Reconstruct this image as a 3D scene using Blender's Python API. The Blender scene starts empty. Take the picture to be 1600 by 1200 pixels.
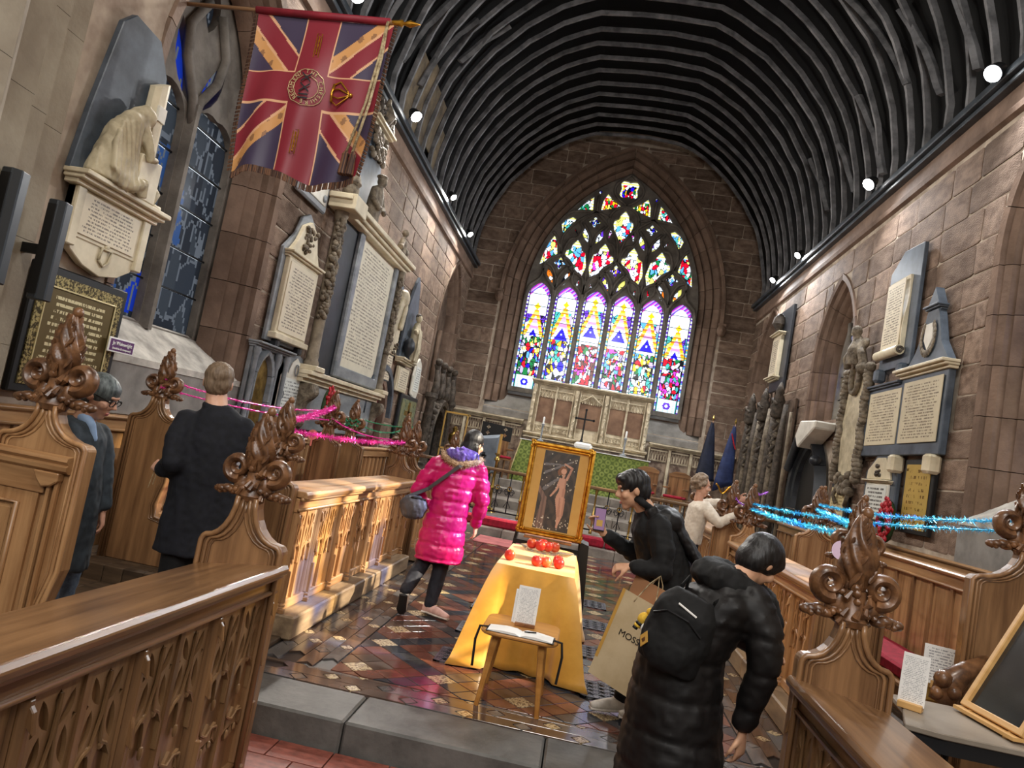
import bpy, bmesh, math, random
from math import pi, sin, cos, sqrt, atan2, acos, hypot, radians
from mathutils import Vector, Matrix, geometry
SC = bpy.context.scene
COL = SC.collection
# ---------------- camera (solved from the vanishing points; origin = chancel floor below the lens)
FPX, ROLL, VP, CAMH = 1150.0, radians(10.4), (110.0, 122.0), 1.55
rt = Vector((cos(ROLL), sin(ROLL))); upv = Vector((sin(ROLL), -cos(ROLL)))
va = VP[0]*rt.x + VP[1]*rt.y; vb = VP[0]*upv.x + VP[1]*upv.y
Zc = Vector((0, FPX, -vb)).normalized()
Yc = Vector((va, vb, FPX)); Yc = (Yc - Yc.dot(Zc)*Zc).normalized()
Xc = -Yc.cross(Zc)
def c2w(c): return Vector((Xc.dot(c), Yc.dot(c), Zc.dot(c)))
im_r = c2w(Vector((rt.x, upv.x, 0))); im_u = c2w(Vector((-rt.y, -upv.y, 0))); fwd = c2w(Vector((0, 0, 1)))
cd = bpy.data.cameras.new('camera'); cd.sensor_width = 36; cd.lens = FPX/1600*36; cd.clip_end = 200; cd.clip_start = .05
cam = bpy.data.objects.new('camera', cd); COL.objects.link(cam)
cam.matrix_world = Matrix(((im_r.x, im_u.x, -fwd.x, 0), (im_r.y, im_u.y, -fwd.y, 0), (im_r.z, im_u.z, -fwd.z, CAMH), (0, 0, 0, 1)))
SC.camera = cam
# ---------------- view, sky, sun, added fill lights
SC.view_settings.view_transform = 'Standard'; SC.view_settings.look = 'None'
SC.view_settings.gamma = 1; SC.view_settings.use_curve_mapping = False
SC.view_settings.exposure = 0.0
SC.cycles.max_bounces = 6; SC.cycles.diffuse_bounces = 3; SC.cycles.glossy_bounces = 3
SC.cycles.transparent_max_bounces = 12; SC.cycles.sample_clamp_indirect = 6
wd = bpy.data.worlds.new('sky'); SC.world = wd; wd.use_nodes = True
bg = wd.node_tree.nodes['Background']; bg.inputs[0].default_value = (.86, .93, 1, 1); bg.inputs[1].default_value = 2.3
def lamp(kind, name, loc, energy, color=(1, 1, 1), target=None, **kw):
    d = bpy.data.lights.new(name, kind); d.energy = energy; d.color = color
    for k, v in kw.items(): setattr(d, k, v)
    o = bpy.data.objects.new(name, d); COL.objects.link(o); o.location = loc
    if target is not None:
        o.rotation_euler = (Vector(target)-Vector(loc)).to_track_quat('-Z', 'Y').to_euler()
    return o
lamp('SUN', 'sun', (12, 5, 9), 16.0, (1, .93, .82), (12-8.3, 5-.05, 9-4.6), angle=.02)
# added area fills standing in for light from the unseen nave behind the camera
lamp('AREA', 'nave_fill', (0, -4.6, 6.5), 560, (1, .98, .95), (0, 8, 1.5), shape='RECTANGLE', size=6, size_y=4)  # added frontal fill, no window is built here
lamp('AREA', 'overhead_fill', (0, 1.0, 8.2), 260, (1, .93, .84), (0, 3.5, 0), shape='DISK', size=1.6)  # added overhead fill, no fitting hangs here
W, EY, ZC = 3.9, 19.8, 6.4     # half width of the chancel, east wall, cornice
# ---------------- helpers
def C(r, g, b):
    f = lambda c: (c/255/12.92) if c/255 <= .04045 else ((c/255+.055)/1.055)**2.4
    return (f(r), f(g), f(b), 1)
def mk(name, c1, c2=None, rough=.6, metal=0, scale=(6, 6, 6), detail=5, bump=0, bscale=None, rnd=0, spec=.4, lo=.35, hi=.65, sheen=0, coat=0, alpha=None):
    m = bpy.data.materials.new(name); m.use_nodes = True
    nt = m.node_tree; N = nt.nodes; L = nt.links; B = N['Principled BSDF']
    B.inputs['Roughness'].default_value = rough; B.inputs['Metallic'].default_value = metal
    B.inputs['Specular IOR Level'].default_value = spec
    if sheen: B.inputs['Sheen Weight'].default_value = sheen
    if coat: B.inputs['Coat Weight'].default_value = coat; B.inputs['Coat Roughness'].default_value = .12
    B.inputs['Base Color'].default_value = c1
    tc = N.new('ShaderNodeTexCoord')
    out = None
    if c2 or bump:
        mp = N.new('ShaderNodeMapping'); mp.inputs['Scale'].default_value = scale
        L.new(tc.outputs['Object'], mp.inputs[0])
        if rnd:
            oi = N.new('ShaderNodeObjectInfo'); mu = N.new('ShaderNodeVectorMath'); mu.operation = 'SCALE'
            cx = N.new('ShaderNodeCombineXYZ')
            for k in range(3): L.new(oi.outputs['Random'], cx.inputs[k])
            L.new(cx.outputs[0], mu.inputs[0]); mu.inputs['Scale'].default_value = 37.0
            ad = N.new('ShaderNodeVectorMath'); L.new(mp.outputs[0], ad.inputs[0]); L.new(mu.outputs[0], ad.inputs[1]); vec = ad.outputs[0]
        else: vec = mp.outputs[0]
        nz = N.new('ShaderNodeTexNoise'); nz.inputs['Scale'].default_value = 1; nz.inputs['Detail'].default_value = detail
        nz.inputs['Roughness'].default_value = .6
        L.new(vec, nz.inputs['Vector'])
        if c2:
            cr = N.new('ShaderNodeValToRGB'); cr.color_ramp.elements[0].color = c1; cr.color_ramp.elements[1].color = c2
            cr.color_ramp.elements[0].position = lo; cr.color_ramp.elements[1].position = hi
            L.new(nz.outputs['Fac'], cr.inputs[0]); out = cr.outputs[0]
        if bump:
            bp = N.new('ShaderNodeBump'); bp.inputs['Strength'].default_value = bump; bp.inputs['Distance'].default_value = .02
            if bscale:
                n2 = N.new('ShaderNodeTexNoise'); n2.inputs['Scale'].default_value = bscale; n2.inputs['Detail'].default_value = 4
                L.new(tc.outputs['Object'], n2.inputs['Vector']); L.new(n2.outputs['Fac'], bp.inputs['Height'])
            else: L.new(nz.outputs['Fac'], bp.inputs['Height'])
            L.new(bp.outputs[0], B.inputs['Normal'])
    if rnd:
        oi = N.new('ShaderNodeObjectInfo'); mr = N.new('ShaderNodeMapRange')
        mr.inputs['To Min'].default_value = 1-rnd; mr.inputs['To Max'].default_value = 1+rnd
        L.new(oi.outputs['Random'], mr.inputs['Value'])
        hs = N.new('ShaderNodeHueSaturation'); L.new(mr.outputs[0], hs.inputs['Value'])
        if out: L.new(out, hs.inputs['Color'])
        else: hs.inputs['Color'].default_value = c1
        out = hs.outputs[0]
    if out: L.new(out, B.inputs['Base Color'])
    return m
def emit(name, col, s):
    m = bpy.data.materials.new(name); m.use_nodes = True; B = m.node_tree.nodes['Principled BSDF']
    B.inputs['Base Color'].default_value = col; B.inputs['Emission Color'].default_value = col; B.inputs['Emission Strength'].default_value = s
    return m
def inscr(name, base, ink, rows=26.0, cols=60.0, rough=.5, metal=0, margin=None, bump=.0, x0=-.5, x1=.5, z0=0., z1=1., thr=.47):
    """stone or paper with rows of small illegible lettering; x0..z1 = lettered area in object space"""
    m = mk(name, base, tuple(c*.86 for c in base[:3])+(1,), rough=rough, metal=metal, scale=(3, 3, 3))
    nt = m.node_tree; N = nt.nodes; L = nt.links; B = N['Principled BSDF']
    src = B.inputs['Base Color'].links[0].from_socket
    tc = N.new('ShaderNodeTexCoord'); sp = N.new('ShaderNodeSeparateXYZ'); L.new(tc.outputs['Object'], sp.inputs[0])
    def M(op, a, b=None, c=None):
        n = N.new('ShaderNodeMath'); n.operation = op
        for i, x in enumerate((a, b, c)):
            if x is None: continue
            if isinstance(x, (int, float)): n.inputs[i].default_value = x
            else: L.new(x, n.inputs[i])
        return n.outputs[0]
    zr = M('MULTIPLY', M('SUBTRACT', sp.outputs['Z'], z0), rows/(z1-z0))
    row = M('FLOOR', zr); fr = M('FRACT', zr)
    band = M('MULTIPLY', M('GREATER_THAN', fr, .3), M('LESS_THAN', fr, .78))
    cx = N.new('ShaderNodeCombineXYZ'); L.new(M('MULTIPLY', sp.outputs['X'], cols/(x1-x0)), cx.inputs[0]); L.new(M('MULTIPLY', row, 7.31), cx.inputs[1])
    L.new(M('MULTIPLY', fr, .8), cx.inputs[2])
    nz = N.new('ShaderNodeTexNoise'); nz.inputs['Scale'].default_value = 1; nz.inputs['Detail'].default_value = 2; L.new(cx.outputs[0], nz.inputs['Vector'])
    ink_f = M('GREATER_THAN', nz.outputs['Fac'], thr)
    # ragged row ends
    c2 = N.new('ShaderNodeCombineXYZ'); L.new(M('MULTIPLY', row, 3.7), c2.inputs[0])
    wn = N.new('ShaderNodeTexWhiteNoise'); L.new(c2.outputs[0], wn.inputs['Vector'])
    hw = M('MULTIPLY', M('ADD', M('MULTIPLY', wn.outputs['Value'], .22), .78), (x1-x0)/2)
    inx = M('LESS_THAN', M('ABSOLUTE', M('SUBTRACT', sp.outputs['X'], (x0+x1)/2)), hw)
    inz = M('MULTIPLY', M('GREATER_THAN', sp.outputs['Z'], z0), M('LESS_THAN', sp.outputs['Z'], z1))
    f = M('MULTIPLY', M('MULTIPLY', band, ink_f), M('MULTIPLY', inx, inz))
    mx = N.new('ShaderNodeMix'); mx.data_type = 'RGBA'; L.new(f, mx.inputs['Factor']); L.new(src, mx.inputs['A']); mx.inputs['B'].default_value = ink
    L.new(mx.outputs['Result'], B.inputs['Base Color'])
    return m
def arch_c(hw, h): c = (h*h-hw*hw)/(2*hw); return c, hw+c
def archpath(hw, zs, za, z0, n=14, off=0.):
    """right half of a pointed opening, bottom to apex: [(x,z,nx,nz)]"""
    c, R = arch_c(hw, za-zs); out = []
    k = max(2, int((zs-z0)/.4)+1)
    for i in range(k): out.append((hw+off, z0+(zs-z0)*i/k, 1, 0))
    th = acos(max(-1, min(1, c/R)))
    for i in range(n+1):
        t = th*i/n; out.append((max(0, -c+(R+off)*cos(t)), zs+(R+off)*sin(t), cos(t), sin(t)))
    return out
def archpoly(hw, zs, za, z0, n=12, cx=0., off=0.):
    r = archpath(hw, zs, za, z0, n, off)
    if off: r[-1] = (0, zs+sqrt(max(0, (arch_c(hw, za-zs)[1]+off)**2-arch_c(hw, za-zs)[0]**2)), 0, 1)
    return [(cx+p[0], p[1]) for p in r] + [(cx-p[0], p[1]) for p in r[::-1][1:]]
class MB:
    def __init__(s): s.v = []; s.f = []; s.mi = []; s.m = 0
    def add(s, vs, fs):
        o = len(s.v); s.v += [tuple(v) for v in vs]
        for f in fs: s.f.append([o+i for i in f]); s.mi.append(s.m)
        return s
    def box(s, x0, x1, y0, y1, z0, z1):
        return s.add([(x, y, z) for z in (z0, z1) for y in (y0, y1) for x in (x0, x1)],
                     [(0, 2, 3, 1), (4, 5, 7, 6), (0, 1, 5, 4), (2, 6, 7, 3), (0, 4, 6, 2), (1, 3, 7, 5)])
    def prism(s, poly, a0, a1, axis='y'):
        n = len(poly); P = {'y': lambda p, a: (p[0], a, p[1]), 'x': lambda p, a: (a, p[0], p[1]), 'z': lambda p, a: (p[0], p[1], a)}[axis]
        return s.add([P(p, a0) for p in poly]+[P(p, a1) for p in poly],
                     [list(range(n))[::-1], list(range(n, 2*n))]+[(i, (i+1) % n, n+(i+1) % n, n+i) for i in range(n)])
    def holed(s, outer, holes, y0, y1, back=True):
        """plate in x/z with holes, between depths y0 (front) and y1"""
        loops = [[Vector((p[0], p[1], 0)) for p in l] for l in [outer]+holes]
        tris = geometry.tessellate_polygon(loops); flat = [p for l in loops for p in l]; n = len(flat)
        s.add([(p.x, y0, p.y) for p in flat]+[(p.x, y1, p.y) for p in flat], list(tris)+([[n+i for i in t[::-1]] for t in tris] if back else []))
        b = len(s.v)-2*n; k = 0
        for l in loops:
            m = len(l)
            for i in range(m): s.f.append([b+k+i, b+k+(i+1) % m, b+n+k+(i+1) % m, b+n+k+i]); s.mi.append(s.m)
            k += m
        return s
    def tube(s, pts, r, n=8, cap=True, ref=None, closed=False):
        pts = [Vector(p) for p in pts]; m = len(pts); vs = []; ref0 = Vector(ref) if ref else None
        last = None
        for i, p in enumerate(pts):
            a = pts[(i-1) % m] if (closed or i > 0) else p; b = pts[(i+1) % m] if (closed or i < m-1) else p
            t = (b-a); t = t.normalized() if t.length > 1e-9 else Vector((0, 0, 1))
            rf = ref0 or last or (Vector((0, 0, 1)) if abs(t.z) < .9 else Vector((1, 0, 0)))
            u = rf-rf.dot(t)*t
            if u.length < 1e-5: u = t.orthogonal()
            u.normalize(); w = t.cross(u)
            if not ref0: last = u
            ri = r[i] if isinstance(r, (list, tuple)) else r
            ra, rb = ri if isinstance(ri, (tuple, list)) else (ri, ri)
            for k in range(n): th = 2*pi*k/n; vs.append(p+u*ra*cos(th)+w*rb*sin(th))
        fs = []
        for i in range(m if closed else m-1):
            j = (i+1) % m
            for k in range(n): fs.append((i*n+k, i*n+(k+1) % n, j*n+(k+1) % n, j*n+k))
        if cap and not closed: fs += [list(range(n))[::-1], list(range((m-1)*n, m*n))]
        return s.add(vs, fs)
    def lathe(s, prof, cx=0, cy=0, z0=0, n=14, sq=None):
        vs = []; fs = []; m = len(prof)
        for (r, z) in prof:
            for k in range(n): th = 2*pi*(k+.5)/n; vs.append((cx+r*cos(th), cy+r*sin(th)*(sq or 1), z0+z))
        for i in range(m-1):
            for k in range(n): fs.append((i*n+k, i*n+(k+1) % n, (i+1)*n+(k+1) % n, (i+1)*n+k))
        fs += [list(range(n))[::-1], list(range((m-1)*n, m*n))]
        return s.add(vs, fs)
    def ball(s, c, r, nu=10, nv=7, rot=None):
        r = r if isinstance(r, (tuple, list)) else (r, r, r); vs = []; fs = []; c = Vector(c)
        for i in range(nv+1):
            ph = pi*i/nv
            for k in range(nu):
                th = 2*pi*k/nu; p = Vector((r[0]*sin(ph)*cos(th), r[1]*sin(ph)*sin(th), r[2]*cos(ph)))
                if rot is not None: p = rot @ p
                vs.append(c+p)
        for i in range(nv):
            for k in range(nu): fs.append((i*nu+k, i*nu+(k+1) % nu, (i+1)*nu+(k+1) % nu, (i+1)*nu+k))
        return s.add(vs, fs)
    def arc(s, hw, zs, za, z0, prof, half, t0, t1, n=5, y=0.):
        """piece of an arch moulding: prof=[(offset,depth)], depth towards -y"""
        P = archpath(hw, zs, za, z0, 16)
        c, R = arch_c(hw, za-zs); cum = [0]
        for a, b in zip(P, P[1:]): cum.append(cum[-1]+hypot(b[0]-a[0], b[1]-a[1]))
        T = cum[-1]; Lj = zs-z0; rows = []
        for i in range(n+1):
            d = T*(t0+(t1-t0)*i/n); row = []
            for (o, dp) in prof:
                if d <= Lj: x, z = hw+o, z0+d
                else:
                    th = (d-Lj)/R; th1 = acos(min(1, max(-1, c/(R+o)))); th0 = acos(max(-1, min(1, c/R)))
                    th = th*th1/th0; x, z = -c+(R+o)*cos(th), zs+(R+o)*sin(th)
                row.append((half*x, y-dp, z))
            rows.append(row)
        k = len(prof); vs = [p for r in rows for p in r]; fs = []
        for i in range(n):
            for j in range(k-1): fs.append((i*k+j, i*k+j+1, (i+1)*k+j+1, (i+1)*k+j))
        fs += [list(range(k)), list(range(n*k, (n+1)*k))[::-1]]
        return s.add(vs, fs)
    def build(s, name, mat, parent=None, smooth=None, bevel=0, loc=None, rot=None, kind=None):
        me = bpy.data.meshes.new(name); me.from_pydata(s.v, [], s.f)
        mats = mat if isinstance(mat, (list, tuple)) else [mat]
        for m in mats: me.materials.append(MAT[m] if isinstance(m, str) else m)
        if len(mats) > 1: me.polygons.foreach_set('material_index', s.mi)
        bm = bmesh.new(); bm.from_mesh(me); bmesh.ops.recalc_face_normals(bm, faces=bm.faces); bm.to_mesh(me); bm.free()
        if smooth:
            me.polygons.foreach_set('use_smooth', [True]*len(me.polygons))
            if smooth is not True: me.set_sharp_from_angle(angle=radians(smooth))
        o = bpy.data.objects.new(name, me); COL.objects.link(o)
        if parent: o.parent = parent
        if loc: o.location = loc
        if rot: o.rotation_euler = rot
        if bevel:
            b = o.modifiers.new('bevel', 'BEVEL'); b.width = bevel; b.segments = 1; b.limit_method = 'ANGLE'
        if kind: o['kind'] = kind
        return o
def tag(o, label=None, cat=None, group=None, kind=None):
    if label: o['label'] = label
    if cat: o['category'] = cat
    if group: o['group'] = group
    if kind: o['kind'] = kind
    return o
def thing(name, label, cat, loc=(0, 0, 0), rz=0, group=None):
    o = bpy.data.objects.new(name, None); COL.objects.link(o); o.empty_display_size = .1
    o.location = loc; o.rotation_euler = (0, 0, rz); return tag(o, label, cat, group)
def inst(src, parent=None, loc=None, rot=None, scale=None, name=None):
    o = src.copy(); COL.objects.link(o); o.parent = parent
    if name: o.name = name
    if loc is not None: o.location = loc
    if rot is not None: o.rotation_euler = rot
    if scale is not None: o.scale = scale
    return o
def copytree(o, parent=None):
    c = o.copy(); COL.objects.link(c); c.parent = parent
    for ch in list(o.children): copytree(ch, c)
    return c
LROT, RROT = pi/2, -pi/2
def onL(u, v): return (-W+.042, u, v), LROT      # on the left wall: u = world y
def onR(u, v): return (W-.042, u, v), RROT
def txt(s, name, size, mat, parent, loc, rot=(pi/2, 0, 0), ext=.002, align='CENTER', sx=1):
    cu = bpy.data.curves.new(name, 'FONT'); cu.body = s; cu.size = size; cu.extrude = ext; cu.align_x = align; cu.align_y = 'CENTER'
    t = bpy.data.objects.new(name, cu); me = evaluated(t); bpy.data.objects.remove(t); bpy.data.curves.remove(cu)
    me.materials.clear(); me.materials.append(MAT[mat] if isinstance(mat, str) else mat)
    o = bpy.data.objects.new(name, me); COL.objects.link(o); o.parent = parent; o.location = loc; o.rotation_euler = rot; o.scale = (sx, 1, 1)
    return o
TS = bpy.data.scenes.new('workbench')    # scratch scene: modifiers and text are evaluated here, apart from the big one
def evaluated(o):
    TS.collection.objects.link(o)
    with bpy.context.temp_override(scene=TS, view_layer=TS.view_layers[0]):
        dg = bpy.context.evaluated_depsgraph_get(); dg.update(); return bpy.data.meshes.new_from_object(o.evaluated_get(dg))
RN = random.Random(7)
MAT = {}
def reg(k, *a, **kw): MAT[k] = mk(k, *a, **kw); return MAT[k]
reg('stone', C(138, 118, 103), C(100, 82, 70), rough=.85, scale=(3, 3, 3), bump=.5, bscale=26, rnd=.28, spec=.15)
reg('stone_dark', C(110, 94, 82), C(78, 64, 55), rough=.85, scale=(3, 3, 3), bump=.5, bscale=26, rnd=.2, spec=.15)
reg('stone_smooth', C(134, 112, 97), C(100, 82, 70), rough=.8, scale=(2, 2, 2), bump=.2, bscale=30, rnd=.12, spec=.2)
reg('stone_pier', C(160, 150, 132), C(134, 122, 106), rough=.75, scale=(2, 2, 2), bump=.15, bscale=30, spec=.2)
reg('tracery', C(128, 122, 114), C(92, 87, 81), rough=.8, scale=(3, 3, 3), bump=.2, bscale=20, spec=.2)
reg('mortar', C(196, 182, 164), C(150, 136, 122), rough=.9, scale=(4, 4, 4), spec=.1)
reg('plaster', C(150, 146, 140), C(118, 114, 110), rough=.85, scale=(3, 3, 3), bump=.15, bscale=12, spec=.2)
reg('sill', C(205, 200, 190), C(150, 145, 138), rough=.75, scale=(4, 4, 4), bump=.2, bscale=15, spec=.2)
reg('roof', C(11, 11, 11), C(6, 6, 6), rough=.8, scale=(2, 6, 2), spec=.2)
reg('rib', C(136, 136, 138), C(84, 84, 86), rough=.6, scale=(4, 4, 4), bump=.3, bscale=10, rnd=.2, spec=.35)
reg('roofboard', C(120, 104, 78), C(70, 58, 42), rough=.7, scale=(3, 3, 3), rnd=.2)
reg('beam', C(70, 78, 86), C(40, 45, 50), rough=.4, scale=(3, 3, 3), spec=.5)
reg('black', C(14, 14, 15), rough=.5)
reg('blackgloss', C(12, 12, 13), rough=.2, spec=.6)
reg('iron', C(46, 47, 50), C(28, 28, 31), rough=.4, metal=.6, scale=(9, 9, 9))
reg('lead', C(26, 27, 30), rough=.5, metal=.5)
for ax, sc in (('x', (1.2, 16, 16)), ('y', (16, 1.2, 16)), ('z', (16, 16, 1.2))):
    reg('wood_'+ax, C(184, 142, 98), C(136, 96, 60), rough=.38, scale=sc, detail=6, bump=.06, rnd=.1, spec=.5, coat=.25)
    reg('wood_dark_'+ax, C(150, 112, 76), C(102, 72, 47), rough=.3, scale=sc, detail=6, bump=.06, rnd=.1, spec=.5, coat=.3)
reg('carved', C(132, 92, 60), C(70, 44, 27), rough=.35, scale=(14, 14, 14), bump=.2, spec=.5, coat=.2)
reg('carved_light', C(160, 108, 64), C(112, 70, 38), rough=.4, scale=(14, 14, 14), bump=.15, spec=.4)
reg('plank', C(92, 74, 56), C(60, 47, 35), rough=.6, scale=(2, 14, 14), rnd=.15)
reg('marble', C(226, 214, 186), C(190, 178, 150), rough=.45, scale=(3, 3, 3), spec=.4)
reg('marble_white', C(232, 228, 216), C(200, 196, 184), rough=.45, scale=(3, 3, 3))
reg('marble_fig', C(206, 194, 164), C(160, 148, 122), rough=.5, scale=(6, 6, 6), bump=.1)
reg('marble_grey', C(150, 154, 158), C(104, 110, 116), rough=.35, scale=(2, 2, 5))
reg('slate', C(94, 104, 116), C(48, 55, 64), rough=.4, scale=(4, 4, 4), lo=.3, hi=.75)
reg('slate_dark', C(44, 48, 54), C(26, 28, 32), rough=.4, scale=(4, 4, 4))
reg('carved_stone', C(136, 124, 106), C(76, 66, 54), rough=.7, scale=(12, 12, 12), bump=.5, bscale=40)
reg('carved_dark', C(92, 82, 72), C(48, 42, 36), rough=.7, scale=(12, 12, 12), bump=.5, bscale=40)
reg('brass', C(190, 160, 92), C(120, 94, 44), rough=.28, metal=.9, scale=(7, 7, 7))
reg('brass_dark', C(96, 82, 52), C(66, 54, 32), rough=.35, metal=.5, scale=(5, 5, 5))
reg('brass_letter', C(214, 200, 150), rough=.35, metal=.4)
reg('gold', C(222, 170, 66), C(170, 112, 30), rough=.3, metal=.85, scale=(20, 20, 20), bump=.1)
reg('gold_mat', C(196, 158, 84), C(184, 142, 70), rough=.6, scale=(3, 3, 3))
reg('white', C(236, 236, 232), rough=.5)
reg('paper', C(232, 230, 226), rough=.7)
reg('red_cushion', C(158, 18, 46), C(124, 10, 32), rough=.85, scale=(20, 20, 20))
reg('curtain', C(96, 20, 24), C(70, 12, 16), rough=.9, scale=(6, 6, 1))
# ---------------- the shell: walls, roof, floor
def solid_wall(name, outer, holes, loc, rz, thick=.8):
    m = MB(); m.holed(outer, holes, 0, thick); o = m.build(name, 'mortar', loc=loc, rot=(0, 0, rz)); o['kind'] = 'structure'; return o
def block_mesh(i):
    r = random.Random(i); m = MB(); m.box(-.5, .5, -.5, .5, -.5, .5)
    me = bpy.data.meshes.new('stone'); bm = bmesh.new()
    tmp = bpy.data.meshes.new('t'); tmp.from_pydata(m.v, [], m.f); bm.from_mesh(tmp)
    bmesh.ops.recalc_face_normals(bm, faces=bm.faces)
    for v in bm.verts: v.co += Vector((r.uniform(-.015, .015), 0, r.uniform(-.03, .03)))
    bmesh.ops.bevel(bm, geom=list(bm.edges), offset=.05, segments=1, affect='EDGES')
    bm.to_mesh(me); bm.free(); me.materials.append(MAT['stone']); return me
BLK = [block_mesh(i) for i in range(4)]
def hole_iv(h, z):
    """interval covered by a hole (cx,hw,zs,za,z0,off) at height z"""
    cx, hw, zs, za, z0, off = h
    if z < z0-off*.3: return None
    if z <= zs: return (cx-hw-off, cx+hw+off)
    c, R = arch_c(hw, za-zs); d = (R+off)**2-(z-zs)**2
    if d <= c*c: return None
    x = -c+sqrt(d); return (cx-x, cx+x)
def stones(wall, u0, u1, v0, v1, h, holes, rects=(), seed=1, wmin=.42, wmax=.85, umax=None, limit=300):
    r = random.Random(seed); v = v0; n = 0; rows = []
    while v < v1-.08:
        hh = min(h*r.uniform(.82, 1.18), v1-v); zm = v+hh/2; segs = [(u0, u1)] if not umax else [(max(u0, -umax(zm)), min(u1, umax(zm)))]
        cuts = [hole_iv(q, zm) for q in holes]+[(a, b) for (a, b, c, d) in rects if c < zm < d]
        for c in cuts:
            if not c: continue
            ns = []
            for (a, b) in segs:
                if c[1] <= a or c[0] >= b: ns.append((a, b)); continue
                if c[0]-a > .05: ns.append((a, c[0]))
                if b-c[1] > .05: ns.append((c[1], b))
            segs = ns
        for (a, b) in segs:
            x = a
            while x < b-.02:
                w = r.uniform(wmin, wmax)
                if b-(x+w) < .25: w = b-x
                g = .018; d = r.uniform(.002, .012)
                o = bpy.data.objects.new('stone', r.choice(BLK)); COL.objects.link(o); o.parent = wall
                o.location = (x+w/2, .025-d, v+hh/2); o.scale = (w-g, .06, hh-g); n += 1
                x += w
        v += hh
    return n
def moulded(parent, hw, zs, za, z0, rings, cx=0, mat='stone_smooth', seg=.45, name='jamb_stone', y=0.):
    """stepped mouldings round an opening, cut into single stones"""
    c, R = arch_c(hw, za-zs); T = (zs-z0)+R*acos(c/R)
    for prof in rings:
        k = max(3, round(T/seg))
        for half in (1, -1):
            for i in range(k):
                g = .004/T
                MB().arc(hw, zs, za, z0, prof, half, i/k+g, (i+1)/k-g, 4, y).build(name, mat, parent, loc=(cx, 0, 0), smooth=35)
# left wall (local x = world y)
LW1 = (6.57, .95, 4.1, 5.65, 1.72, .32)
LDOOR = (12.95, .62, 1.75, 2.35, -.2, 0)
LBL = (18.0, 1.2, 4.0, 5.85, 2.75, .06)
hl = [archpoly(h[1], h[2], h[3], h[4], 12, h[0], h[5]) for h in (LW1, LDOOR, LBL)]
wall_l = solid_wall('wall_left', [(-5.5, -.35), (EY, -.35), (EY, 6.7), (-5.5, 6.7)], hl, (-W, 0, 0), LROT)
nl = stones(wall_l, 4.3, EY, 1.28, 5.98, .36, [LW1[:5]+(.34,), LDOOR[:5]+(.12,), LBL[:5]+(.15,)],
            [(4.3, 5.45, 0, 6), (5.3, 7.85, 0, 1.75), (10.3, 12.5, 2.25, 4.4), (9.7, 12.6, 1.2, 2.2)], 3, .5, .98)
# right wall (local x = -world y)
RW1 = (-6.4, 1.28, 4.4, 5.75, 1.68, .33); RW2 = (-13.0, .76, 3.95, 5.22, 2.95, .33); RBL = (-17.9, 1.25, 3.95, 5.9, 1.2, .06)
hr = [archpoly(h[1], h[2], h[3], h[4], 12, h[0], h[5]) for h in (RW1, RW2, RBL)]
wall_r = solid_wall('wall_right', [(-EY, -.35), (5.5, -.35), (5.5, 6.7), (-EY, 6.7)], hr, (W, 0, 0), RROT)
nr = stones(wall_r, -EY, -5.0, 1.28, 5.98, .36, [RW1[:5]+(.35,), RW2[:5]+(.35,), RBL[:5]+(.15,)],
            [(-9.8, -8.45, 2.6, 3.2), (-14, -12.2, 1.0, 2.7)], 5, .5, .98)
# east wall
EW = (0, 2.35, 5.9, 9.62, 2.62, 0)
c_, R_ = arch_c(2.35, 9.62-5.9)
EWo = (0, 2.9, 5.9, 5.9+sqrt((R_+.55)**2-c_**2), 2.62, 0)
wall_e = solid_wall('wall_back', [(-W-.2, -.35), (W+.2, -.35), (W+.2, 11.3), (-W-.2, 11.3)], [archpoly(*EWo[1:5], 14)], (0, EY, 0), 0)
ne = stones(wall_e, -W, W, 2.45, 10.4, .37, [EWo[:5]+(.12,)], [(-1.6, 1.6, 2.4, 2.9)], 9, .45, .95,
            umax=lambda z: W if z < 6.4 else sqrt(max(.01, 4.16**2-(z-6.45)**2)))
moulded(wall_e, 2.35, 5.9, 9.62, 2.75, [[(.0, -.34), (.05, -.22), (.17, -.16), (.2, -.2)], [(.2, -.22), (.23, -.1), (.36, -.05), (.4, -.1)],
        [(.39, -.12), (.42, .0), (.54, .035), (.6, .01), (.6, -.05)]], seg=.5)
moulded(wall_e, 2.35, 5.9, 9.62, 5.7, [[(.6, .0), (.62, .075), (.69, .08), (.72, .0)]], seg=.6, name='hood_stone')
for s in (-1, 1):
    MB().ball((s*3.02, -.1, 5.62), (.13, .11, .16), 10, 8).ball((s*3.02, -.2, 5.6), (.05, .05, .06)).box(s*3.02-.1, s*3.02+.1, -.12, .02, 5.74, 5.82).build('label_stop', 'stone_smooth', wall_e, smooth=50)
m = MB(); m.add([(-2.9, -.04, 2.55), (2.9, -.04, 2.55), (2.9, .5, 3.2), (-2.9, .5, 3.2), (-2.9, -.04, 2.4), (2.9, -.04, 2.4), (2.9, .5, 2.4), (-2.9, .5, 2.4)],
                [(0, 1, 2, 3), (4, 5, 1, 0), (5, 6, 2, 1), (6, 7, 3, 2), (7, 4, 0, 3), (4, 7, 6, 5)])
o = m.build('sill', 'plaster', wall_e)
# west end of the nave behind the camera
o = MB().box(-6, 6, -.1, .1, -.35, 11).build('wall_front', 'plaster', loc=(0, -5.6, 0)); o['kind'] = 'structure'
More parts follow.
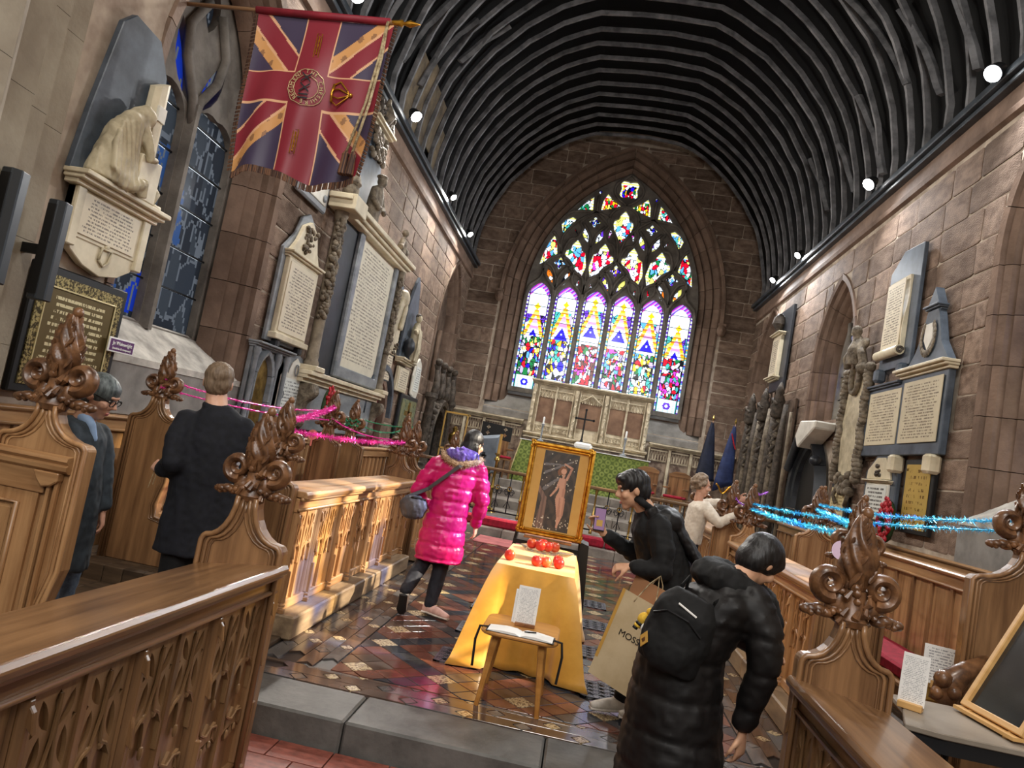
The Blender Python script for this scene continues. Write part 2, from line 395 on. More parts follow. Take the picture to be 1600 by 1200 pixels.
# piers of the chancel arch
plan = [(-3.9, 4.2), (-3.6, 4.2), (-3.6, 4.02), (-3.47, 3.9), (-3.47, 3.76), (-3.32, 3.62), (-3.32, 3.45), (-3.1, 3.2), (-3.1, 2.5), (-3.9, 2.5)]
for s, nm in ((1, 'chancel_pier'), (-1, 'chancel_pier')):
    root = bpy.data.objects.new('trim_1' if s == 1 else 'trim_2', None); COL.objects.link(root); root['kind'] = 'structure'
    zs_ = [-.16, .8, 1.62, 2.28, 3.0, 3.62, 4.3, 5.1, 5.9, 6.7, 7.4]
    for a, b in zip(zs_, zs_[1:]):
        m = MB(); m.prism([(s*p[0], p[1]) for p in plan], a+.0015, b-.0015, 'z'); m.build('pier_stone', 'stone_pier', root)
# string course and wall plate
k = 3
for s, wl, nm in ((-1, wall_l, 'left'), (1, wall_r, 'right')):
    rt_ = bpy.data.objects.new('trim_%d' % k, None); COL.objects.link(rt_); rt_['kind'] = 'structure'; k += 1
    MB().prism([(s*3.9, 5.98), (s*3.84, 6.0), (s*3.82, 6.06), (s*3.86, 6.1), (s*3.86, 6.3), (s*3.9, 6.3)], 4.2, EY, 'y').build('string_course', 'stone_smooth', rt_)
    MB().box(*sorted((s*3.9, s*3.76)), -5.5, EY, 6.3, 6.36).build('wall_plate', 'beam', rt_, bevel=.01)
    MB().box(*sorted((s*3.9, s*3.7)), -5.5, EY, 6.37, 6.46).build('wall_plate', 'beam', rt_, bevel=.012)
    MB().box(*sorted((s*3.9, s*3.8)), -5.5, EY, 6.46, 6.58).build('wall_plate', 'beam', rt_, bevel=.01)
# roof
def roofpts(hw, zs, za, top, n=18):
    p = [(a[0], a[1]) for a in archpath(hw, zs, za, zs-.01, n)][2:]
    q = [a for a in p if a[1] < top]; xx = [a for a in p if a[1] >= top]
    return q+[(.32, top)]
pr = roofpts(4.0, 6.4, 10.95, 10.75)
full = pr+[(-x, z) for x, z in pr[::-1]]
m = MB(); n = len(full)
m.add([(x, -5.6, z) for x, z in full]+[(x, EY+.3, z) for x, z in full], [(i, i+1, n+i+1, n+i) for i in range(n-1)])
m.add([(x*1.02, -5.6, z+.1) for x, z in full]+[(x*1.02, EY+.3, z+.1) for x, z in full], [(i, i+1, n+i+1, n+i) for i in range(n-1)])
ceil = m.build('ceiling', 'roof'); ceil['kind'] = 'structure'
ribs = []
for vi in range(4):
    r = random.Random(vi+40); pr = roofpts(3.82, 6.5, 10.62, 10.42, 16); ctr = pr+[(-x, z) for x, z in pr[::-1]]
    m = MB(); vs = []; dx = r.uniform(-.08, .08)
    for i, (x, z) in enumerate(ctr):
        nx, nz = (x/4.2, (z-6.2)/4.3); l = hypot(nx, nz); nx /= l; nz /= l
        j = r.uniform(-.018, .018); d = .08; yy = r.uniform(-.014, .014)
        x += dx*max(0, (z-9.5)); hw_ = .024+r.uniform(0, .009)
        vs += [(x+nx*j, yy-hw_, z+nz*j), (x+nx*j, yy+hw_, z+nz*j), (x+nx*(j+d), yy+hw_, z+nz*(j+d)), (x+nx*(j+d), yy-hw_, z+nz*(j+d))]
    m.add(vs, [(i*4+a, i*4+(a+1) % 4, (i+1)*4+(a+1) % 4, (i+1)*4+a) for i in range(len(ctr)-1) for a in range(4)])
    ribs.append(m.build('rib', 'rib', ceil, loc=(0, 19.35-vi*.545, 0)))
r = random.Random(5)
for i in range(4, 42): inst(ribs[r.randrange(4)], ceil, loc=(0, 19.35-i*.545+r.uniform(-.03, .03), 0), rot=(0, 0, r.uniform(-.004, .004)))
# wind braces and boards between the ribs
def roofp(t, s, d=.16):
    P = archpath(3.95, 6.5, 10.8, 6.49, 40)[2:]; p = P[int(t*(len(P)-1))]; return (s*(p[0]-d*p[2]), p[1]-d*p[3])
for (s, y, t0, t1, dy) in [(1, 8.8, .08, .42, .5), (1, 9.7, .1, .36, .5), (1, 10.6, .22, .5, .5), (1, 11.6, .05, .3, .5), (1, 12.8, .08, .26, .5), (1, 14.2, .1, .3, .45),
                           (-1, 8.6, .3, .55, .5), (-1, 9.6, .12, .4, .5), (-1, 10.6, .1, .36, .5), (-1, 11.6, .14, .42, .5), (-1, 12.6, .3, .5, .4), (1, 7.6, .2, .5, .5), (1, 6.8, .12, .4, .5)]:
    pts = []
    for i in range(7):
        t = t0+(t1-t0)*i/6; x, z = roofp(t, s, .1); pts.append((x, y+dy*i/6, z))
    m = MB(); m.tube(pts, [(.03, .07)]*7, 4, ref=(0, 1, 0)); m.build('wind_brace', 'rib', ceil)
for i, (y, t0, t1) in enumerate([(11.25, .04, .2), (11.75, .04, .24), (12.3, .03, .2), (12.85, .05, .22), (13.4, .04, .16)]):
    m = MB(); a = roofp(t0, -1, .06); b = roofp((t0+t1)/2, -1, .06); c = roofp(t1, -1, .06)
    m.add([(p[0]+dd, y+yy, p[1]) for p in (a, b, c) for yy in (.05, .47) for dd in (0, -.02)], [(0, 2, 6, 4), (4, 6, 10, 8), (1, 5, 7, 3), (5, 9, 11, 7), (0, 4, 5, 1), (4, 8, 9, 5), (2, 3, 7, 6), (6, 7, 11, 10), (8, 10, 11, 9), (0, 1, 3, 2)])
    m.build('roof_board', 'roofboard', ceil)
# ---------------- floors
def slab(name, x0, x1, y0, y1, z0, z1, mat):
    o = MB().box(x0, x1, y0, y1, z0, z1).build(name, mat); o['kind'] = 'structure'; return o
reg('floor_base', C(60, 52, 48), C(40, 36, 34), rough=.5, scale=(5, 5, 5))
reg('nave_tile', C(150, 84, 70), C(112, 62, 52), rough=.45, scale=(5, 5, 5), rnd=.15)
reg('step_stone', C(104, 102, 98), C(74, 73, 70), rough=.55, scale=(4, 4, 4), bump=.15, bscale=30, rnd=.12)
floor = slab('floor', -W, W, 4.33, 12.9, -.3, -.012, 'floor_base')
nave = slab('floor_nave', -6, 6, -5.5, 3.92, -.36, -.172, 'floor_base'); nave['kind'] = 'structure'
r = random.Random(3)
proto = None
for i in range(-9, 11):
    for j in range(0, 4):
        q = (i*.3+.05+(.15 if j % 2 else 0), 3.79-j*.2, -.166)
        if proto is None: proto = MB().box(-.5, .5, -.5, .5, -.5, .5).build('nave_tile', 'nave_tile', nave, bevel=.01, loc=q); proto.scale = (.292, .192, .02)
        else: inst(proto, nave, loc=q)
step = bpy.data.objects.new('floor_step', None); COL.objects.link(step); step['kind'] = 'structure'
x = -3.1
while x < 3.1:
    w = r.uniform(.9, 1.3); MB().box(x+.004, x+w-.004, 3.9, 4.33, -.34, .0).build('step_stone', 'step_stone', step, bevel=.012); x += w
# sanctuary platforms
sanct = bpy.data.objects.new('floor_sanctuary', None); COL.objects.link(sanct); sanct['kind'] = 'structure'
reg('sanct', C(150, 142, 132), C(104, 96, 90), rough=.45, scale=(3, 3, 3), rnd=.1)
for (a, z) in ((12.9, .14), (13.45, .3), (15.6, .48), (16.6, .66), (17.2, .84)):
    x = -W
    while x < W-.05:
        w = min(r.uniform(.8, 1.1), W-x)
        MB().box(x+.003, x+w-.003, a, a+.36, -.3, z).build('step_stone', 'sanct', sanct, bevel=.01); x += w
    MB().box(-W, W, a+.36, EY, -.3, z-.003).build('platform', 'sanct', sanct)
# tiles of the chancel: diagonal bands of black and red with cream squares, lozenge borders
reg('tile_red', C(118, 74, 62), C(86, 54, 46), rough=.13, scale=(8, 8, 8), rnd=.2, spec=.6)
reg('tile_black', C(62, 65, 72), C(42, 44, 50), rough=.12, scale=(8, 8, 8), rnd=.25, spec=.6)
reg('tile_grey', C(104, 100, 98), C(78, 75, 74), rough=.13, scale=(8, 8, 8), rnd=.2, spec=.6)
reg('tile_brown', C(92, 74, 64), C(68, 54, 47), rough=.13, scale=(8, 8, 8), rnd=.2, spec=.6)
m_ = reg('tile_cream', C(182, 162, 126), C(112, 90, 70), rough=.2, scale=(58, 58, 58), rnd=.05, spec=.6, lo=.5, hi=.56, detail=1)
tiles = []     # (poly, material, z)
s = .1505; X0, Y0 = -1.19, 4.37
def inside(poly, x0, x1, y0, y1):
    # clip polygon to a rectangle
    for (ax, lim, sg) in ((0, x0, 1), (0, x1, -1), (1, y0, 1), (1, y1, -1)):
        out = []
        for i in range(len(poly)):
            a, b = poly[i], poly[(i+1) % len(poly)]; da, db = sg*(a[ax]-lim), sg*(b[ax]-lim)
            if da >= 0: out.append(a)
            if da*db < 0: t = da/(da-db); out.append((a[0]+(b[0]-a[0])*t, a[1]+(b[1]-a[1])*t))
        poly = out
        if len(poly) < 3: return []
    return poly
def shrink(poly, g=.0035):
    cx = sum(p[0] for p in poly)/len(poly); cy = sum(p[1] for p in poly)/len(poly); out = []
    for p in poly:
        d = hypot(p[0]-cx, p[1]-cy); k = max(.4, 1-g*1.4/max(d, .01)); out.append((cx+(p[0]-cx)*k, cy+(p[1]-cy)*k))
    return out
D = s/sqrt(2)
GR = [(-.64, 5.44), (-.64, 6.35), (-.66, 7.3), (.4, 5.37), (.4, 6.38), (.39, 7.45), (.38, 8.52), (-.68, 8.5)]
for i in range(-6, 68):
    for j in range(-56, 34):
        cx = X0+(i+j)*D; cy = Y0+(i-j)*D
        if not (-1.5 < cx < 1.45 and 4.2 < cy < 13): continue
        if any(abs(cx-g[0]) < .12 and abs(cy-g[1]) < .16 for g in GR): continue
        a, b = i % 5, j % 5
        if a == 0 and b == 0: mt = 'tile_cream'
        elif a == 0 or b == 0: mt = 'tile_black'
        elif a in (2, 3) and b in (2, 3): mt = 'tile_cream' if (a == 2 and b == 3) else ('tile_brown' if (i//5+j//5) % 2 else 'tile_grey')
        elif a in (1, 4) or b in (1, 4): mt = 'tile_red'
        else: mt = 'tile_brown'
        poly = inside([(cx-D, cy), (cx, cy-D), (cx+D, cy), (cx, cy+D)], -1.32, 1.27, 4.62, 12.88)
        if len(poly) > 2: tiles.append((shrink(poly), mt, 0))
def hexband(x0, x1, y0, y1, along):
    # long lozenges with small cream diamonds at their points
    L = .34; w = .115; n1 = int((y1-y0 if along else x1-x0)/L)+1; n2 = int((x1-x0 if along else y1-y0)/w)+1
    for i in range(n1):
        for j in range(n2):
            off = .5 if j % 2 else 0
            c1 = (y0 if along else x0)+(i+off+.5)*L; c2 = (x0 if along else y0)+(j+.5)*w
            h = [(-.5*L, -w/2), (.5*L, -w/2), (.5*L-.055, 0), (.5*L, w/2), (-.5*L, w/2), (-.5*L+.055, 0)]
            d = [(-.055, 0), (0, -w/2), (.055, 0), (0, w/2)]
            for q, mt, o in ((h, 'tile_brown' if (i+j) % 3 else 'tile_grey', 0), (d, 'tile_cream' if (i+j) % 2 else 'tile_grey', L/2)):
                p = [((c2+b, c1+a+o) if along else (c1+a+o, c2+b)) for a, b in q]
                p = inside(p, x0, x1, y0, y1)
                if len(p) > 2: tiles.append((shrink(p), mt, 0))
hexband(-1.78, -1.33, 4.62, 12.88, True); hexband(1.28, 1.72, 4.62, 12.88, True)
hexband(-1.78, 1.72, 4.34, 4.61, False)
cen = lambda p: (sum(a[0] for a in p)/len(p), sum(a[1] for a in p)/len(p))
def vis(c): x, y = c; return -1.5 < x < 1.2 and not (-.5 < x < .1 and y > 5.3)
tiles.sort(key=lambda t: (0 if vis(cen(t[0])) else 1)*100+cen(t[0])[1]+abs(cen(t[0])[0]))
TM = ['tile_red', 'tile_black', 'tile_grey', 'tile_brown', 'tile_cream']
byk = {}
for k_, (p, mt, z) in enumerate(tiles):
    if k_ < 300:
        c = cen(p); MB().prism([(a-c[0], b-c[1]) for a, b in p], -.014, 0, 'z').build('tile', mt, floor, loc=(c[0], c[1], RN.uniform(-.0008, .0012)), bevel=.0015)
    else: byk.setdefault(mt, MB()).prism(p, -.014, 0, 'z')
big = MB()
for i, mt in enumerate(TM):
    if mt in byk:
        big.m = i; big.add(byk[mt].v, byk[mt].f)
o = big.build('tiles', TM, floor); o['kind'] = 'stuff'
# iron heating grilles in the floor
gm = MB(); zt_ = .006
for i in range(-5, 6):
    for sg in (1, -1):
        a_, b_ = (-.15, i*.08-sg*.15), (.15, i*.08+sg*.15)
        pts = inside([(a_[0], a_[1]-.008), (b_[0], b_[1]-.008), (b_[0], b_[1]+.008), (a_[0], a_[1]+.008)], -.15, .15, -.19, .19)
        if len(pts) > 2: gm.prism(pts, -.004, zt_-.001*(sg > 0), 'z')
for x in (-.15, .138): gm.box(x, x+.012, -.19, .19, -.004, zt_+.001)
for y in (-.19, .178): gm.box(-.15, .15, y, y+.012, -.004, zt_+.001)
for i in range(-1, 3):
    for j in range(-2, 3): gm.lathe([(.02, -.004), (.02, zt_+.001), (.01, zt_+.001)], -.04+.08*i, .08*j, 0, 8)
reg('grille_iron', C(104, 106, 112), C(70, 72, 78), rough=.35, metal=.4, scale=(9, 9, 9))
for k_, g in enumerate(GR):
    root = bpy.data.objects.new('floor_grille', None); COL.objects.link(root); root.parent = floor; root.location = (g[0], g[1], .004)
    gm.build('grating', 'grille_iron', root)
reg('plaster_pink', C(188, 172, 154), C(146, 128, 114), rough=.85, scale=(3, 3, 3), spec=.2)
# ---------------- windows
def glassmat(name, mode, gain=1.0):
    m = bpy.data.materials.new(name); m.use_nodes = True; nt = m.node_tree; N = nt.nodes; L = nt.links
    N.remove(N['Principled BSDF']); at = N.new('ShaderNodeVertexColor'); at.layer_name = 'glass'
    tr = N.new('ShaderNodeBsdfTranslucent' if mode == 'tl' else 'ShaderNodeBsdfTransparent'); L.new(at.outputs[0], tr.inputs[0])
    gl = N.new('ShaderNodeBsdfGlossy'); gl.inputs['Roughness'].default_value = .15; gl.inputs[0].default_value = (.5, .5, .5, 1)
    mx = N.new('ShaderNodeMixShader'); mx.inputs[0].default_value = .05 if mode == 'tl' else .03
    L.new(tr.outputs[0], mx.inputs[1]); L.new(gl.outputs[0], mx.inputs[2]); L.new(mx.outputs[0], N['Material Output'].inputs[0]); return m
MAT['glass_tl'] = glassmat('stained_glass', 'tl'); MAT['glass_tr'] = glassmat('clear_stained_glass', 'tr')
def inpoly(p, poly):
    x, z = p; c = False; j = len(poly)-1
    for i in range(len(poly)):
        if (poly[i][1] > z) != (poly[j][1] > z) and x < (poly[j][0]-poly[i][0])*(z-poly[i][1])/(poly[j][1]-poly[i][1])+poly[i][0]: c = not c
        j = i
    return c
def pane(parent, poly, colfn, y, mat='glass_tl', res=.022, name='pane', thick=.006):
    """glass pane made of small coloured pieces (colour per face)"""
    x0 = min(p[0] for p in poly); x1 = max(p[0] for p in poly); z0 = min(p[1] for p in poly); z1 = max(p[1] for p in poly)
    nx = max(2, round((x1-x0)/res)); nz = max(2, round((z1-z0)/res)); vs = []; fs = []; cols = []; idx = {}
    rect = len(poly) == 4
    for i in range(nx):
        for j in range(nz):
            xa, xb = x0+(x1-x0)*i/nx, x0+(x1-x0)*(i+1)/nx; za, zb = z0+(z1-z0)*j/nz, z0+(z1-z0)*(j+1)/nz
            c = ((xa+xb)/2, (za+zb)/2)
            if not rect and not (inpoly(c, poly) or any(inpoly(q, poly) for q in ((xa, za), (xb, za), (xa, zb), (xb, zb)))): continue
            f = []
            for (a, b, q) in ((i, j, (xa, za)), (i+1, j, (xb, za)), (i+1, j+1, (xb, zb)), (i, j+1, (xa, zb))):
                if (a, b) not in idx: idx[(a, b)] = len(vs); vs.append((q[0], y, q[1]))
                f.append(idx[(a, b)])
            fs.append(f); cols.append(colfn(c[0], c[1]))
    if not fs: return None
    me = bpy.data.meshes.new(name); me.from_pydata(vs, [], fs); at = me.color_attributes.new('glass', 'FLOAT_COLOR', 'CORNER')
    buf = []
    for p in me.polygons: buf += list(cols[p.index])*p.loop_total
    at.data.foreach_set('color', buf); me.materials.append(MAT[mat])
    o = bpy.data.objects.new(name, me); COL.objects.link(o); o.parent = parent
    return o
WH, GO, OR, BL, SK, RE, GN, TE, PU, MG, BR, LV, LY = C(236, 240, 248), C(250, 190, 20), C(240, 120, 30), C(30, 10, 215), C(90, 165, 225), C(215, 10, 40), C(20, 120, 60), C(70, 175, 165), C(100, 50, 190), C(215, 60, 190), C(105, 45, 40), C(190, 170, 225), C(235, 225, 110)
BK = C(14, 14, 20)
class Vor:
    def __init__(s, pal, seed, n, x0, x1, z0, z1, asp=1.5, lead=.006):
        r = random.Random(seed); s.p = [(r.uniform(x0, x1), r.uniform(z0, z1), r.choice(pal)) for _ in range(n)]; s.a = asp; s.l = lead
    def __call__(s, x, z):
        d1 = d2 = 1e9; c = None
        for (a, b, k) in s.p:
            d = hypot(x-a, (z-b)/s.a)
            if d < d1: d2 = d1; d1 = d; c = k
            elif d < d2: d2 = d
        return BK if d2-d1 < s.l else c
win_e = bpy.data.objects.new('window_1', None); COL.objects.link(win_e); win_e['kind'] = 'structure'; win_e.location = (0, 20.02, 0)
PALS = [[WH, GN, LY, RE, SK, WH, GN, BL], [BL, BL, WH, RE, GO, TE, BL, LY], [RE, BR, RE, WH, GN, RE, BR, MG], [SK, RE, RE, WH, LV, SK, GN, MG], [WH, WH, GO, TE, SK, RE, WH, GN], [MG, RE, GN, SK, RE, MG, TE, WH]]
CX = [-1.95, -1.17, -.39, .39, 1.17, 1.95]; LH = .325; ZB = 3.25
def lightfn(k):
    cx = CX[k]; shift = (-.16, .0, .2, .2, .06, -.16)[k]
    vor = Vor(PALS[k]+[WH, LV], 100+k, 74, cx-.3, cx+.3, 3.6, 4.75, 1.7, .01); v2 = Vor([TE, LV, WH, SK, LY, PU], 200+k, 60, cx-.3, cx+.3, 4.5, 6.1, 1.5, .008)
    heads = [(cx+dx, 4.3+dz, .05) for dx, dz in ((-.16, .05), (.02, .2), (.17, .02))]
    def f(x, z):
        u = (x-cx)/LH; zz = z-shift
        if abs(u) > .8:
            q = int((z+.3*k)/.055) % 4
            if abs(u) < .84: return BK
            return (PU if q % 2 else WH) if z > 5.2 else ((WH, TE, GO, SK)[q] if z > 4.6 else (WH, SK, PU, WH)[q])
        if z < 3.62:
            d = hypot(x-cx, z-3.43)
            if d < .04: return WH
            if d < .1: return PU if k % 2 else BL
            if abs(u) > .74: return TE
            return WH if (int((x+z)/.05)+int((x-z)/.05)) % 5 else C(190, 215, 210)
        if z < 4.72:
            for (hx, hz, hr) in heads:
                d = hypot(x-hx, z-hz)
                if d < hr*.6: return C(240, 215, 190)
                if d < hr: return (GO, LY, WH)[k % 3]
            return vor(x, z)
        t = zz
        # blue gable
        if 4.72 <= t+.0 < 5.08 and abs(u) < .62*(5.08-t)/.36: return WH if hypot(x-cx, t-4.88) < .025 else BL
        if t < 5.08 and abs(u) < .72*(5.14-t)/.36+.06: return WH
        # golden canopy
        if t < 5.62:
            w = .62*(5.64-t)/.62
            if abs(abs(u)-w) < .15: return (GO, OR, LY)[int(t/.05) % 3]
            if abs(u) < w: return (LV, C(215, 140, 200), WH)[int(t/.07) % 3]
            return v2(x, z) if t < 5.5 else WH
        d = max(abs(x-cx), abs(t-5.72)*.8); dd = abs(x-cx)+abs(t-5.72)
        if dd < .09 or (abs(x-cx) < .02 and t < 5.82): return GO
        arc = 1-abs(u)
        e = 6.2-z-.35*abs(u)**1.5
        if e < .1: return (PU, MG, LV)[int((x-z)/.045) % 3]
        return WH
    return f
# stone tracery plate: lights and eyelets are holes
def lancet(cx, hw, z0, zs, za, n=6, cusp=.0):
    return archpoly(hw, zs, za, z0, n, cx)
def leaf(x0, z0, x1, z1, w, n=6, bend=0.):
    """pointed oval from (x0,z0) to (x1,z1)"""
    dx, dz = x1-x0, z1-z0; L = hypot(dx, dz); nx, nz = -dz/L, dx/L; out = []
    for s in (1, -1):
        for i in range(n+1):
            t = i/n if s == 1 else 1-i/n
            if (s == -1 and i in (0, n)): continue
            o = s*w*sin(pi*t)**.8+bend*sin(pi*t); out.append((x0+dx*t+nx*o, z0+dz*t+nz*o))
    return out
def foil(cx, cz, r, k=4, ph=0., a=.28, n=20):
    return [(cx+r*(1+a*cos(k*(t*2*pi/n-ph)))*cos(t*2*pi/n), cz+r*(1+a*cos(k*(t*2*pi/n-ph)))*sin(t*2*pi/n)) for t in range(n)]
def shield(cx, zt, zb, hw, lean=0., n=7):
    """trefoil-headed figure light ending in a leaning foot"""
    h = zt-zb; pts = [(cx+hw, zb+h*.55), (cx+hw*.92, zb+h*.66), (cx+hw*.5, zb+h*.72), (cx+hw*.42, zb+h*.84), (cx, zt), (cx-hw*.42, zb+h*.84), (cx-hw*.5, zb+h*.72), (cx-hw*.92, zb+h*.66), (cx-hw, zb+h*.55)]
    return pts+[(cx-hw*.75+lean*.5, zb+h*.28), (cx+lean, zb), (cx+hw*.75+lean*.5, zb+h*.28)]
eyes = []   # (poly, palette)
FIG = [WH, RE, GN, SK, LY, MG, WH]
eyes.append((foil(0, 9.2, .27, 4, pi/4, .2), [RE, WH, BL, GO, GN]))
eyes.append((shield(0, 8.6, 7.66, .28, 0), [SK, RE, WH, LY, SK]))
for s in (1, -1):
    M_ = lambda poly: [(s*x, z) for x, z in poly][::s]
    eyes += [(M_([(.13, 8.7), (.4, 8.86), (.56, 9.02), (.66, 8.8), (.69, 8.5), (.42, 8.58)]), [RE, GO, LY, GN]),
             (M_([(.9, 8.47), (.93, 8.88), (1.1, 8.72), (1.35, 8.42), (1.12, 8.4)]), [RE, GN, WH, TE]),
             (M_(foil(.78, 9.02, .05)), [BL]),
             (M_([(1.3, 8.16), (1.42, 8.22), (1.6, 8.1), (1.7, 7.96), (1.62, 7.72), (1.53, 7.7), (1.4, 7.95)]), [TE, SK, LY]),
             (M_(foil(.79, 8.15, .12, 4, 0, .4)), [WH, SK, BL, WH]), (M_(leaf(.49, 7.98, .67, 7.54, .075)), [LY, WH, PU]), (M_(leaf(1.08, 7.98, .89, 7.54, .075)), [LY, WH, PU]),
             (M_(shield(.4, 7.6, 6.56, .3, .26)), [WH, RE, WH, LY, MG]), (M_(shield(1.17, 7.6, 6.56, .29, -.27)), [WH, GN, RE, SK, LY]),
             (M_([(1.66, 7.08), (1.79, 7.7), (1.95, 7.4), (2.06, 7.05), (2.12, 6.72), (1.9, 6.86)]), [RE, SK, TE, LY, GN]),
             (M_(foil(1.55, 6.85, .13, 4, 0, .4)), [WH, SK, PU]), (M_(leaf(1.24, 6.66, 1.4, 6.2, .08)), [LY, WH, OR]), (M_(leaf(1.85, 6.66, 1.67, 6.2, .08)), [LY, WH, OR]),
             (M_(leaf(.3, 6.66, .13, 6.2, .08)), [LY, OR, PU]), (M_(leaf(.95, 6.48, .99, 6.24, .03)), [RE]), (M_(leaf(.62, 6.42, .58, 6.22, .025)), [RE]),
             (M_(leaf(.28, 8.1, .34, 7.74, .035)), [MG]), (M_(leaf(2.0, 6.4, 2.13, 6.2, .025)), [RE]), (M_(leaf(1.2, 7.72, 1.3, 7.88, .025)), [RE])]
eyes.append((foil(0, 6.86, .13, 4, 0, .4), [BL, PU, GO]))
lights = [lancet(cx, LH, ZB, 5.78, 6.24, 6) for cx in CX]
outer = archpoly(2.36, 5.9, 9.63, 3.12, 16)
m = MB(); m.holed(archpoly(2.36, 5.9, 9.63, 3.0, 16, off=.66), [archpoly(2.36, 5.9, 9.63, 3.05, 16)], .12, .3); m.build('leak_backing', 'stone_dark', win_e)  # added backing ring, blocks sky leaking between the jamb stones
m = MB(); m.holed(outer, lights+[e[0] for e in eyes], -.05, .09); m.build('tracery', 'tracery', win_e, smooth=25)
# rolled bars in front of the plate
ogee = [[(0, 5.7), (.12, 6.1), (.36, 6.45), (.78, 6.62)], ]
bars = []
for cxm in (-1.56, 0, 1.56):
    for s in (1, -1):
        bars.append([(cxm, 5.75), (cxm+s*.05, 6.1), (cxm+s*.2, 6.3), (cxm+s*.42, 6.62), (cxm+s*.3, 6.9), (cxm, 7.1)])
        bars.append([(cxm, 6.15), (cxm+s*.04, 6.45), (cxm+s*.2, 6.72), (cxm+s*.36, 6.78)])
        bars.append([(cxm+s*.78, 5.75), (cxm+s*.7, 6.1), (cxm+s*.45, 6.35), (cxm+s*.4, 6.62)])
for cxm in (-.78, .78):
    for s in (1, -1):
        bars.append([(cxm, 6.0), (cxm+s*.08, 6.5), (cxm+s*.5, 6.75), (cxm+s*.72, 7.15), (cxm+s*.6, 7.55), (cxm+s*.42, 7.62), (cxm+s*.3, 7.9), (cxm+s*.38, 8.1), (cxm, 8.42)])
        bars.append([(cxm, 7.4), (cxm+s*.08, 7.75), (cxm+s*.3, 8.05)])
    bars.append([(cxm, 6.0), (cxm, 7.4)])
for s in (1, -1):
    bars.append([(0, 7.1), (s*.12, 7.75), (s*.42, 8.2), (s*.3, 8.55), (0, 8.72), (s*-.35, 9.0), (s*-.36, 9.3), (0, 9.62)])
    bars.append([(s*.78, 8.42), (s*.8, 8.9)]); bars.append([(s*.36, 8.3), (s*.8, 8.42), (s*1.4, 8.36), (s*1.6, 8.2)])
    bars.append([(s*1.56, 7.1), (s*1.6, 7.6), (s*1.25, 8.1), (s*.8, 8.42)]); bars.append([(s*1.56, 7.1), (s*1.75, 7.55), (s*1.88, 7.7)])
for b in bars:
    pts = [Vector((p[0], p[1], 0)) for p in b]; out = []
    for i in range(len(pts)-1):     # smooth the polyline
        p0, p1, p2, p3 = pts[max(0, i-1)], pts[i], pts[i+1], pts[min(len(pts)-1, i+2)]
        for t in (0, .33, .66): out.append(.5*((2*p1)+(-p0+p2)*t+(2*p0-5*p1+4*p2-p3)*t*t+(-p0+3*p1-3*p2+p3)*t**3))
    out.append(pts[-1])
    MB().tube([(p.x, -.06, p.y) for p in out], .042, 6).build('tracery_bar', 'tracery', win_e, smooth=True)
for xm in (-1.56, -.78, 0, .78, 1.56):
    MB().prism([(xm-.062, .02), (xm-.03, -.13), (xm+.03, -.13), (xm+.062, .02)], 3.1, 6.05, 'z').build('mullion', 'tracery', win_e)
ZR = [ZB, 3.62, 4.02, 4.42, 4.8, 5.2, 5.58, 5.92, 6.3]
for k_, cx in enumerate(CX):
    fn = lightfn(k_)
    for a, b in zip(ZR, ZR[1:]):
        if b <= 5.78: poly = [(cx-LH, a), (cx+LH, a), (cx+LH, b-.012), (cx-LH, b-.012)]
        else: poly = inside(archpoly(LH, 5.78, 6.24, ZB, 8, cx), cx-1, cx+1, a, b-.012); poly = poly+[poly[0]] if len(poly) == 4 else poly
        pane(win_e, poly, fn, .05)
    m = MB()
    for z in ZR[1:-1]: m.box(cx-LH, cx+LH, .03, .044, z-.013, z+.001)
    m.build('saddle_bars', 'lead', win_e)
for i, (poly, pal) in enumerate(eyes):
    x0 = min(p[0] for p in poly); x1 = max(p[0] for p in poly); z0 = min(p[1] for p in poly); z1 = max(p[1] for p in poly); cx, cz = (x0+x1)/2, (z0+z1)/2
    big_ = (x1-x0) > .3
    v = Vor(pal+[WH], 300+i, 44 if big_ else 7, x0, x1, z0, z1, 1.4, .008)
    def fn(x, z, v=v, poly=poly, cx=cx, cz=cz, x0=x0, x1=x1, z0=z0, z1=z1, big_=big_):
        if big_ and (abs(x-cx) > .36*(x1-x0) or z > z0+.8*(z1-z0)): return WH if int(z/.04) % 2 else LY
        return v(x, z)
    pane(win_e, poly+[poly[0]] if len(poly) == 4 else poly, fn, .05)
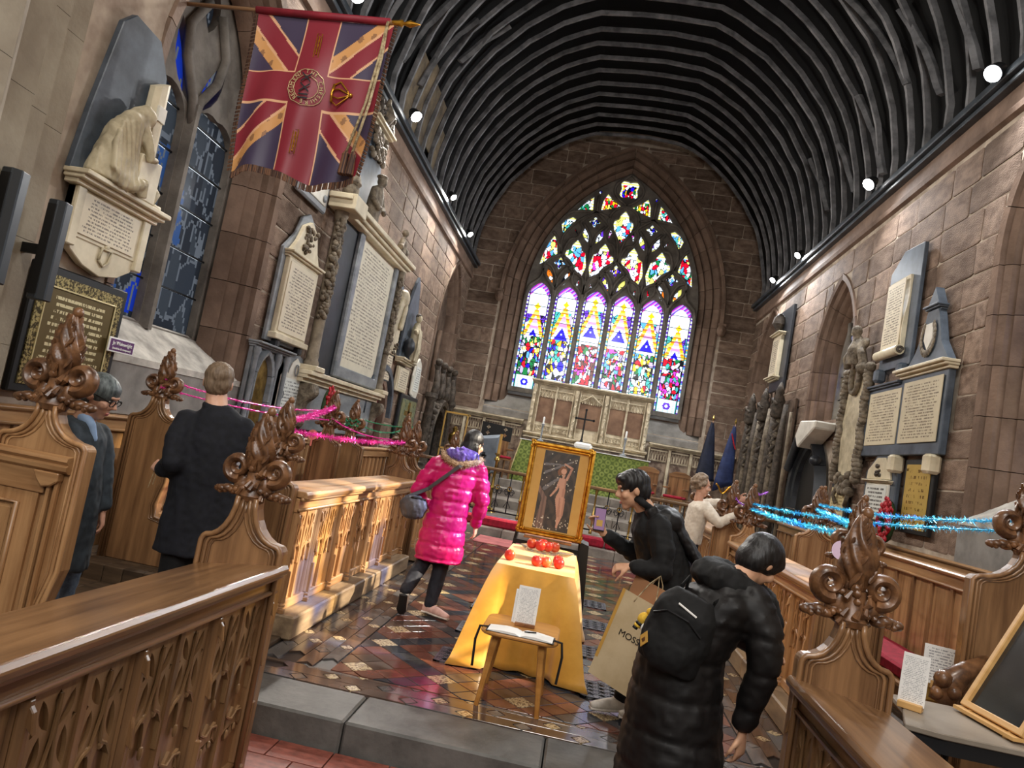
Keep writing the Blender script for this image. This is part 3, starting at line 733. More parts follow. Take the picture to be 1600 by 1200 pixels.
# side windows ------------------------------------------------------------
def side_window(name, wallpos, rz, hw, zs, za, z0, nl, colfn_of, mat, y=.5, rows=.42, tr=True):
    root = bpy.data.objects.new(name, None); COL.objects.link(root); root['kind'] = 'structure'; root.location = wallpos; root.rotation_euler = (0, 0, rz)
    pw = (2*hw-.12*(nl-1)-.08)/nl; cs = [-hw+.04+pw/2+i*(pw+.12) for i in range(nl)]; zh = zs+.25
    Ls = [archpoly(pw/2, zh-.3, zh, z0+.05, 6, c) for c in cs]; ey = []
    c_, R_ = arch_c(hw, za-zs)
    def hwz(z): return hw if z <= zs else max(0, -c_+sqrt(max(0, R_**2-(z-zs)**2)))
    mids = [(cs[i]+cs[i+1])/2 for i in range(nl-1)]
    for c in mids:
        for s in (1, -1):
            q = leaf(c+s*.06, zh-.08, c+s*(pw*.5), zh+.62, .12, 6, -s*.05)
            if all(abs(p[0]) < hwz(p[1])-.05 for p in q): ey.append(q)
    if nl == 2: ey.append(leaf(0, zh+.7, 0, za-.12, .13))
    elif nl == 3:
        for c in (cs[0]+.12, cs[1], cs[2]-.12):
            q = foil(c*.55, zh+.82, .12); ey.append(q)
        ey.append(leaf(0, zh+1.05, 0, za-.1, .1))
    m = MB(); m.holed(archpoly(hw+.01, zs, za, z0, 12, off=.4), Ls+ey, y-.05, y+.08); m.build('tracery', 'tracery', root, smooth=25)
    for c in mids:
        MB().prism([(c-.06, y+.02), (c-.03, y-.14), (c+.03, y-.14), (c+.06, y+.02)], z0, zh-.05, 'z').build('mullion', 'tracery', root)
        for s in (1, -1):
            pts = [(c, zh-.25), (c+s*.06, zh), (c+s*.28, zh+.3), (c+s*.34, zh+.6), (c+s*.12, zh+.95)]
            pts = [p for p in pts if abs(p[0]) < hwz(p[1])]
            MB().tube([(p[0], y-.08, p[1]) for p in pts], .05, 6).build('tracery_bar', 'tracery', root, smooth=True)
    for i, c in enumerate(cs):
        fn = colfn_of(i, c); z = z0+.05; m = MB()
        while z < zh:
            b = min(z+rows, zh+.02); poly = inside(archpoly(pw/2, zh-.3, zh, z0, 6, c), c-1, c+1, z, b-.01)
            if len(poly) > 2: pane(root, poly+[poly[0]] if len(poly) == 4 else poly, fn, y+.03, mat, .028)
            m.box(c-pw/2, c+pw/2, y+.0, y+.02, z-.012, z+.004); z = b
        m.build('saddle_bars', 'lead', root)
    for q in ey: pane(root, q, colfn_of(9, q[0][0]), y+.03, mat, .03)
    return root
def dark_glass(i, c):
    v = Vor([C(34, 37, 42), C(25, 27, 31), C(40, 43, 47), C(29, 31, 35)], 500+i, 90, c-.6, c+.6, 1.7, 6, 2.2, .014)
    vb = Vor([C(16, 36, 118), C(34, 54, 88), C(34, 37, 42), C(40, 44, 50), C(50, 54, 60), C(36, 40, 46), C(44, 46, 50)], 520+i, 22, c-.6, c+.6, 1.7, 6, 1.6, .012)
    def f(x, z):
        a = v(x, z)
        if a is BK: return C(70, 72, 76)
        b = vb(x, z); return b if b is not BK and b[2] > .08 else a
    return f
def pale_glass(i, c):
    v = Vor([C(245, 240, 230)]*5+[C(235, 215, 170), C(200, 215, 245), C(250, 240, 200)]+[C(120, 150, 250), C(170, 190, 250)], 560+i, 40, c-.6, c+.6, 1.7, 6, 1.6, .01)
    return v
side_window('window_2', (-W, 6.57, 0), LROT, .95, 4.1, 5.65, 2.05, 2, dark_glass, 'glass_tl')
side_window('window_3', (W, 6.4, 0), RROT, 1.28, 4.4, 5.75, 2.05, 3, pale_glass, 'glass_tr', y=.42)
side_window('window_4', (W, 13.0, 0), RROT, .76, 3.95, 5.22, 3.0, 2, pale_glass, 'glass_tr', y=.42)
# jambs: stepped shafts inside the reveals and sloping sills
SH = [[(.0, -.42), (.02, -.3), (.05, -.25), (.07, -.3)], [(.06, -.3), (.08, -.2), (.12, -.14), (.15, -.2)], [(.13, -.2), (.15, -.08), (.2, -.03), (.24, -.08)], [(.2, -.08), (.22, .02), (.32, .03), (.34, -.02)]]
moulded(wall_l, .95, 4.1, 5.65, 1.72, SH, 6.57, seg=.55)
moulded(wall_r, 1.28, 4.4, 5.75, 1.68, SH, -6.4, seg=.55)
moulded(wall_r, .76, 3.95, 5.22, 2.9, SH, -13.0, seg=.55)
for (wl, cx, hw, zt, zb, mt) in ((wall_l, 6.57, 1.24, 2.12, 1.74, 'sill'), (wall_r, -6.4, 1.62, 2.1, 1.68, 'sill'), (wall_r, -13.0, 1.08, 3.06, 2.9, 'sill')):
    m = MB(); m.add([(cx-hw, -.03, zb), (cx+hw, -.03, zb), (cx+hw, .5, zt), (cx-hw, .5, zt), (cx-hw, -.03, zb-.06), (cx+hw, -.03, zb-.06), (cx+hw, .5, zb-.06), (cx-hw, .5, zb-.06)],
          [(0, 1, 2, 3), (4, 5, 1, 0), (5, 6, 2, 1), (6, 7, 3, 2), (7, 4, 0, 3), (4, 7, 6, 5)]); m.build('sill', mt, wl)
MB().box(5.2, 7.9, -.02, .01, 1.25, 1.7).build('plaster_panel', 'plaster', wall_l)
MB().box(-8.05, -4.6, -.02, .01, 1.2, 1.64).build('plaster_panel', 'plaster', wall_r)
MB().box(4.25, 5.3, -.012, .01, 1.2, 6.0).build('plaster_panel', 'plaster_pink', wall_l)
# blind arches near the east end
for wl, h in ((wall_l, LBL), (wall_r, RBL)):
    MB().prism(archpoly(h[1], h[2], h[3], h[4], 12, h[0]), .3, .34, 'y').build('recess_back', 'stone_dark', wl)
    SH2 = [[(-.12, -.3), (-.1, -.2), (-.06, -.14), (-.03, -.2)], [(-.05, -.2), (-.03, -.09), (.02, -.04), (.06, -.09)], [(.03, -.09), (.05, .02), (.14, .03), (.16, -.02)]]
    moulded(wl, h[1], h[2], h[3], h[4], SH2, h[0], seg=.5)
    for dx in (-.35, .35): MB().tube([(h[0]+dx, .24, h[4]), (h[0]+dx, .24, h[2]+.2)], .06, 8).build('shaft', 'stone_smooth', wl, smooth=True)
reg('wood_mid', C(164, 128, 90), C(118, 88, 58), rough=.34, scale=(16, 16, 1.2), detail=6, bump=.06, spec=.5, coat=.2)
# ---------------- choir stalls
def poppy_mesh(seed, mat):
    """carved finial: ribbed leaf bud between two scrolls on a cluster of foliage; base at 0, height .46"""
    r = random.Random(seed); m = MB(); n = 56; rows = 22; vs = []
    for i in range(rows+1):
        t = i/rows; z = .12+.36*t
        rad = .074*(sin(pi*min(1, t*.97+.03))**.6)*(1.15-.55*t)+.008
        rad *= 1-.22*math.exp(-((t-.16)/.07)**2)
        for k in range(n):
            a = 2*pi*k/n; tw = a+t*2.6
            rr = rad*(1+.15*cos(7*tw)+.05*sin(a*3+t*22))
            vs.append((rr*cos(a), rr*sin(a)*.8, z))
    m.add(vs, [(i*n+k, i*n+(k+1) % n, (i+1)*n+(k+1) % n, (i+1)*n+k) for i in range(rows) for k in range(n)]+[list(range(n))[::-1], list(range(rows*n, (rows+1)*n))])
    m.ball((.012, 0, .478), (.028, .026, .03), 8, 6)
    for s in (1, -1):
        pts = []; rad = []
        for i in range(30):
            t = i/29; a = -pi*.62+t*pi*2.9; R = .068*(1-.66*t)
            pts.append((s*(.112+R*cos(a)*1.0), 0, .135+R*sin(a)+.01)); rad.append((.046*(1-.3*t), .034*(1-.5*t)))
        m.tube(pts, rad, 8, ref=(0, 1, 0))
        m.tube([(s*.03, 0, .02), (s*.075, 0, .06), (s*.06, 0, .1)], [.035, .045, .03], 8)
        for i in range(5):       # drooping leaf along the base
            t = i/4; m.ball((s*(.05+.125*t), r.uniform(-.01, .01), .035-.025*t+.012*sin(t*9)), (.042-.006*t, .046-.01*t, .026-.004*t), 8, 5)
            m.ball((s*(.06+.12*t), -.034+.012*t, .03-.03*t), (.017, .014, .016), 6, 4)
            m.ball((s*(.06+.12*t), .034-.012*t, .03-.03*t), (.017, .014, .016), 6, 4)
        m.ball((s*.2, 0, .01), (.03, .03, .022), 8, 5)
    for i in range(14):
        a = r.uniform(0, 2*pi); m.ball((.07*cos(a)*r.uniform(.2, 1), .05*sin(a), r.uniform(.03, .15)), r.uniform(.014, .024), 6, 4)
    for i in range(46):      # overlapping leaf tips on the bud
        t = r.uniform(.05, .92); a = r.uniform(0, 2*pi); rd = .074*(sin(pi*min(1, t*.97+.03))**.6)*(1.15-.55*t)+.006
        m.tube([(rd*.9*cos(a), rd*.75*sin(a), .12+.36*t-.03), (rd*1.08*cos(a+.2), rd*.88*sin(a+.2), .12+.36*t), (rd*1.2*cos(a+.35), rd*.98*sin(a+.35), .12+.36*t+.022)], [(.006, .005), (.013, .007), (.005, .004)], 5)
    for i in range(26):
        a = r.uniform(0, 2*pi); z = r.uniform(-.02, .13); m.tube([(.06*cos(a), .055*sin(a), z-.02), (.082*cos(a+.15), .074*sin(a+.15), z), (.07*cos(a+.35), .064*sin(a+.35), z+.03)], [.008, .016, .008], 6)
    m.lathe([(.06, -.03), (.075, 0), (.06, .03), (.05, .13)], n=10)
    o = m.build('poppyhead', mat, smooth=50); me = o.data; bpy.data.objects.remove(o); return me
PM = [poppy_mesh(1, MAT['carved']), poppy_mesh(2, MAT['carved'])]
PML = [poppy_mesh(3, MAT['carved_light'])]
def end_profile(x0, x1, z0, zs, zn, xc=None, nw=.05, n=8):
    """bench-end outline: upright sides, shoulders, then concave ogee sweeping up to a narrow neck"""
    xc = (x0+x1)/2 if xc is None else xc
    def side(xs, s):
        pts = []
        for i in range(n+1):
            t = i/n
            x = xs+(xc+s*nw-xs)*(1-cos(t*pi/2))**.9; z = zs+(zn-zs)*(sin(t*pi/2)**1.4*.35+t**2.2*.65)
            if t < .25: z = zs+(zn-zs)*.12*sin(t/.25*pi/2); x = xs+(xc+s*nw-xs)*t*.55
            elif True:
                q = (t-.25)/.75; x = xs+(xc+s*nw-xs)*(.1375+.8625*sin(q*pi/2)); z = zs+(zn-zs)*(.12+.88*(1-cos(q*pi/2)))
            pts.append((x, z))
        return pts
    R = side(x1, 1); L = side(x0, -1)
    return [(x0, z0), (x1, z0)]+R+L[::-1], R, L
def stall_end(parent, y, x0, x1, z0, zs, zn, xc=None, mat='wood_z', thick=.075, pop=None, psc=1.0, name='end_panel', scurve=None):
    """end board standing across the stall (plane y=const, world axes)"""
    poly, R, L = end_profile(x0, x1, z0, zs, zn, xc)
    if scurve:   # arm curve cut into the lower edge: (side, x_bottom)
        sd, xb, za, zc = scurve; xs = x1 if sd > 0 else x0
        curve = [(xb, z0), (xb, z0+(za-z0)*.35), (xs+(xb-xs)*.75, za-.02), (xs-sd*.03, za+.02), (xs-sd*.045, zc), (xs, zc+.18)]
        poly = ([(x0, z0)]+curve+R+L[::-1]) if sd > 0 else ([curve[0]]+[(x1, z0)]+R+L[::-1]+curve[::-1][:-1])
        edge = curve
    e = MB().prism(poly, y, y+thick, 'y').build(name, mat, parent, bevel=.006)
    for line, nm in ((R, 0), (L, 1)):
        xs = x1 if nm == 0 else x0
        if scurve and ((scurve[0] > 0) == (nm == 0)): base = edge
        else: base = [(xs, z0)]
        full_ = base+line
        s_ = -1 if nm == 0 else 1
        for k_, (ins, rr, yo) in enumerate(((.006, .014, -.006), (.034, .009, -.003), (.055, .006, -.001))):
            pts = [(p[0]+s_*ins, y+yo, p[1]-ins*.4) for p in full_]
            MB().tube(pts, rr, 6, ref=(0, 1, 0)).build('edge_moulding', mat, e, smooth=True)
    if pop:
        o = bpy.data.objects.new('poppyhead', pop); COL.objects.link(o); o.parent = parent
        o.location = ((x0+x1)/2 if xc is None else xc, y+thick/2, zn+.005); o.scale = (psc,)*3
    return e
def head_carving(mt):
    """pierced tracery head of a narrow panel, width .18 (x), from z=0 down to -.34"""
    m = MB(); w = .09
    outer = [(-w, 0), (w, 0), (w, -.34), (w-.012, -.33), (w-.018, -.25), (.03, -.2), (.012, -.24), (.0, -.31), (-.012, -.24), (-.03, -.2), (-w+.018, -.25), (-w+.012, -.33), (-w, -.34)]
    hs = [leaf(s*.058, -.022, s*.02, -.1, .016, 5, s*.006) for s in (1, -1)]+[leaf(s*.046, -.105, s*.066, -.205, .017, 5, s*-.005) for s in (1, -1)]
    hs += [leaf(0, -.105, 0, -.19, .014, 5), leaf(0, -.012, 0, -.06, .012, 4)]+[foil(s*.073, -.092, .008, 3, 0, .3, 9) for s in (1, -1)]
    m.holed(outer, hs, -.008, .012)
    for s in (1, -1):
        m.tube([(s*(w-.008), -.009, -.33), (s*(w-.012), -.01, -.25), (s*.05, -.012, -.215), (s*.02, -.012, -.2), (s*.004, -.014, -.12), (0, -.014, -.02)], .0055, 5)
        m.ball((s*.03, -.008, -.212), (.012, .008, .014), 6, 4)
    m.ball((0, -.008, -.315), (.013, .009, .02), 7, 5)
    o = m.build('carving', mt, smooth=30); me = o.data; bpy.data.objects.remove(o); return me
HCS = [head_carving('wood_z'), head_carving('wood_mid')]
def mid_carving(mt):
    """lower ogee cresting: leafy S-scroll that hangs across the panel"""
    m = MB(); m.holed([(-.09, .1), (-.075, .04), (-.03, .02), (.0, .06), (.035, .03), (.07, .045), (.09, .0), (.09, -.05), (.06, -.02), (.03, -.06), (.01, -.02), (-.03, -.08), (-.05, -.03), (-.09, -.06)],
        [leaf(-.06, .03, -.05, -.03, .01, 4), leaf(.045, .02, .05, -.02, .009, 4)], -.006, .012)
    m.ball((-.03, -.008, -.05), (.014, .008, .022), 6, 4); m.ball((.035, -.008, -.035), (.012, .008, .018), 6, 4)
    m.tube([(-.088, -.006, .11), (-.07, -.01, .04), (-.02, -.012, .015), (.02, -.012, .04), (.07, -.01, .03), (.088, -.006, -.03)], .006, 5)
    o = m.build('carving', mt, smooth=30); me = o.data; bpy.data.objects.remove(o); return me
MCS = [mid_carving('wood_z'), mid_carving('wood_mid')]
def stall_front(side, label, cat, xf, y0, y1, zbase, ztop, depth, group, plinth=.14, dk=False, carved=True, plz=.16, bay=.46, name='choir_desk', topmat=None, rail=.1, slope=.0):
    """panelled front facing the aisle. local x = along, -y = towards the aisle"""
    L = y1-y0; rz = LROT if side < 0 else RROT
    root = thing(name, label, cat, (side*xf, y0 if side < 0 else y1, zbase), rz, group)
    d = 'wood_dark_' if dk else 'wood_'; H = ztop-zbase
    if plinth:
        x = 0; r = random.Random(int(y0*10)); 
        while x < L-.01:
            w = L-x if L-x < 1.6 else .86
            MB().box(x, x+w-.003, -plinth, depth, 0, plz).build('plinth', 'plinth', root, bevel=.012); x += w
    else: plz = .0
    MB().box(0, L, .035, .06, plz, H-.04).build('back_board', d+'z', root)
    MB().box(0, L, -.012, .05, plz, plz+.07).build('bottom_rail', d+'x', root, bevel=.008)
    zr = H-.05-rail
    MB().box(0, L, -.012, .05, zr, H-.05).build('top_rail', d+'x', root, bevel=.006)
    MB().tube([(0, -.02, zr+.02), (L, -.02, zr+.02)], .012, 6).build('rail_moulding', d+'x', root, smooth=True)
    MB().tube([(0, -.03, H-.055), (L, -.03, H-.055)], .016, 6).build('rail_moulding', d+'x', root, smooth=True)
    m = MB(); m.prism([(-.06, H-.045), (-.065, H-.02), (-.05, H), (depth, H-slope), (depth, H-slope-.035)], 0, L, 'x'); m.build('desk_top', topmat or d+'x', root, bevel=.004)
    nb = max(1, round(L/bay)); bw = L/nb
    butt = None; pan = None
    for i in range(nb+1):
        x = min(max(i*bw, .03), L-.03)
        if butt is None:
            m = MB(); m.prism([(-.024, .04), (-.024, -.004), (-.01, -.024), (.01, -.024), (.024, -.004), (.024, .04)], plz+.07, zr, 'z')
            m.prism([(-.012, -.02), (-.009, -.042), (.009, -.042), (.012, -.02)], plz+.07, plz+.42*(zr-plz), 'z')
            m.box(-.016, .016, -.05, .03, plz, plz+.03); m.box(-.013, .013, -.045, .03, plz+.045, plz+.06)
            m.prism([(-.01, zr-.3), (-.042, zr-.32), (-.034, zr-.25), (-.012, zr-.18)], -.009, .009, 'x')
            m.prism([(-.01, zr-.06), (-.046, zr-.09), (-.036, zr-.03), (-.012, zr)], -.009, .009, 'x')
            butt = m.build('buttress', d+'z', root, loc=(x, 0, 0), bevel=.003)
        else: inst(butt, root, loc=(x, 0, 0))
    for i in range(nb):
        for h in (0, 1):
            xc = i*bw+.035+(bw-.07)*(.25+.5*h); pw = (bw-.06)/2-.022
            if pan is None:
                m = MB(); m.box(-pw/2, pw/2, .018, .036, plz+.07, zr)
                m.prism([(-pw/2-.012, .03), (-pw/2-.012, -.004), (-pw/2+.004, .016), (-pw/2+.004, .03)], plz+.07, zr, 'z')
                m.prism([(pw/2+.012, .03), (pw/2+.012, -.004), (pw/2-.004, .016), (pw/2-.004, .03)], plz+.07, zr, 'z')
                pan = m.build('panel', d+'z', root, loc=(xc, 0, 0)); q = pan
            else: q = inst(pan, root, loc=(xc, 0, 0))
            if h == 0: MB().box(i*bw+bw/2-.014, i*bw+bw/2+.014, -.006, .03, plz+.07, zr).build('muntin', d+'z', root) if i == 0 else None
            if carved:
                c = bpy.data.objects.new('carving', HCS[1 if dk else 0]); COL.objects.link(c); c.parent = root; c.location = (xc, .012, zr-.005); c.scale = (pw/.18, 1, min(1.25, (zr-plz)/.62))
                if carved == 2:
                    c = bpy.data.objects.new('carving', MCS[1 if dk else 0]); COL.objects.link(c); c.parent = root; c.location = (xc, .012, zr-.43*min(1.25, (zr-plz)/.62))
    # remaining muntins
    mm = [o for o in root.children if o.name.startswith('muntin')]
    for i in range(1, nb): inst(mm[0], root, loc=(i*bw, 0, 0))
    return root
MAT['plinth'] = mk('plinth', C(150, 128, 100), C(96, 78, 60), rough=.5, scale=(2, 8, 8), rnd=.12, spec=.4)
def world_part(root, fn):
    """run builder fn(parent) with geometry in world axes, parented under a rotated root through inverse placement"""
    before = set(root.children); fn(root)
    inv = (Matrix.Translation(root.location) @ Matrix.Rotation(root.rotation_euler.z, 4, 'Z')).inverted()
    for o in set(root.children)-before: o.matrix_parent_inverse = inv
# --- left side
dl1 = stall_front(-1, 'dark carved choir desk in the left foreground, its front cut by the frame edge', 'choir desk', 1.34, -1.2, 3.45, -.16, .82, .37, None, plinth=0, dk=True, carved=2, bay=.5, slope=.065)
world_part(dl1, lambda p: stall_end(p, 3.41, -1.72, -1.31, -.16, .87, 1.1, -1.53, 'wood_dark_z', .08, PM[0], .86))
dl2 = stall_front(-1, 'sunlit choir desk left of the aisle, beside the person in the pink coat', 'choir desk', 1.88, 4.98, 8.36, 0, 1.0, .3, None, carved=1, bay=.49, topmat='wood_x')
world_part(dl2, lambda p: (stall_end(p, 4.9, -2.24, -1.89, .0, 1.02, 1.2, None, 'wood_dark_z', .08, PM[1], .84), stall_end(p, 8.36, -2.2, -1.87, .0, 1.08, 1.26, -2.06, 'wood_dark_z', .08, PM[0], .84)))
dl3 = stall_front(-1, 'far left choir desk, nearest the altar rail on its side', 'choir desk', 1.88, 8.95, 11.7, 0, 1.0, .3, None, carved=1, bay=.49)
world_part(dl3, lambda p: (stall_end(p, 8.87, -2.2, -1.87, .0, 1.08, 1.26, -2.06, 'wood_dark_z', .08, PM[1], .84), stall_end(p, 11.7, -2.2, -1.87, .0, 1.08, 1.26, -2.06, 'wood_dark_z', .08, PM[0], .84)))
def bench(side, label, xb, y0, y1, zb, ztop, seatz, depth, dk=False, name='choir_bench', bw=.2, seat=True):
    """bench: boarded back towards the wall, seat towards the aisle (local -y)"""
    L = y1-y0; rz = LROT if side < 0 else RROT; d = 'wood_dark_' if dk else 'wood_'
    root = thing(name, label, 'bench', (side*xb, y0 if side < 0 else y1, zb), rz); H = ztop-zb
    MB().box(0, L, .03, .05, 0, H-.05).build('back_board', d+'z', root)
    MB().box(0, L, -.015, .06, H-.12, H-.03).build('top_rail', d+'x', root, bevel=.006)
    MB().prism([(-.04, H-.035), (-.05, H-.015), (-.03, H), (.09, H), (.09, H-.035)], 0, L, 'x').build('capping', d+'x', root, bevel=.004)
    MB().tube([(0, -.02, H-.125), (L, -.02, H-.125)], .012, 6).build('rail_moulding', d+'x', root, smooth=True)
    n = max(1, round(L/bw)); w = L/n; src = None; s2 = None
    for i in range(n):
        if src is None:
            src = MB().box(.03, w-.03, .008, .03, 0, H-.12).build('panel', d+'z', root); s2 = MB().prism([(-.03, .03), (-.022, -.008), (0, -.016), (.022, -.008), (.03, .03)], 0, H-.12, 'z').build('muntin', 'wood_dark_z', root)
        else: inst(src, root, loc=(i*w, 0, 0)); inst(s2, root, loc=(i*w, 0, 0))
    if seat:
        MB().box(0, L, -depth, .03, seatz-zb-.04, seatz-zb).build('seat', d+'x', root, bevel=.008)
        MB().box(0, L, -depth+.06, -depth+.085, 0, seatz-zb-.04).build('seat_front', d+'x', root)
    return root
def cushion(label, x0, x1, y0, y1, z, h=.07):
    m = MB(); m.box(x0, x1, y0, y1, z, z+h); o = m.build('seat_cushion', 'red_cushion', bevel=.02); return tag(o, label, 'cushion', 'red cushions on the benches')
# left benches
plat = bpy.data.objects.new('floor_platform', None); COL.objects.link(plat); plat['kind'] = 'structure'
for (xa, xb, ya, yb, z) in ((-3.88, -2.45, 5.35, 12.0, .14), (2.3, 3.88, 5.35, 12.0, .14), (-3.88, -1.8, 4.34, 5.35, .02), (1.75, 3.88, 4.34, 5.35, .02)):
    n = round((xb-xa)/.16)
    for i in range(n):
        w = (xb-xa)/n; MB().box(xa+i*w+.003, xa+(i+1)*w-.003, ya, yb, 0 if z > .05 else -.011, z).build('plank', 'plank', plat, bevel=.004)
bl2 = bench(-1, 'boarded bench behind the suited person, pink tinsel strung along its top', 3.28, 5.64, 8.5, .14, 1.24, .55, .42, name='choir_bench')
world_part(bl2, lambda p: (stall_end(p, 5.6, -3.63, -3.2, .14, 1.26, 1.45, -3.42, 'wood_dark_z', .075, PM[0], .8, scurve=(1, -2.96, .5, .62)),
                           stall_end(p, 8.5, -3.2, -2.84, .14, 1.22, 1.43, -3.02, 'wood_dark_z', .075, PM[1], .86)))
bl3 = bench(-1, 'boarded bench at the far left, behind the finial wound with green tinsel', 3.1, 9.05, 11.7, .14, 1.2, .55, .42)
world_part(bl3, lambda p: (stall_end(p, 8.97, -3.1, -2.7, .14, 1.22, 1.4, -2.9, 'wood_dark_z', .075, PM[1], .82), stall_end(p, 11.7, -3.1, -2.7, .14, 1.22, 1.4, -2.9, 'wood_dark_z', .075, PM[1], .82)))
cushion('red seat cushion on the bench between the two standing people at left', -3.24, -2.9, 5.75, 8.4, .555)
# near left return stall: framed end with poppyhead
nb = thing('stall_end_screen', 'tall golden-oak stall end with poppyhead at the left edge of the picture', 'stall end', (-2.68, 3.45, -.165))
def near_end(p):
    q = .8625; X = lambda x: x*q; Z = lambda z: 1.55+(z-1.55)*q; Y = 3.45
    stall_end(p, Y, X(-3.36), X(-2.8), -.165, Z(1.1), Z(1.32), X(-3.1), 'wood_z', .08, PM[0], 1.0, scurve=(1, X(-2.62), Z(.1), Z(.2)))
    MB().prism([(Y-.025, Z(.95)), (Y-.045, Z(.965)), (Y-.05, Z(.99)), (Y-.035, Z(1.0)), (Y-.055, Z(1.02)), (Y-.05, Z(1.04)), (Y-.01, Z(1.05)), (Y, Z(.95))], -3.08, X(-2.86), 'x').build('cornice_moulding', 'wood_x', p, smooth=30)
    MB().box(-3.08, X(-2.99), Y-.025, Y, Z(.82), Z(.95)).build('frieze', 'wood_x', p, bevel=.004)
    MB().prism([(X(x), Z(z)) for x, z in ((-3.06, .95), (-2.9, .95), (-2.9, .9), (-2.94, .87), (-2.99, .86), (-3.03, .9))], Y-.05, Y, 'y').build('bracket', 'wood_x', p, bevel=.006)
    for x in (-2.975, -2.93): MB().box(X(x), X(x)+.02, Y-.03, Y, -.1, Z(.9)).build('stile_moulding', 'wood_z', p, bevel=.006)
    MB().box(-3.08, X(-3.02), Y-.015, Y, -.16, Z(.82)).build('frame', 'wood_z', p)
    MB().box(-3.08, X(-3.16), Y-.03, Y-.01, -.1, Z(.72)).build('panel', 'wood_z', p, bevel=.012)
    MB().tube([(-3.08, Y-.025, Z(.745)), (X(-3.13), Y-.025, Z(.745)), (X(-3.13), Y-.025, -.1)], .013, 6).build('panel_moulding', 'wood_z', p, smooth=True)
world_part(nb, near_end)
# wall panelling behind the left benches
for side, ya, yb, lab in ((-1, 4.3, 12.2, 'wainscot of oak boards along the left wall'), (1, 4.4, 12.2, 'wainscot of oak boards along the right wall')):
    r0 = bench(side, lab, 3.86, ya, yb, .02, 1.24, .5, .3, name='wainscot', bw=.42, seat=False); r0['category'] = 'wainscot'
# --- right side
dr1 = stall_front(1, 'dark carved choir desk in the right foreground, its poppyhead closest to the camera', 'choir desk', 1.1, -1.2, 3.45, -.16, .8, .36, None, plinth=0, dk=True, carved=2, bay=.5, slope=.065)
world_part(dr1, lambda p: stall_end(p, 3.41, 1.07, 1.46, -.16, .88, 1.08, 1.27, 'wood_dark_z', .08, PM[1], .98))
dr2 = stall_front(1, 'carved choir desk right of the aisle, behind the person in the long dark coat', 'choir desk', 1.76, 4.98, 8.36, 0, 1.0, .32, None, carved=1, bay=.49, dk=False)
world_part(dr2, lambda p: (stall_end(p, 4.9, 1.6, 2.0, .0, 1.06, 1.24, 1.8, 'wood_dark_z', .08, PM[0], .84), stall_end(p, 8.36, 1.72, 2.06, .0, 1.04, 1.2, 1.9, 'wood_z', .08, PM[1], .9)))
dr3 = stall_front(1, 'far right choir desk where the curly-haired person leans', 'choir desk', 1.8, 8.95, 11.7, 0, 1.0, .3, None, carved=1, bay=.49)
world_part(dr3, lambda p: (stall_end(p, 8.87, 1.62, 1.96, .0, 1.08, 1.22, 1.8, 'wood_z', .08, PM[0], .88), stall_end(p, 11.7, 1.72, 2.06, .0, 1.08, 1.22, None, 'wood_z', .08, PM[1], .84)))
br2 = bench(1, 'boarded oak bench on the right with the red cushion before it', 3.1, 4.62, 8.5, .14, 1.22, .36, .5, dk=False, bw=.36)
world_part(br2, lambda p: (stall_end(p, 8.5, 2.44, 2.82, .14, 1.18, 1.34, 2.64, 'wood_z', .075, PM[1], .84),
                           stall_end(p, 4.55, 2.3, 2.86, -.1, 1.3, 1.5, 2.6, 'wood_dark_z', .08, PM[0], 1.0),
    MB().tube([(2.42, 4.52, .86), (2.3, 4.47, .8), (2.2, 4.44, .72), (2.16, 4.44, .6)], [.035, .05, .075, .06], 10).ball((2.15, 4.41, .735), .05, 9, 6).ball((2.2, 4.38, .68), .04, 8, 6).ball((2.12, 4.4, .66), .035, 8, 6).build('carved_elbow', 'carved', p, smooth=True)))
br3 = bench(1, 'boarded oak bench at the far right near the tomb arch', 3.1, 9.05, 11.7, .14, 1.2, .5, .45, dk=True)
world_part(br3, lambda p: (stall_end(p, 8.95, 2.6, 3.0, .14, 1.18, 1.36, 2.82, 'wood_z', .075, PM[0], .84),))
cushion('red seat cushion on the right-hand bench behind the display table', 2.64, 3.06, 4.7, 8.4, .365, .1)
reg('reredos_dull', C(150, 138, 118), C(104, 92, 78), rough=.75, scale=(6, 6, 6))
# ---------------- monuments and tablets
def blob(m, name, mat, parent=None, voxel=.012, smooth=3, fold=None):
    """fuse overlapping shapes into one continuous surface"""
    o = m.build('tmp', mat); COL.objects.unlink(o); md = o.modifiers.new('r', 'REMESH'); md.mode = 'VOXEL'; md.voxel_size = voxel; md.use_smooth_shade = True
    if smooth: sm = o.modifiers.new('s', 'SMOOTH'); sm.iterations = smooth; sm.factor = .5
    me = evaluated(o)
    old = o.data; bpy.data.objects.remove(o); bpy.data.meshes.remove(old)
    me.polygons.foreach_set('use_smooth', [True]*len(me.polygons))
    if fold:
        new = [v.co+fold(v.co, v.normal) for v in me.vertices]; me.vertices.foreach_set('co', [c for p in new for c in p]); me.update()
    me.materials.clear(); me.materials.append(MAT[mat] if isinstance(mat, str) else mat)
    n = bpy.data.objects.new(name, me); COL.objects.link(n); n.parent = parent; return n
def pb(root, name, mat, x0, x1, z0, z1, d0, d1, bevel=.008):
    return MB().box(x0, x1, -d1, -d0, z0, z1).build(name, mat, root, bevel=bevel)
def pp(root, name, mat, poly, d0, d1, bevel=.006):
    return MB().prism(poly, -d1, -d0, 'y').build(name, mat, root, bevel=bevel)
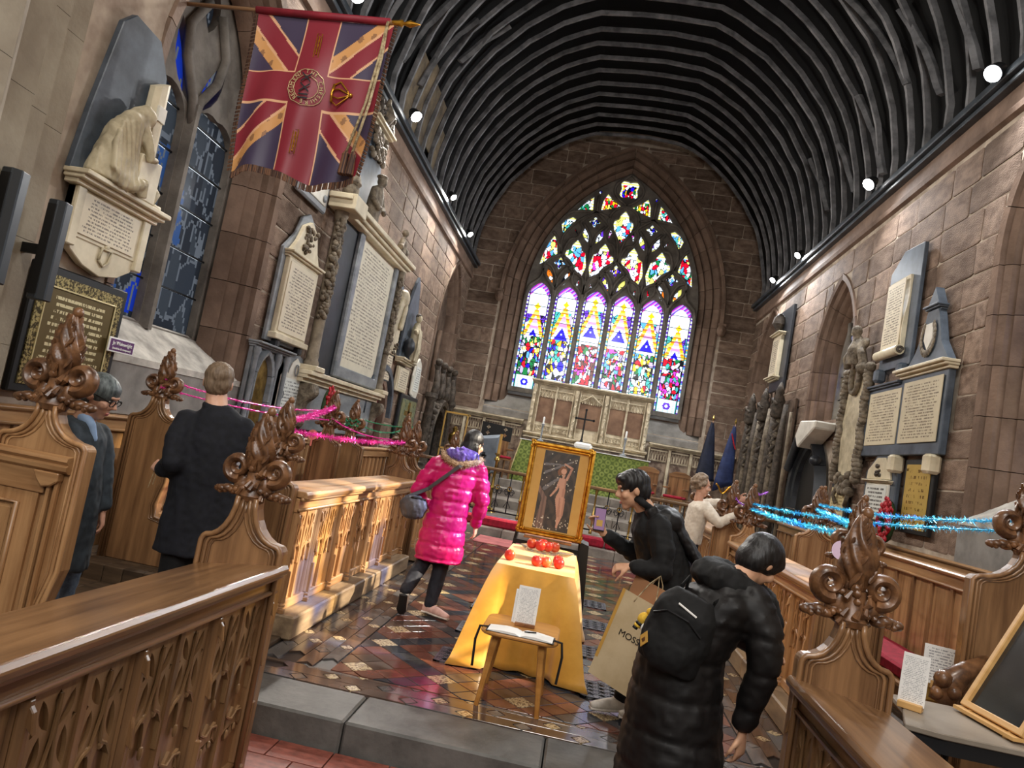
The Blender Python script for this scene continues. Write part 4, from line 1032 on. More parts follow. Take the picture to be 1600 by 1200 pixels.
def cornice(root, x0, x1, z, h, d, mat, name='cornice'):
    m = MB(); m.box(x0+.03, x1-.03, -d*.55, 0, z, z+h*.35); m.box(x0+.012, x1-.012, -d*.8, 0, z+h*.35, z+h*.65); m.box(x0, x1, -d, 0, z+h*.65, z+h)
    return m.build(name, mat, root, bevel=.006)
def foliage(root, name, mat, x0, x1, z0, z1, d, n, r=.03, seed=1):
    rr = random.Random(seed); m = MB()
    for i in range(n): m.ball((rr.uniform(x0, x1), -d+rr.uniform(-.02, .02), rr.uniform(z0, z1)), (r*rr.uniform(.6, 1.2), r*.8, r*rr.uniform(.6, 1.2)), 7, 5)
    return m.build(name, mat, root, smooth=True, kind='stuff')
INS = {}
def ins_plate(root, x0, x1, z0, z1, d, base, ink, rows, cols, name='inscription', dd=.012, thr=.47, rough=.5, metal=0):
    w, h = x1-x0, z1-z0; k = 'ins%d' % len(INS)
    MAT[k] = inscr(k, base, ink, rows, cols, rough, metal, x0=-w*.44, x1=w*.44, z0=h*.06, z1=h*.94, thr=thr); INS[k] = 1
    o = MB().box(-w/2, w/2, -dd, 0, 0, h).build(name, k, root, bevel=.004); o.location = ((x0+x1)/2, -d, z0); return o
CREAM, INK = C(226, 214, 188), C(120, 108, 92)
WHI, INK2 = C(226, 228, 222), C(120, 122, 120)
# 1 mourning figure monument -------------------------------------------------
p, rz = onL(5.1, 2.3); t = thing('mourner_monument', 'marble monument with mourning draped figure before a broken column on slate', 'monument', p, rz)
pp(t, 'slate_back', 'slate', [(-.52, .6), (.36, .6), (.34, 1.3), (.26, 1.68), (.1, 1.9), (-.22, 1.92), (-.34, 1.8), (-.46, 1.1)], 0, .05)
pb(t, 'tablet_body', 'marble', -.44, .4, .17, .52, 0, .07); ins_plate(t, -.36, .3, .2, .5, .07, CREAM, INK, 10, 60)
for x in (-.44, .34): pb(t, 'pilaster', 'marble', x, x+.09, .1, .52, 0, .09)
cornice(t, -.52, .5, .52, .1, .2, 'marble')
pp(t, 'apron', 'marble', [(-.4, .2), (.38, .2), (.34, .08), (.2, -.0), (0, -.04), (-.2, 0), (-.36, .08)], 0, .06)
MB().tube([(-.06, -.07, .08), (-.05, -.075, .17), (.06, -.075, .17), (.05, -.07, .08), (0, -.07, .04), (-.06, -.07, .08)], .01, 6).ball((0, -.07, .19), (.03, .015, .03)).build('crest', 'marble_fig', t, smooth=True)
m = MB(); n = 18; vs = []
for z in (.62, 1.46, 1.52, 1.56):
    for k in range(n):
        a = 2*pi*k/n; rr = .1*(1-.12*(z-.62))*(1-.06*(k % 2)); vs.append((.13+rr*cos(a), -.1+rr*sin(a)*.7, z+(.05*cos(a) if z > 1.5 else 0)))
m.add(vs, [(i*n+k, i*n+(k+1) % n, (i+1)*n+(k+1) % n, (i+1)*n+k) for i in range(3) for k in range(n)]+[list(range(3*n, 4*n))]); m.build('broken_column', 'marble', t)
pb(t, 'plaque', 'marble_white', .08, .18, 1.26, 1.38, .15, .175, .003)
pb(t, 'pedestal', 'marble', -.02, .24, .62, .95, .02, .2)
m = MB()
m.tube([(-.22, -.12, .62), (-.2, -.13, .8), (-.18, -.13, 1.0), (-.12, -.15, 1.14), (-.06, -.17, 1.2)], [(.17, .11), (.2, .12), (.16, .1), (.11, .08), (.06, .05)], 14, ref=(1, 0, 0))
m.ball((-.02, -.18, 1.22), (.058, .06, .075)); m.tube([(-.06, -.17, 1.15), (.0, -.22, 1.0), (.02, -.24, .92), (.14, -.2, .95)], [.05, .042, .034, .026], 8)
m.tube([(-.02, -.17, 1.28), (-.1, -.15, 1.2), (-.24, -.13, 1.02), (-.34, -.11, .8), (-.36, -.1, .64)], [.05, .07, .07, .06, .07], 8)
for i in range(9):
    a = i/8; m.tube([(-.28+.2*a, -.19-.02*sin(a*3), 1.08-.1*a), (-.36+.26*a, -.22, .9-.12*a), (-.34+.36*a, -.23, .72-.06*a), (-.2+.2*a, -.22, .63)], [.012, .02, .02, .016], 6)
m.tube([(-.1, -.2, .66), (.02, -.23, .72), (.04, -.22, .62)], [.06, .05, .04], 8)
blob(m, 'mourner', 'marble_fig', t, .011, 1, lambda co, n: n*(.005*sin(95*(co.x*.9+co.z*.35+.5*co.x*co.z))*(1 if co.z < 1.12 and co.x < -.0 else .15)))
m = MB(); m.tube([(.28, -.1, .62), (.33, -.12, .75), (.3, -.1, .85), (.34, -.09, .66), (.42, -.1, .63)], [.05, .045, .02, .03, .05], 8); m.ball((.36, -.1, .64), (.07, .05, .035)); m.build('drapery', 'marble_fig', t, smooth=True)
# 2 gothic brass in black frame ----------------------------------------------
p, rz = onL(5.0, 1.33); t = thing('brass_plate', 'large engraved brass plate in black frame on the left wall', 'memorial plate', p, rz)
pb(t, 'frame', 'black', -.5, .5, 0, .9, 0, .05, .01)
MAT['brass_orn'] = mk('brass_orn', C(176, 160, 108), C(70, 60, 36), rough=.35, metal=.6, scale=(60, 60, 60), lo=.44, hi=.54, detail=2)
m = MB(); m.holed([(-.44, .06), (.44, .06), (.44, .84), (-.44, .84)], [[(-.36, .15), (.36, .15), (.36, .75), (-.36, .75)]], -.06, -.05); m.build('ornate_border', 'brass_orn', t)
ins_plate(t, -.36, .36, .15, .75, .05, C(112, 96, 62), C(226, 214, 170), 11, 40, 'lettering', .006, .45, .35, .5)
for a, b, c_, d_ in ((-.36, .36, .75, .762), (-.36, .36, .138, .15), (-.372, -.36, .138, .762), (.36, .372, .138, .762)): pb(t, 'fillet', 'brass_letter', a, b, c_, d_, .05, .066, .002)
# 3 purple sign
p, rz = onL(5.49, 1.735); t = thing('name_sign', 'small purple sign with white lettering on the left window sill', 'sign', (p[0]+.09, p[1], p[2]), rz)
reg('purple', C(92, 44, 100), rough=.5)
pb(t, 'sign_board', 'white', -.16, .16, 0, .115, 0, .012, .002); pb(t, 'sign_face', 'purple', -.148, .148, .012, .103, .012, .014, 0)
txt('Jn Wainwright', 'lettering', .042, 'white', t, (0, -.0155, .072)); txt('(musician & composer)', 'lettering', .025, 'white', t, (0, -.0155, .032))
pb(t, 'foot', 'white', -.05, .05, 0, .006, -.08, 0, 0)
# 4 tablet with foliage pediment ----------------------------------------------
p, rz = onL(8.6, 2.34); t = thing('memorial_tablet', 'cream marble tablet with scrolled foliage pediment beside the left window', 'wall tablet', p, rz)
pp(t, 'backing', 'marble_grey', [(-.56, -.06), (.54, -.06), (.56, .1), (.54, 1.05), (.44, 1.14), (.3, 1.3), (.2, 1.52), (0, 1.62), (-.2, 1.52), (-.3, 1.3), (-.46, 1.14), (-.56, 1.05)], 0, .04)
pb(t, 'slab', 'marble', -.46, .46, .04, .96, .04, .1); ins_plate(t, -.42, .42, .08, .92, .1, CREAM, INK, 20, 46)
cornice(t, -.52, .52, .96, .08, .16, 'marble'); pb(t, 'ledge', 'marble', -.5, .5, -.02, .05, .03, .14)
for x in (-.38, .3): pb(t, 'bracket', 'slate_dark', x, x+.1, -.12, -.02, 0, .12, .02)
pp(t, 'pediment', 'marble', [(-.46, 1.04), (.46, 1.04), (.32, 1.2), (.2, 1.42), (0, 1.52), (-.2, 1.42), (-.32, 1.2)], .04, .09); foliage(t, 'foliage', 'carved_stone', -.16, .16, 1.1, 1.42, .1, 34, .032, 4)
# 5 gothic niche with brass
p, rz = onL(8.27, 1.2); t = thing('brass_niche', 'gothic stone niche holding a narrow gilt brass under the cream tablet', 'niche', p, rz)
pb(t, 'backing', 'marble_grey', -.47, .47, 0, .96, 0, .05); cornice(t, -.52, .5, .96, .07, .16, 'marble_grey')
pp(t, 'brass', 'brass', archpoly(.17, .6, .86, .1, 8, -.16), .05, .065, .002)
moulded(t, .19, .6, .9, .06, [[(0, .05), (.01, .11), (.05, .12), (.07, .05)]], -.16, 'marble_grey', seg=.6)
for x in (-.44, .14, .4): MB().lathe([(.035, 0), (.045, .05), (.028, .08), (.028, .86), (.045, .92), (.04, .96)], x, -.09, 0, 10).build('shaft', 'marble_grey', t, smooth=40)
# 6 white memorial with scalloped head
p, rz = onL(9.05, 1.42); t = thing('memorial_tablet', 'white memorial tablet with scalloped head above the red wreath', 'wall tablet', p, rz)
pp(t, 'backing', 'marble_grey', [(-.5, 0), (.5, 0), (.5, .55), (.42, .66), (.24, .78), (0, .84), (-.24, .78), (-.42, .66), (-.5, .55)], 0, .05)
pp(t, 'plate', 'marble_white', [(-.4, .06), (.4, .06), (.4, .52), (.3, .6), (.2, .56), (.14, .7), (0, .78), (-.14, .7), (-.2, .56), (-.3, .6), (-.4, .52)], .05, .065)
ins_plate(t, -.34, .34, .08, .5, .065, WHI, INK2, 9, 40)
for x, z, r_ in ((0, .62, .07), (-.3, .28, .05), (.3, .28, .05)): MB().tube([(x+r_*.7*cos(a*pi/8), -.08, z+r_*sin(a*pi/8)) for a in range(16)], .008, 5, closed=True).build('wreath', 'marble_grey', t)
# 7 the great monument --------------------------------------------------------
p, rz = onL(11.25, 1.3); t = thing('grand_monument', 'huge baroque monument with long inscription, garlanded column and demi-figure', 'monument', p, rz)
pb(t, 'base_block', 'marble_grey', -1.75, 1.3, .0, .62, 0, .1); cornice(t, -2.15, 1.4, .62, .16, .26, 'marble')
pb(t, 'ground_panel', 'slate_dark', -1.72, 1.32, .78, 3.0, 0, .06)
m = MB(); m.holed([(-.98, .82), (1.2, .82), (1.2, 3.1), (-.98, 3.1)], [[(-.8, 1.0), (1.05, 1.0), (1.05, 3.0), (-.8, 3.0)]], -.13, -.05); m.build('panel_frame', 'marble_grey', t, bevel=.02)
ins_plate(t, -.8, 1.05, 1.0, 3.0, .06, C(222, 214, 192), C(136, 128, 112), 34, 60)
for sx, wd in ((-1.92, .075), (1.32, .06)):
    MB().lathe([(wd*1.3, 0), (wd*1.4, .06), (wd*1.05, .1), (wd*1.15, .16), (wd, .2), (wd*.95, 2.0), (wd*1.25, 2.06), (wd*1.4, 2.14)], sx, -.13, .84, 14).build('column', 'reredos_dull', t, smooth=40)
    g = MB(); rr = random.Random(int(sx*10)+50)
    for i in range(90): z = 1.5+1.35*i/90; a = rr.uniform(pi, 2*pi); g.ball((sx+wd*.9*cos(a)-.02, -.13+wd*.9*sin(a), z), rr.uniform(.03, .05), 6, 5)
    g.build('garland', 'carved_stone', t, smooth=True, kind='stuff')
    MB().box(sx-.17, sx+.17, -.28, 0, .78, .85).build('column_base', 'marble', t, bevel=.01)
    s_ = MB(); s_.prism([(-.0, .62), (-.26, .62), (-.3, .5), (-.24, .42), (-.17, .36), (-.14, .2), (-.18, .1), (-.14, .02), (-.0, .0)], sx-.1, sx+.1, 'x'); s_.build('scroll_bracket', 'carved_stone', t, bevel=.02)
    MB().tube([(sx, -.24+.06*cos(a)*(1-a/16), .52+.06*sin(a)*(1-a/16)) for a in [i*.5 for i in range(26)]], .016, 6).build('volute', 'carved_stone', t, smooth=True)
m = MB(); m.box(-2.06, 1.42, -.2, 0, 2.98, 3.03); m.box(-2.12, 1.46, -.26, 0, 3.03, 3.08); m.box(-2.18, 1.5, -.33, 0, 3.08, 3.15); m.box(-2.14, -1.66, -.38, 0, 2.96, 3.17); m.build('entablature', 'marble', t, bevel=.01)
pp(t, 'obelisk', 'slate', [(-1.6, 3.15), (-.5, 3.15), (-.66, 4.0), (-.85, 4.72), (-1.2, 4.72), (-1.45, 4.0)], .02, .1)
F_ = lambda x, y, z: (-.98+(x+.33)*.72, y*.62, 3.15+(z-3.3)*.72)
m = MB(); m.tube([F_(-.35, -.34, 3.3), F_(-.35, -.34, 3.5), F_(-.33, -.35, 3.75), F_(-.33, -.36, 3.98), F_(-.32, -.38, 4.06)], [(.14, .1), (.15, .11), (.17, .11), (.16, .09), (.05, .05)], 14, ref=(1, 0, 0))
m.ball(F_(-.31, -.42, 4.17), (.07, .08, .09)); m.ball(F_(-.31, -.4, 4.27), (.085, .09, .035)); m.tube([F_(-.1, -.36, 3.92), F_(-.02, -.42, 3.7), F_(-.12, -.54, 3.55), F_(-.2, -.55, 3.6)], [.055, .05, .04, .032], 8)
m.tube([F_(-.56, -.36, 3.92), F_(-.62, -.42, 3.7), F_(-.48, -.54, 3.55), F_(-.4, -.55, 3.6)], [.055, .05, .04, .032], 8)
blob(m, 'demi_figure', 'carved_stone', t, .013, 2)
foliage(t, 'trophy', 'carved_stone', -1.35, -.75, 4.02, 4.45, .15, 46, .055, 11)
cornice(t, -1.5, -.6, 4.5, .1, .22, 'marble', 'cap'); m = MB()
for s in (1, -1): m.tube([(-1.05+s*(.1+.32*cos(a)), -.14, 4.6+.2*sin(a)) for a in [pi*i/10 for i in range(11)]], .045, 7)
m.lathe([(.06, 0), (.1, .08), (.14, .16), (.09, .26), (.04, .32), (.03, .4)], -1.05, -.15, 4.6, 12); m.build('urn', 'carved_stone', t, smooth=40)
foliage(t, 'urn_garland', 'carved_dark', -1.4, -.7, 4.6, 4.85, .16, 34, .05, 12)
m = MB(); m.tube([(.7, -.22, 3.15), (.72, -.24, 3.32), (.7, -.24, 3.44)], [.1, .08, .045], 10); m.ball((.7, -.26, 3.52), .065); m.tube([(.65, -.26, 3.38), (.5, -.3, 3.26), (.4, -.3, 3.2)], [.04, .035, .06], 8); m.ball((.9, -.22, 3.24), (.16, .1, .08)); blob(m, 'cherub', 'carved_stone', t, .016, 2)
m = MB(); m.ball((-1.9, -.18, 3.28), (.13, .11, .13)); m.lathe([(.12, 0), (.05, .1), (.13, .22), (.09, .34), (.02, .42)], -1.9, -.18, 3.16, 10); m.build('end_urn', 'carved_stone', t, smooth=40)
# 8 draped tablet
p, rz = onL(13.05, 2.36); t = thing('draped_tablet', 'tall tablet hung with carved drapery right of the great inscription', 'monument', p, rz)
pp(t, 'backing', 'slate', [(-.36, .0), (.36, .0), (.36, 1.5), (.28, 1.72), (0, 1.86), (-.28, 1.72), (-.36, 1.5)], 0, .05); pb(t, 'tablet', 'marble', -.28, .3, .5, 1.3, .05, .1)
ins_plate(t, -.24, .28, .02, .48, .06, CREAM, INK, 9, 30)
m = MB()
for i in range(9): x = -.32+.05*i if i < 5 else .1+.05*(i-5); m.tube([(-.05+.02*i, -.14, 1.6), (x*.8, -.16, 1.4), (x, -.13, 1.0), (x*1.05, -.12, .55 if i < 5 else 1.0)], [.045, .04, .03, .035], 7)
m.ball((0, -.14, 1.55), (.26, .1, .16)); blob(m, 'drapery', 'marble_fig', t, .016, 1)
foliage(t, 'foliage', 'carved_stone', -.1, .26, .52, .72, .12, 16, .03, 21)
# 9 slate obelisk with figure
p, rz = onL(14.2, 2.85); t = thing('figure_monument', 'grey slate obelisk with small weeping statue and urn, left wall', 'monument', p, rz)
pp(t, 'backing', 'slate', [(-.46, .05), (.46, .05), (.4, 1.0), (.12, 1.6), (0, 1.74), (-.12, 1.6), (-.42, 1.0)], 0, .06); cornice(t, -.52, .52, -.04, .1, .2, 'marble')
m = MB(); m.tube([(.1, -.16, .05), (.1, -.16, .4), (.08, -.16, .68), (.06, -.17, .82)], [(.15, .1), (.14, .1), (.13, .09), (.06, .06)], 12, ref=(1, 0, 0)); m.ball((.05, -.18, .92), (.065, .07, .085)); m.tube([(.0, -.17, .76), (-.1, -.22, .6), (-.16, -.2, .66)], [.05, .042, .035], 8)
for i in range(6): m.tube([(.0+.04*i, -.25, .7), (-.02+.05*i, -.27, .35), (-.04+.055*i, -.25, .05)], [.012, .018, .02], 6)
blob(m, 'statue', 'marble_fig', t, .014, 1); MB().ball((.06, -.17, .96), (.07, .065, .06)).build('statue_hair', 'carved_dark', t, smooth=True)
MB().lathe([(.07, 0), (.04, .05), (.12, .2), (.1, .34), (.04, .42)], -.24, -.16, .05, 12).build('urn', 'slate_dark', t, smooth=40)
# 10, 11 small tablets
p, rz = onL(14.35, 2.27); t = thing('memorial_tablet', 'small square cream tablet below the slate obelisk', 'wall tablet', p, rz); pb(t, 'slab', 'marble', -.42, .42, 0, .48, 0, .06); ins_plate(t, -.36, .36, .05, .44, .06, CREAM, INK, 8, 36)
p, rz = onL(15.55, 2.3); t = thing('memorial_tablet', 'narrow white scroll-shaped tablet beside the carved tomb canopy', 'wall tablet', p, rz)
pp(t, 'slab', 'marble_white', [(-.3, 0), (.2, -.1), (.34, .1), (.3, .5), (.24, .7), (0, .82), (-.24, .7), (-.34, .4)], 0, .05, .02); ins_plate(t, -.22, .2, .08, .62, .05, WHI, INK2, 10, 24)
p, rz = onL(8.5, 4.08); t = thing('memorial_tablet', 'pale framed tablet half hidden below the hanging flag', 'wall tablet', p, rz); pb(t, 'frame', 'marble_grey', -.46, .46, 0, 1.2, 0, .06, .02); pb(t, 'slab', 'marble_white', -.38, .38, .08, 1.12, .06, .075)
for x in (-.3, .3):
    for z in (.16, 1.04): MB().ball((x, -.085, z), (.05, .02, .05), 8, 5).build('rosette', 'marble_grey', t, smooth=True)
# 12 curtained doorway
p, rz = onL(12.95, 0); t = bpy.data.objects.new('door_1', None); COL.objects.link(t); t['kind'] = 'structure'; t.location = p; t.rotation_euler = (0, 0, rz)
m = MB(); vs = []; n = 30
for i in range(n+1):
    x = -.62+1.24*i/n; d = .1+.03*sin(i*1.9); c_, R_ = arch_c(.62, .6); zt = 1.75+sqrt(max(0, R_**2-(abs(x)+c_)**2)); vs += [(x, d, -.1), (x, d, zt), (x, d+.02, zt), (x, d+.02, -.1)]
m.add(vs, [(i*4+a, i*4+(a+1) % 4, (i+1)*4+(a+1) % 4, (i+1)*4+a) for i in range(n) for a in range(4)]); m.build('curtain', 'curtain', t, smooth=True)
moulded(t, .62, 1.75, 2.35, 1.0, [[(-.02, -.1), (0, .03), (.1, .04), (.13, -.01)]], 0, 'stone_smooth', seg=.4)
# hood with dark slate half-round
moulded(t, .66, 1.8, 2.42, 1.7, [[(.1, 0), (.12, .1), (.22, .1), (.24, 0)]], 0, 'slate', seg=1.0, name='hood')
# 13 framed brass picture
p, rz = onL(15.25, 1.22); t = thing('framed_brass', 'glazed green-gold memorial brass in dark frame by the carved tomb', 'memorial plate', p, rz)
pb(t, 'frame', 'slate_dark', -.72, .72, 0, 1.04, 0, .06, .015); MAT['greenbrass'] = mk('greenbrass', C(150, 150, 110), C(96, 120, 104), rough=.2, metal=.3, scale=(5, 5, 5)); pb(t, 'brass', 'greenbrass', -.62, .62, .09, .95, .06, .07, 0)
m = MB(); m.box(-.06, .06, -.085, -.07, .3, .9); m.box(-.3, .3, -.085, -.07, .62, .72); m.build('cross_relief', 'brass', t)
# 14 carved tomb canopy
p, rz = onL(18.0, .9); t = thing('tomb_canopy', 'dark carved stone tomb canopy with cusped round arch at the far left', 'tomb', p, rz)
pp(t, 'recess_shade', 'black', archpoly(.62, .55, 1.2, 0, 10), 0, .02)  # flat black plate on the wall stands in for shade under the arch
moulded(t, .66, .55, 1.24, 0, [[(0, .02), (.02, .2), (.1, .24), (.14, .16)], [(.13, .16), (.16, .28), (.28, .3), (.34, .1), (.36, 0)]], 0, 'carved_dark', seg=.4)
m = MB()
for i in range(17): a = pi*i/16; m.ball((1.06*cos(a), -.22, .58+.86*sin(a)), .07, 7, 5)
m.build('crockets', 'carved_dark', t, smooth=True)
for x in (-1.05, -.35, .4, 1.1):
    m = MB(); m.tube([(x-.1, -.16, 1.5), (x, -.2, 1.8), (x+.12, -.16, 2.1), (x+.05, -.12, 2.3)], [.05, .09, .05, .08], 8); m.tube([(x+.16, -.16, 1.55), (x+.02, -.18, 1.85), (x-.06, -.16, 2.15)], [.04, .06, .05], 8); m.ball((x, -.16, 2.35), .09); m.ball((x+.1, -.2, 1.66), (.08, .07, .13)); m.build('finial', 'carved_dark', t, smooth=True)
for x in (-1.2, 1.2): MB().lathe([(.16, 0), (.18, .1), (.1, .16), (.1, 1.4), (.16, 1.5), (.14, 1.6)], x, -.16, 0, 10).build('shaft', 'carved_dark', t, smooth=40)
# 15 wreath of poppies
def wreath(name, label, loc, rz, R=.16, n=40, h=1.25):
    t = thing(name, label, 'wreath', loc, rz); MB().tube([(R*cos(2*pi*i/18), -.03, h*R*sin(2*pi*i/18)+R*h) for i in range(18)], .03, 6, closed=True).build('ring', 'wreath_green', t)
    m = MB(); r = random.Random(n)
    for i in range(n*2):
        a = r.uniform(0, 2*pi); d = R+r.uniform(-.075, .04); c = (d*cos(a), -.06+r.uniform(-.015, .01), R*h+h*d*sin(a)); m.ball(c, (.032, .014, .032), 8, 4); m.ball((c[0], c[1]-.012, c[2]), .009, 5, 3)
    m.build('poppies', 'poppy', t, smooth=True, kind='stuff'); return t
reg('wreath_green', C(40, 60, 30), rough=.8); reg('poppy', C(190, 16, 36), C(120, 6, 20), rough=.6, scale=(30, 30, 30))
p, rz = onL(9.62, 1.4); wreath('poppy_wreath', 'red poppy wreath propped below the garlanded column on the left', (p[0]+.33, p[1], p[2]), rz, .14, 36, 1.7)
# ---------------- right wall
# local x = -(world y - u): positive x is nearer the camera
p, rz = onR(10.1, 3.4); t = thing('scroll_tablet', 'cream scroll-shaped tablet on tall blue slate back, upper right wall', 'wall tablet', p, rz)
pp(t, 'backing', 'slate', [(-.48, .1), (.5, .1), (.5, 1.7), (-.1, 1.74), (-.48, 1.5)], 0, .05)
m = MB(); vs = []
for i in range(13): z = .3+1.02*i/12; d = .09+.02*sin(i*.5); vs += [(-.36, -d, z), (.28, -d, z), (.28, -.05, z), (-.36, -.05, z)]
m.add(vs, [(i*4+a, i*4+(a+1) % 4, (i+1)*4+(a+1) % 4, (i+1)*4+a) for i in range(12) for a in range(4)]+[(0, 1, 2, 3), (51, 50, 49, 48)]); m.build('scroll', 'marble', t)
ins_plate(t, -.32, .24, .36, 1.28, .11, CREAM, INK, 22, 34)
MB().tube([(-.4, -.12, .3), (.32, -.12, .3)], .065, 12).build('scroll_roll', 'marble', t, smooth=40)
MB().tube([(.33, -.12+.05*cos(a)*(1-a/16), .3+.05*sin(a)*(1-a/16)) for a in [i*.5 for i in range(26)]], .008, 5).build('roll_spiral', 'carved_dark', t)
for x in (-.42, .3): pb(t, 'bracket', 'slate', x, x+.14, -.06, .12, 0, .14, .03)
# paired tablets with pediment and shield
p, rz = onR(9.5, 2.35); t = thing('paired_tablet', 'pair of cream tablets in blue slate frame topped by shield gable', 'wall tablet', p, rz)
pb(t, 'frame', 'slate', -1.25, 1.05, -.02, .96, 0, .08, .01)
ins_plate(t, -1.12, -.12, .12, .84, .08, C(214, 202, 172), C(126, 112, 90), 17, 46); ins_plate(t, -.02, .98, .12, .88, .09, C(206, 194, 164), C(116, 102, 82), 19, 50)
cornice(t, -.2, 1.12, .94, .1, .2, 'marble'); cornice(t, -1.3, -.16, .86, .08, .14, 'slate', 'lesser_cornice')
pp(t, 'gable', 'slate', [(-.12, 1.04), (1.04, 1.04), (.95, 1.14), (.8, 1.3), (.68, 1.62), (.62, 1.72), (.34, 1.72), (.28, 1.5), (.14, 1.25), (-.0, 1.12)], 0, .09, .012)
cornice(t, .3, .68, 1.7, .07, .14, 'slate', 'gable_cap'); pp(t, 'gable_top', 'slate', [(.34, 1.77), (.64, 1.77), (.49, 2.0)], 0, .1)
pp(t, 'shield', 'marble_white', [(.38, 1.55), (.58, 1.55), (.59, 1.35), (.48, 1.22), (.37, 1.35)], .09, .11)
m = MB()
for s in (1, -1):
    for i in range(9): a = -pi/2+s*(i+.5)*pi*.09; m.ball((.48+.17*cos(a), -.11, 1.38+.2*sin(a)), (.03, .014, .05), 7, 4)
m.build('laurel', 'carved_stone', t, smooth=True)
for x in (-.1, .84): pb(t, 'bracket', 'marble', x, x+.16, -.24, -.02, 0, .16, .03)
# carved cartouche
p, rz = onR(11.2, 1.85); t = thing('cartouche', 'tall carved cartouche hung with foliage and ribbon around a blank oval slab', 'monument', p, rz)
pp(t, 'slab', 'marble_fig', [(-.3, .25), (.0, .15), (.34, .3), (.42, .9), (.38, 1.5), (.05, 1.75), (-.3, 1.5), (-.4, .9)], 0, .1, .02)
m = MB(); r = random.Random(8)
for s in (1, -1):
    for i in range(26): z = .15+1.6*i/25; m.ball((s*(.44+.03*sin(i))+.02, -.1, z), (r.uniform(.05, .09), .08, r.uniform(.05, .08)), 7, 5)
for i in range(16): m.ball((r.uniform(-.3, .35), -.1, r.uniform(-.05, .2)), r.uniform(.04, .08), 7, 5)
m.tube([(-.12, -.1, .1), (-.3, -.12, -.1), (-.2, -.1, -.22)], .03, 6); m.tube([(.1, -.1, .1), (.3, -.12, -.12), (.18, -.1, -.24)], .03, 6)
m.build('carved_border', 'carved_stone', t, smooth=True)
MB().tube([(.02+.16*cos(2*pi*i/16), -.14, 1.62+.22*sin(2*pi*i/16)) for i in range(16)], .04, 7, closed=True).build('oval_frame', 'carved_stone', t, smooth=True)
m = MB(); m.tube([(0, -.14, 1.84), (.04, -.18, 2.05), (0, -.16, 2.25)], [.16, .13, .06], 10); m.ball((.0, -.2, 2.33), (.075, .08, .095)); m.ball((-.2, -.14, 2.12), (.14, .05, .09)); m.ball((.22, -.14, 2.12), (.14, .05, .09)); m.tube([(.12, -.16, 2.1), (.3, -.2, 1.95), (.34, -.16, 1.78)], .06, 8); m.tube([(-.12, -.16, 2.1), (-.3, -.2, 1.95), (-.3, -.16, 1.8)], .06, 8); m.ball((.32, -.16, 1.74), .1); blob(m, 'cherub', 'carved_stone', t, .018, 2)
# gabled white tablet
p, rz = onR(9.98, 1.46); t = thing('memorial_tablet', 'small white tablet with pointed grey gable near the red wreath, right wall', 'wall tablet', p, rz)
pp(t, 'backing', 'slate', [(-.5, 0), (.5, 0), (.5, .66), (.2, .94), (-.1, .94), (-.5, .66)], 0, .06, .012); pp(t, 'gable', 'marble', [(-.38, .56), (.38, .56), (.34, .68), (.14, .84), (-.1, .84), (-.36, .68)], .06, .09)
cornice(t, -.42, .42, .5, .05, .14, 'marble'); pb(t, 'slab', 'marble_white', -.36, .36, .04, .5, .06, .09); ins_plate(t, -.33, .33, .08, .48, .09, WHI, C(90, 88, 84), 7, 30, thr=.43)
foliage(t, 'crest', 'carved_dark', -.04, .08, .6, .78, .1, 8, .03, 9)
# brass plaque, small framed plaque, wreath
p, rz = onR(8.9, 1.42); t = thing('brass_plate', 'upright polished brass plaque on black board, right wall', 'memorial plate', p, rz)
pb(t, 'board', 'black', -.4, .36, 0, .86, 0, .05, .008); ins_plate(t, -.34, .28, .05, .8, .05, C(214, 182, 100), C(128, 98, 48), 9, 22, 'brass', .008, .55, .25, .4)
for x in (-.3, .24): MB().ball((x, -.062, .74), (.02, .008, .02), 8, 5).build('stud', 'brass', t, smooth=True)
p, rz = onR(11.45, 1.36); t = thing('framed_notice', 'small brass notice in dark frame below the cartouche', 'memorial plate', p, rz); pb(t, 'frame', 'slate_dark', -.36, .34, 0, .56, 0, .05, .01); ins_plate(t, -.3, .28, .06, .5, .05, C(214, 196, 150), C(140, 120, 80), 8, 26)
p, rz = onR(9.42, 1.28); wreath('poppy_wreath', 'red poppy wreath leaning between the brass plaque and gabled tablet', (p[0]-.1, p[1], p[2]), rz, .17, 44, 1.35)
# far tablet
p, rz = onR(16.3, 4.0); t = thing('memorial_tablet', 'distant narrow cream tablet with urn on black slate, far right wall', 'wall tablet', p, rz)
pb(t, 'backing', 'slate_dark', -.55, .6, -.2, 1.62, 0, .06); pb(t, 'slab', 'marble', -.42, .2, .1, 1.0, .06, .14); ins_plate(t, -.38, .16, .14, .96, .14, CREAM, INK, 16, 26); cornice(t, -.5, .28, 1.0, .08, .22, 'marble'); cornice(t, -.5, .28, .02, .08, .22, 'marble', 'ledge')
MB().lathe([(.08, 0), (.05, .06), (.15, .2), (.12, .36), (.04, .44)], -.1, -.14, 1.08, 12).build('urn', 'carved_dark', t, smooth=40)
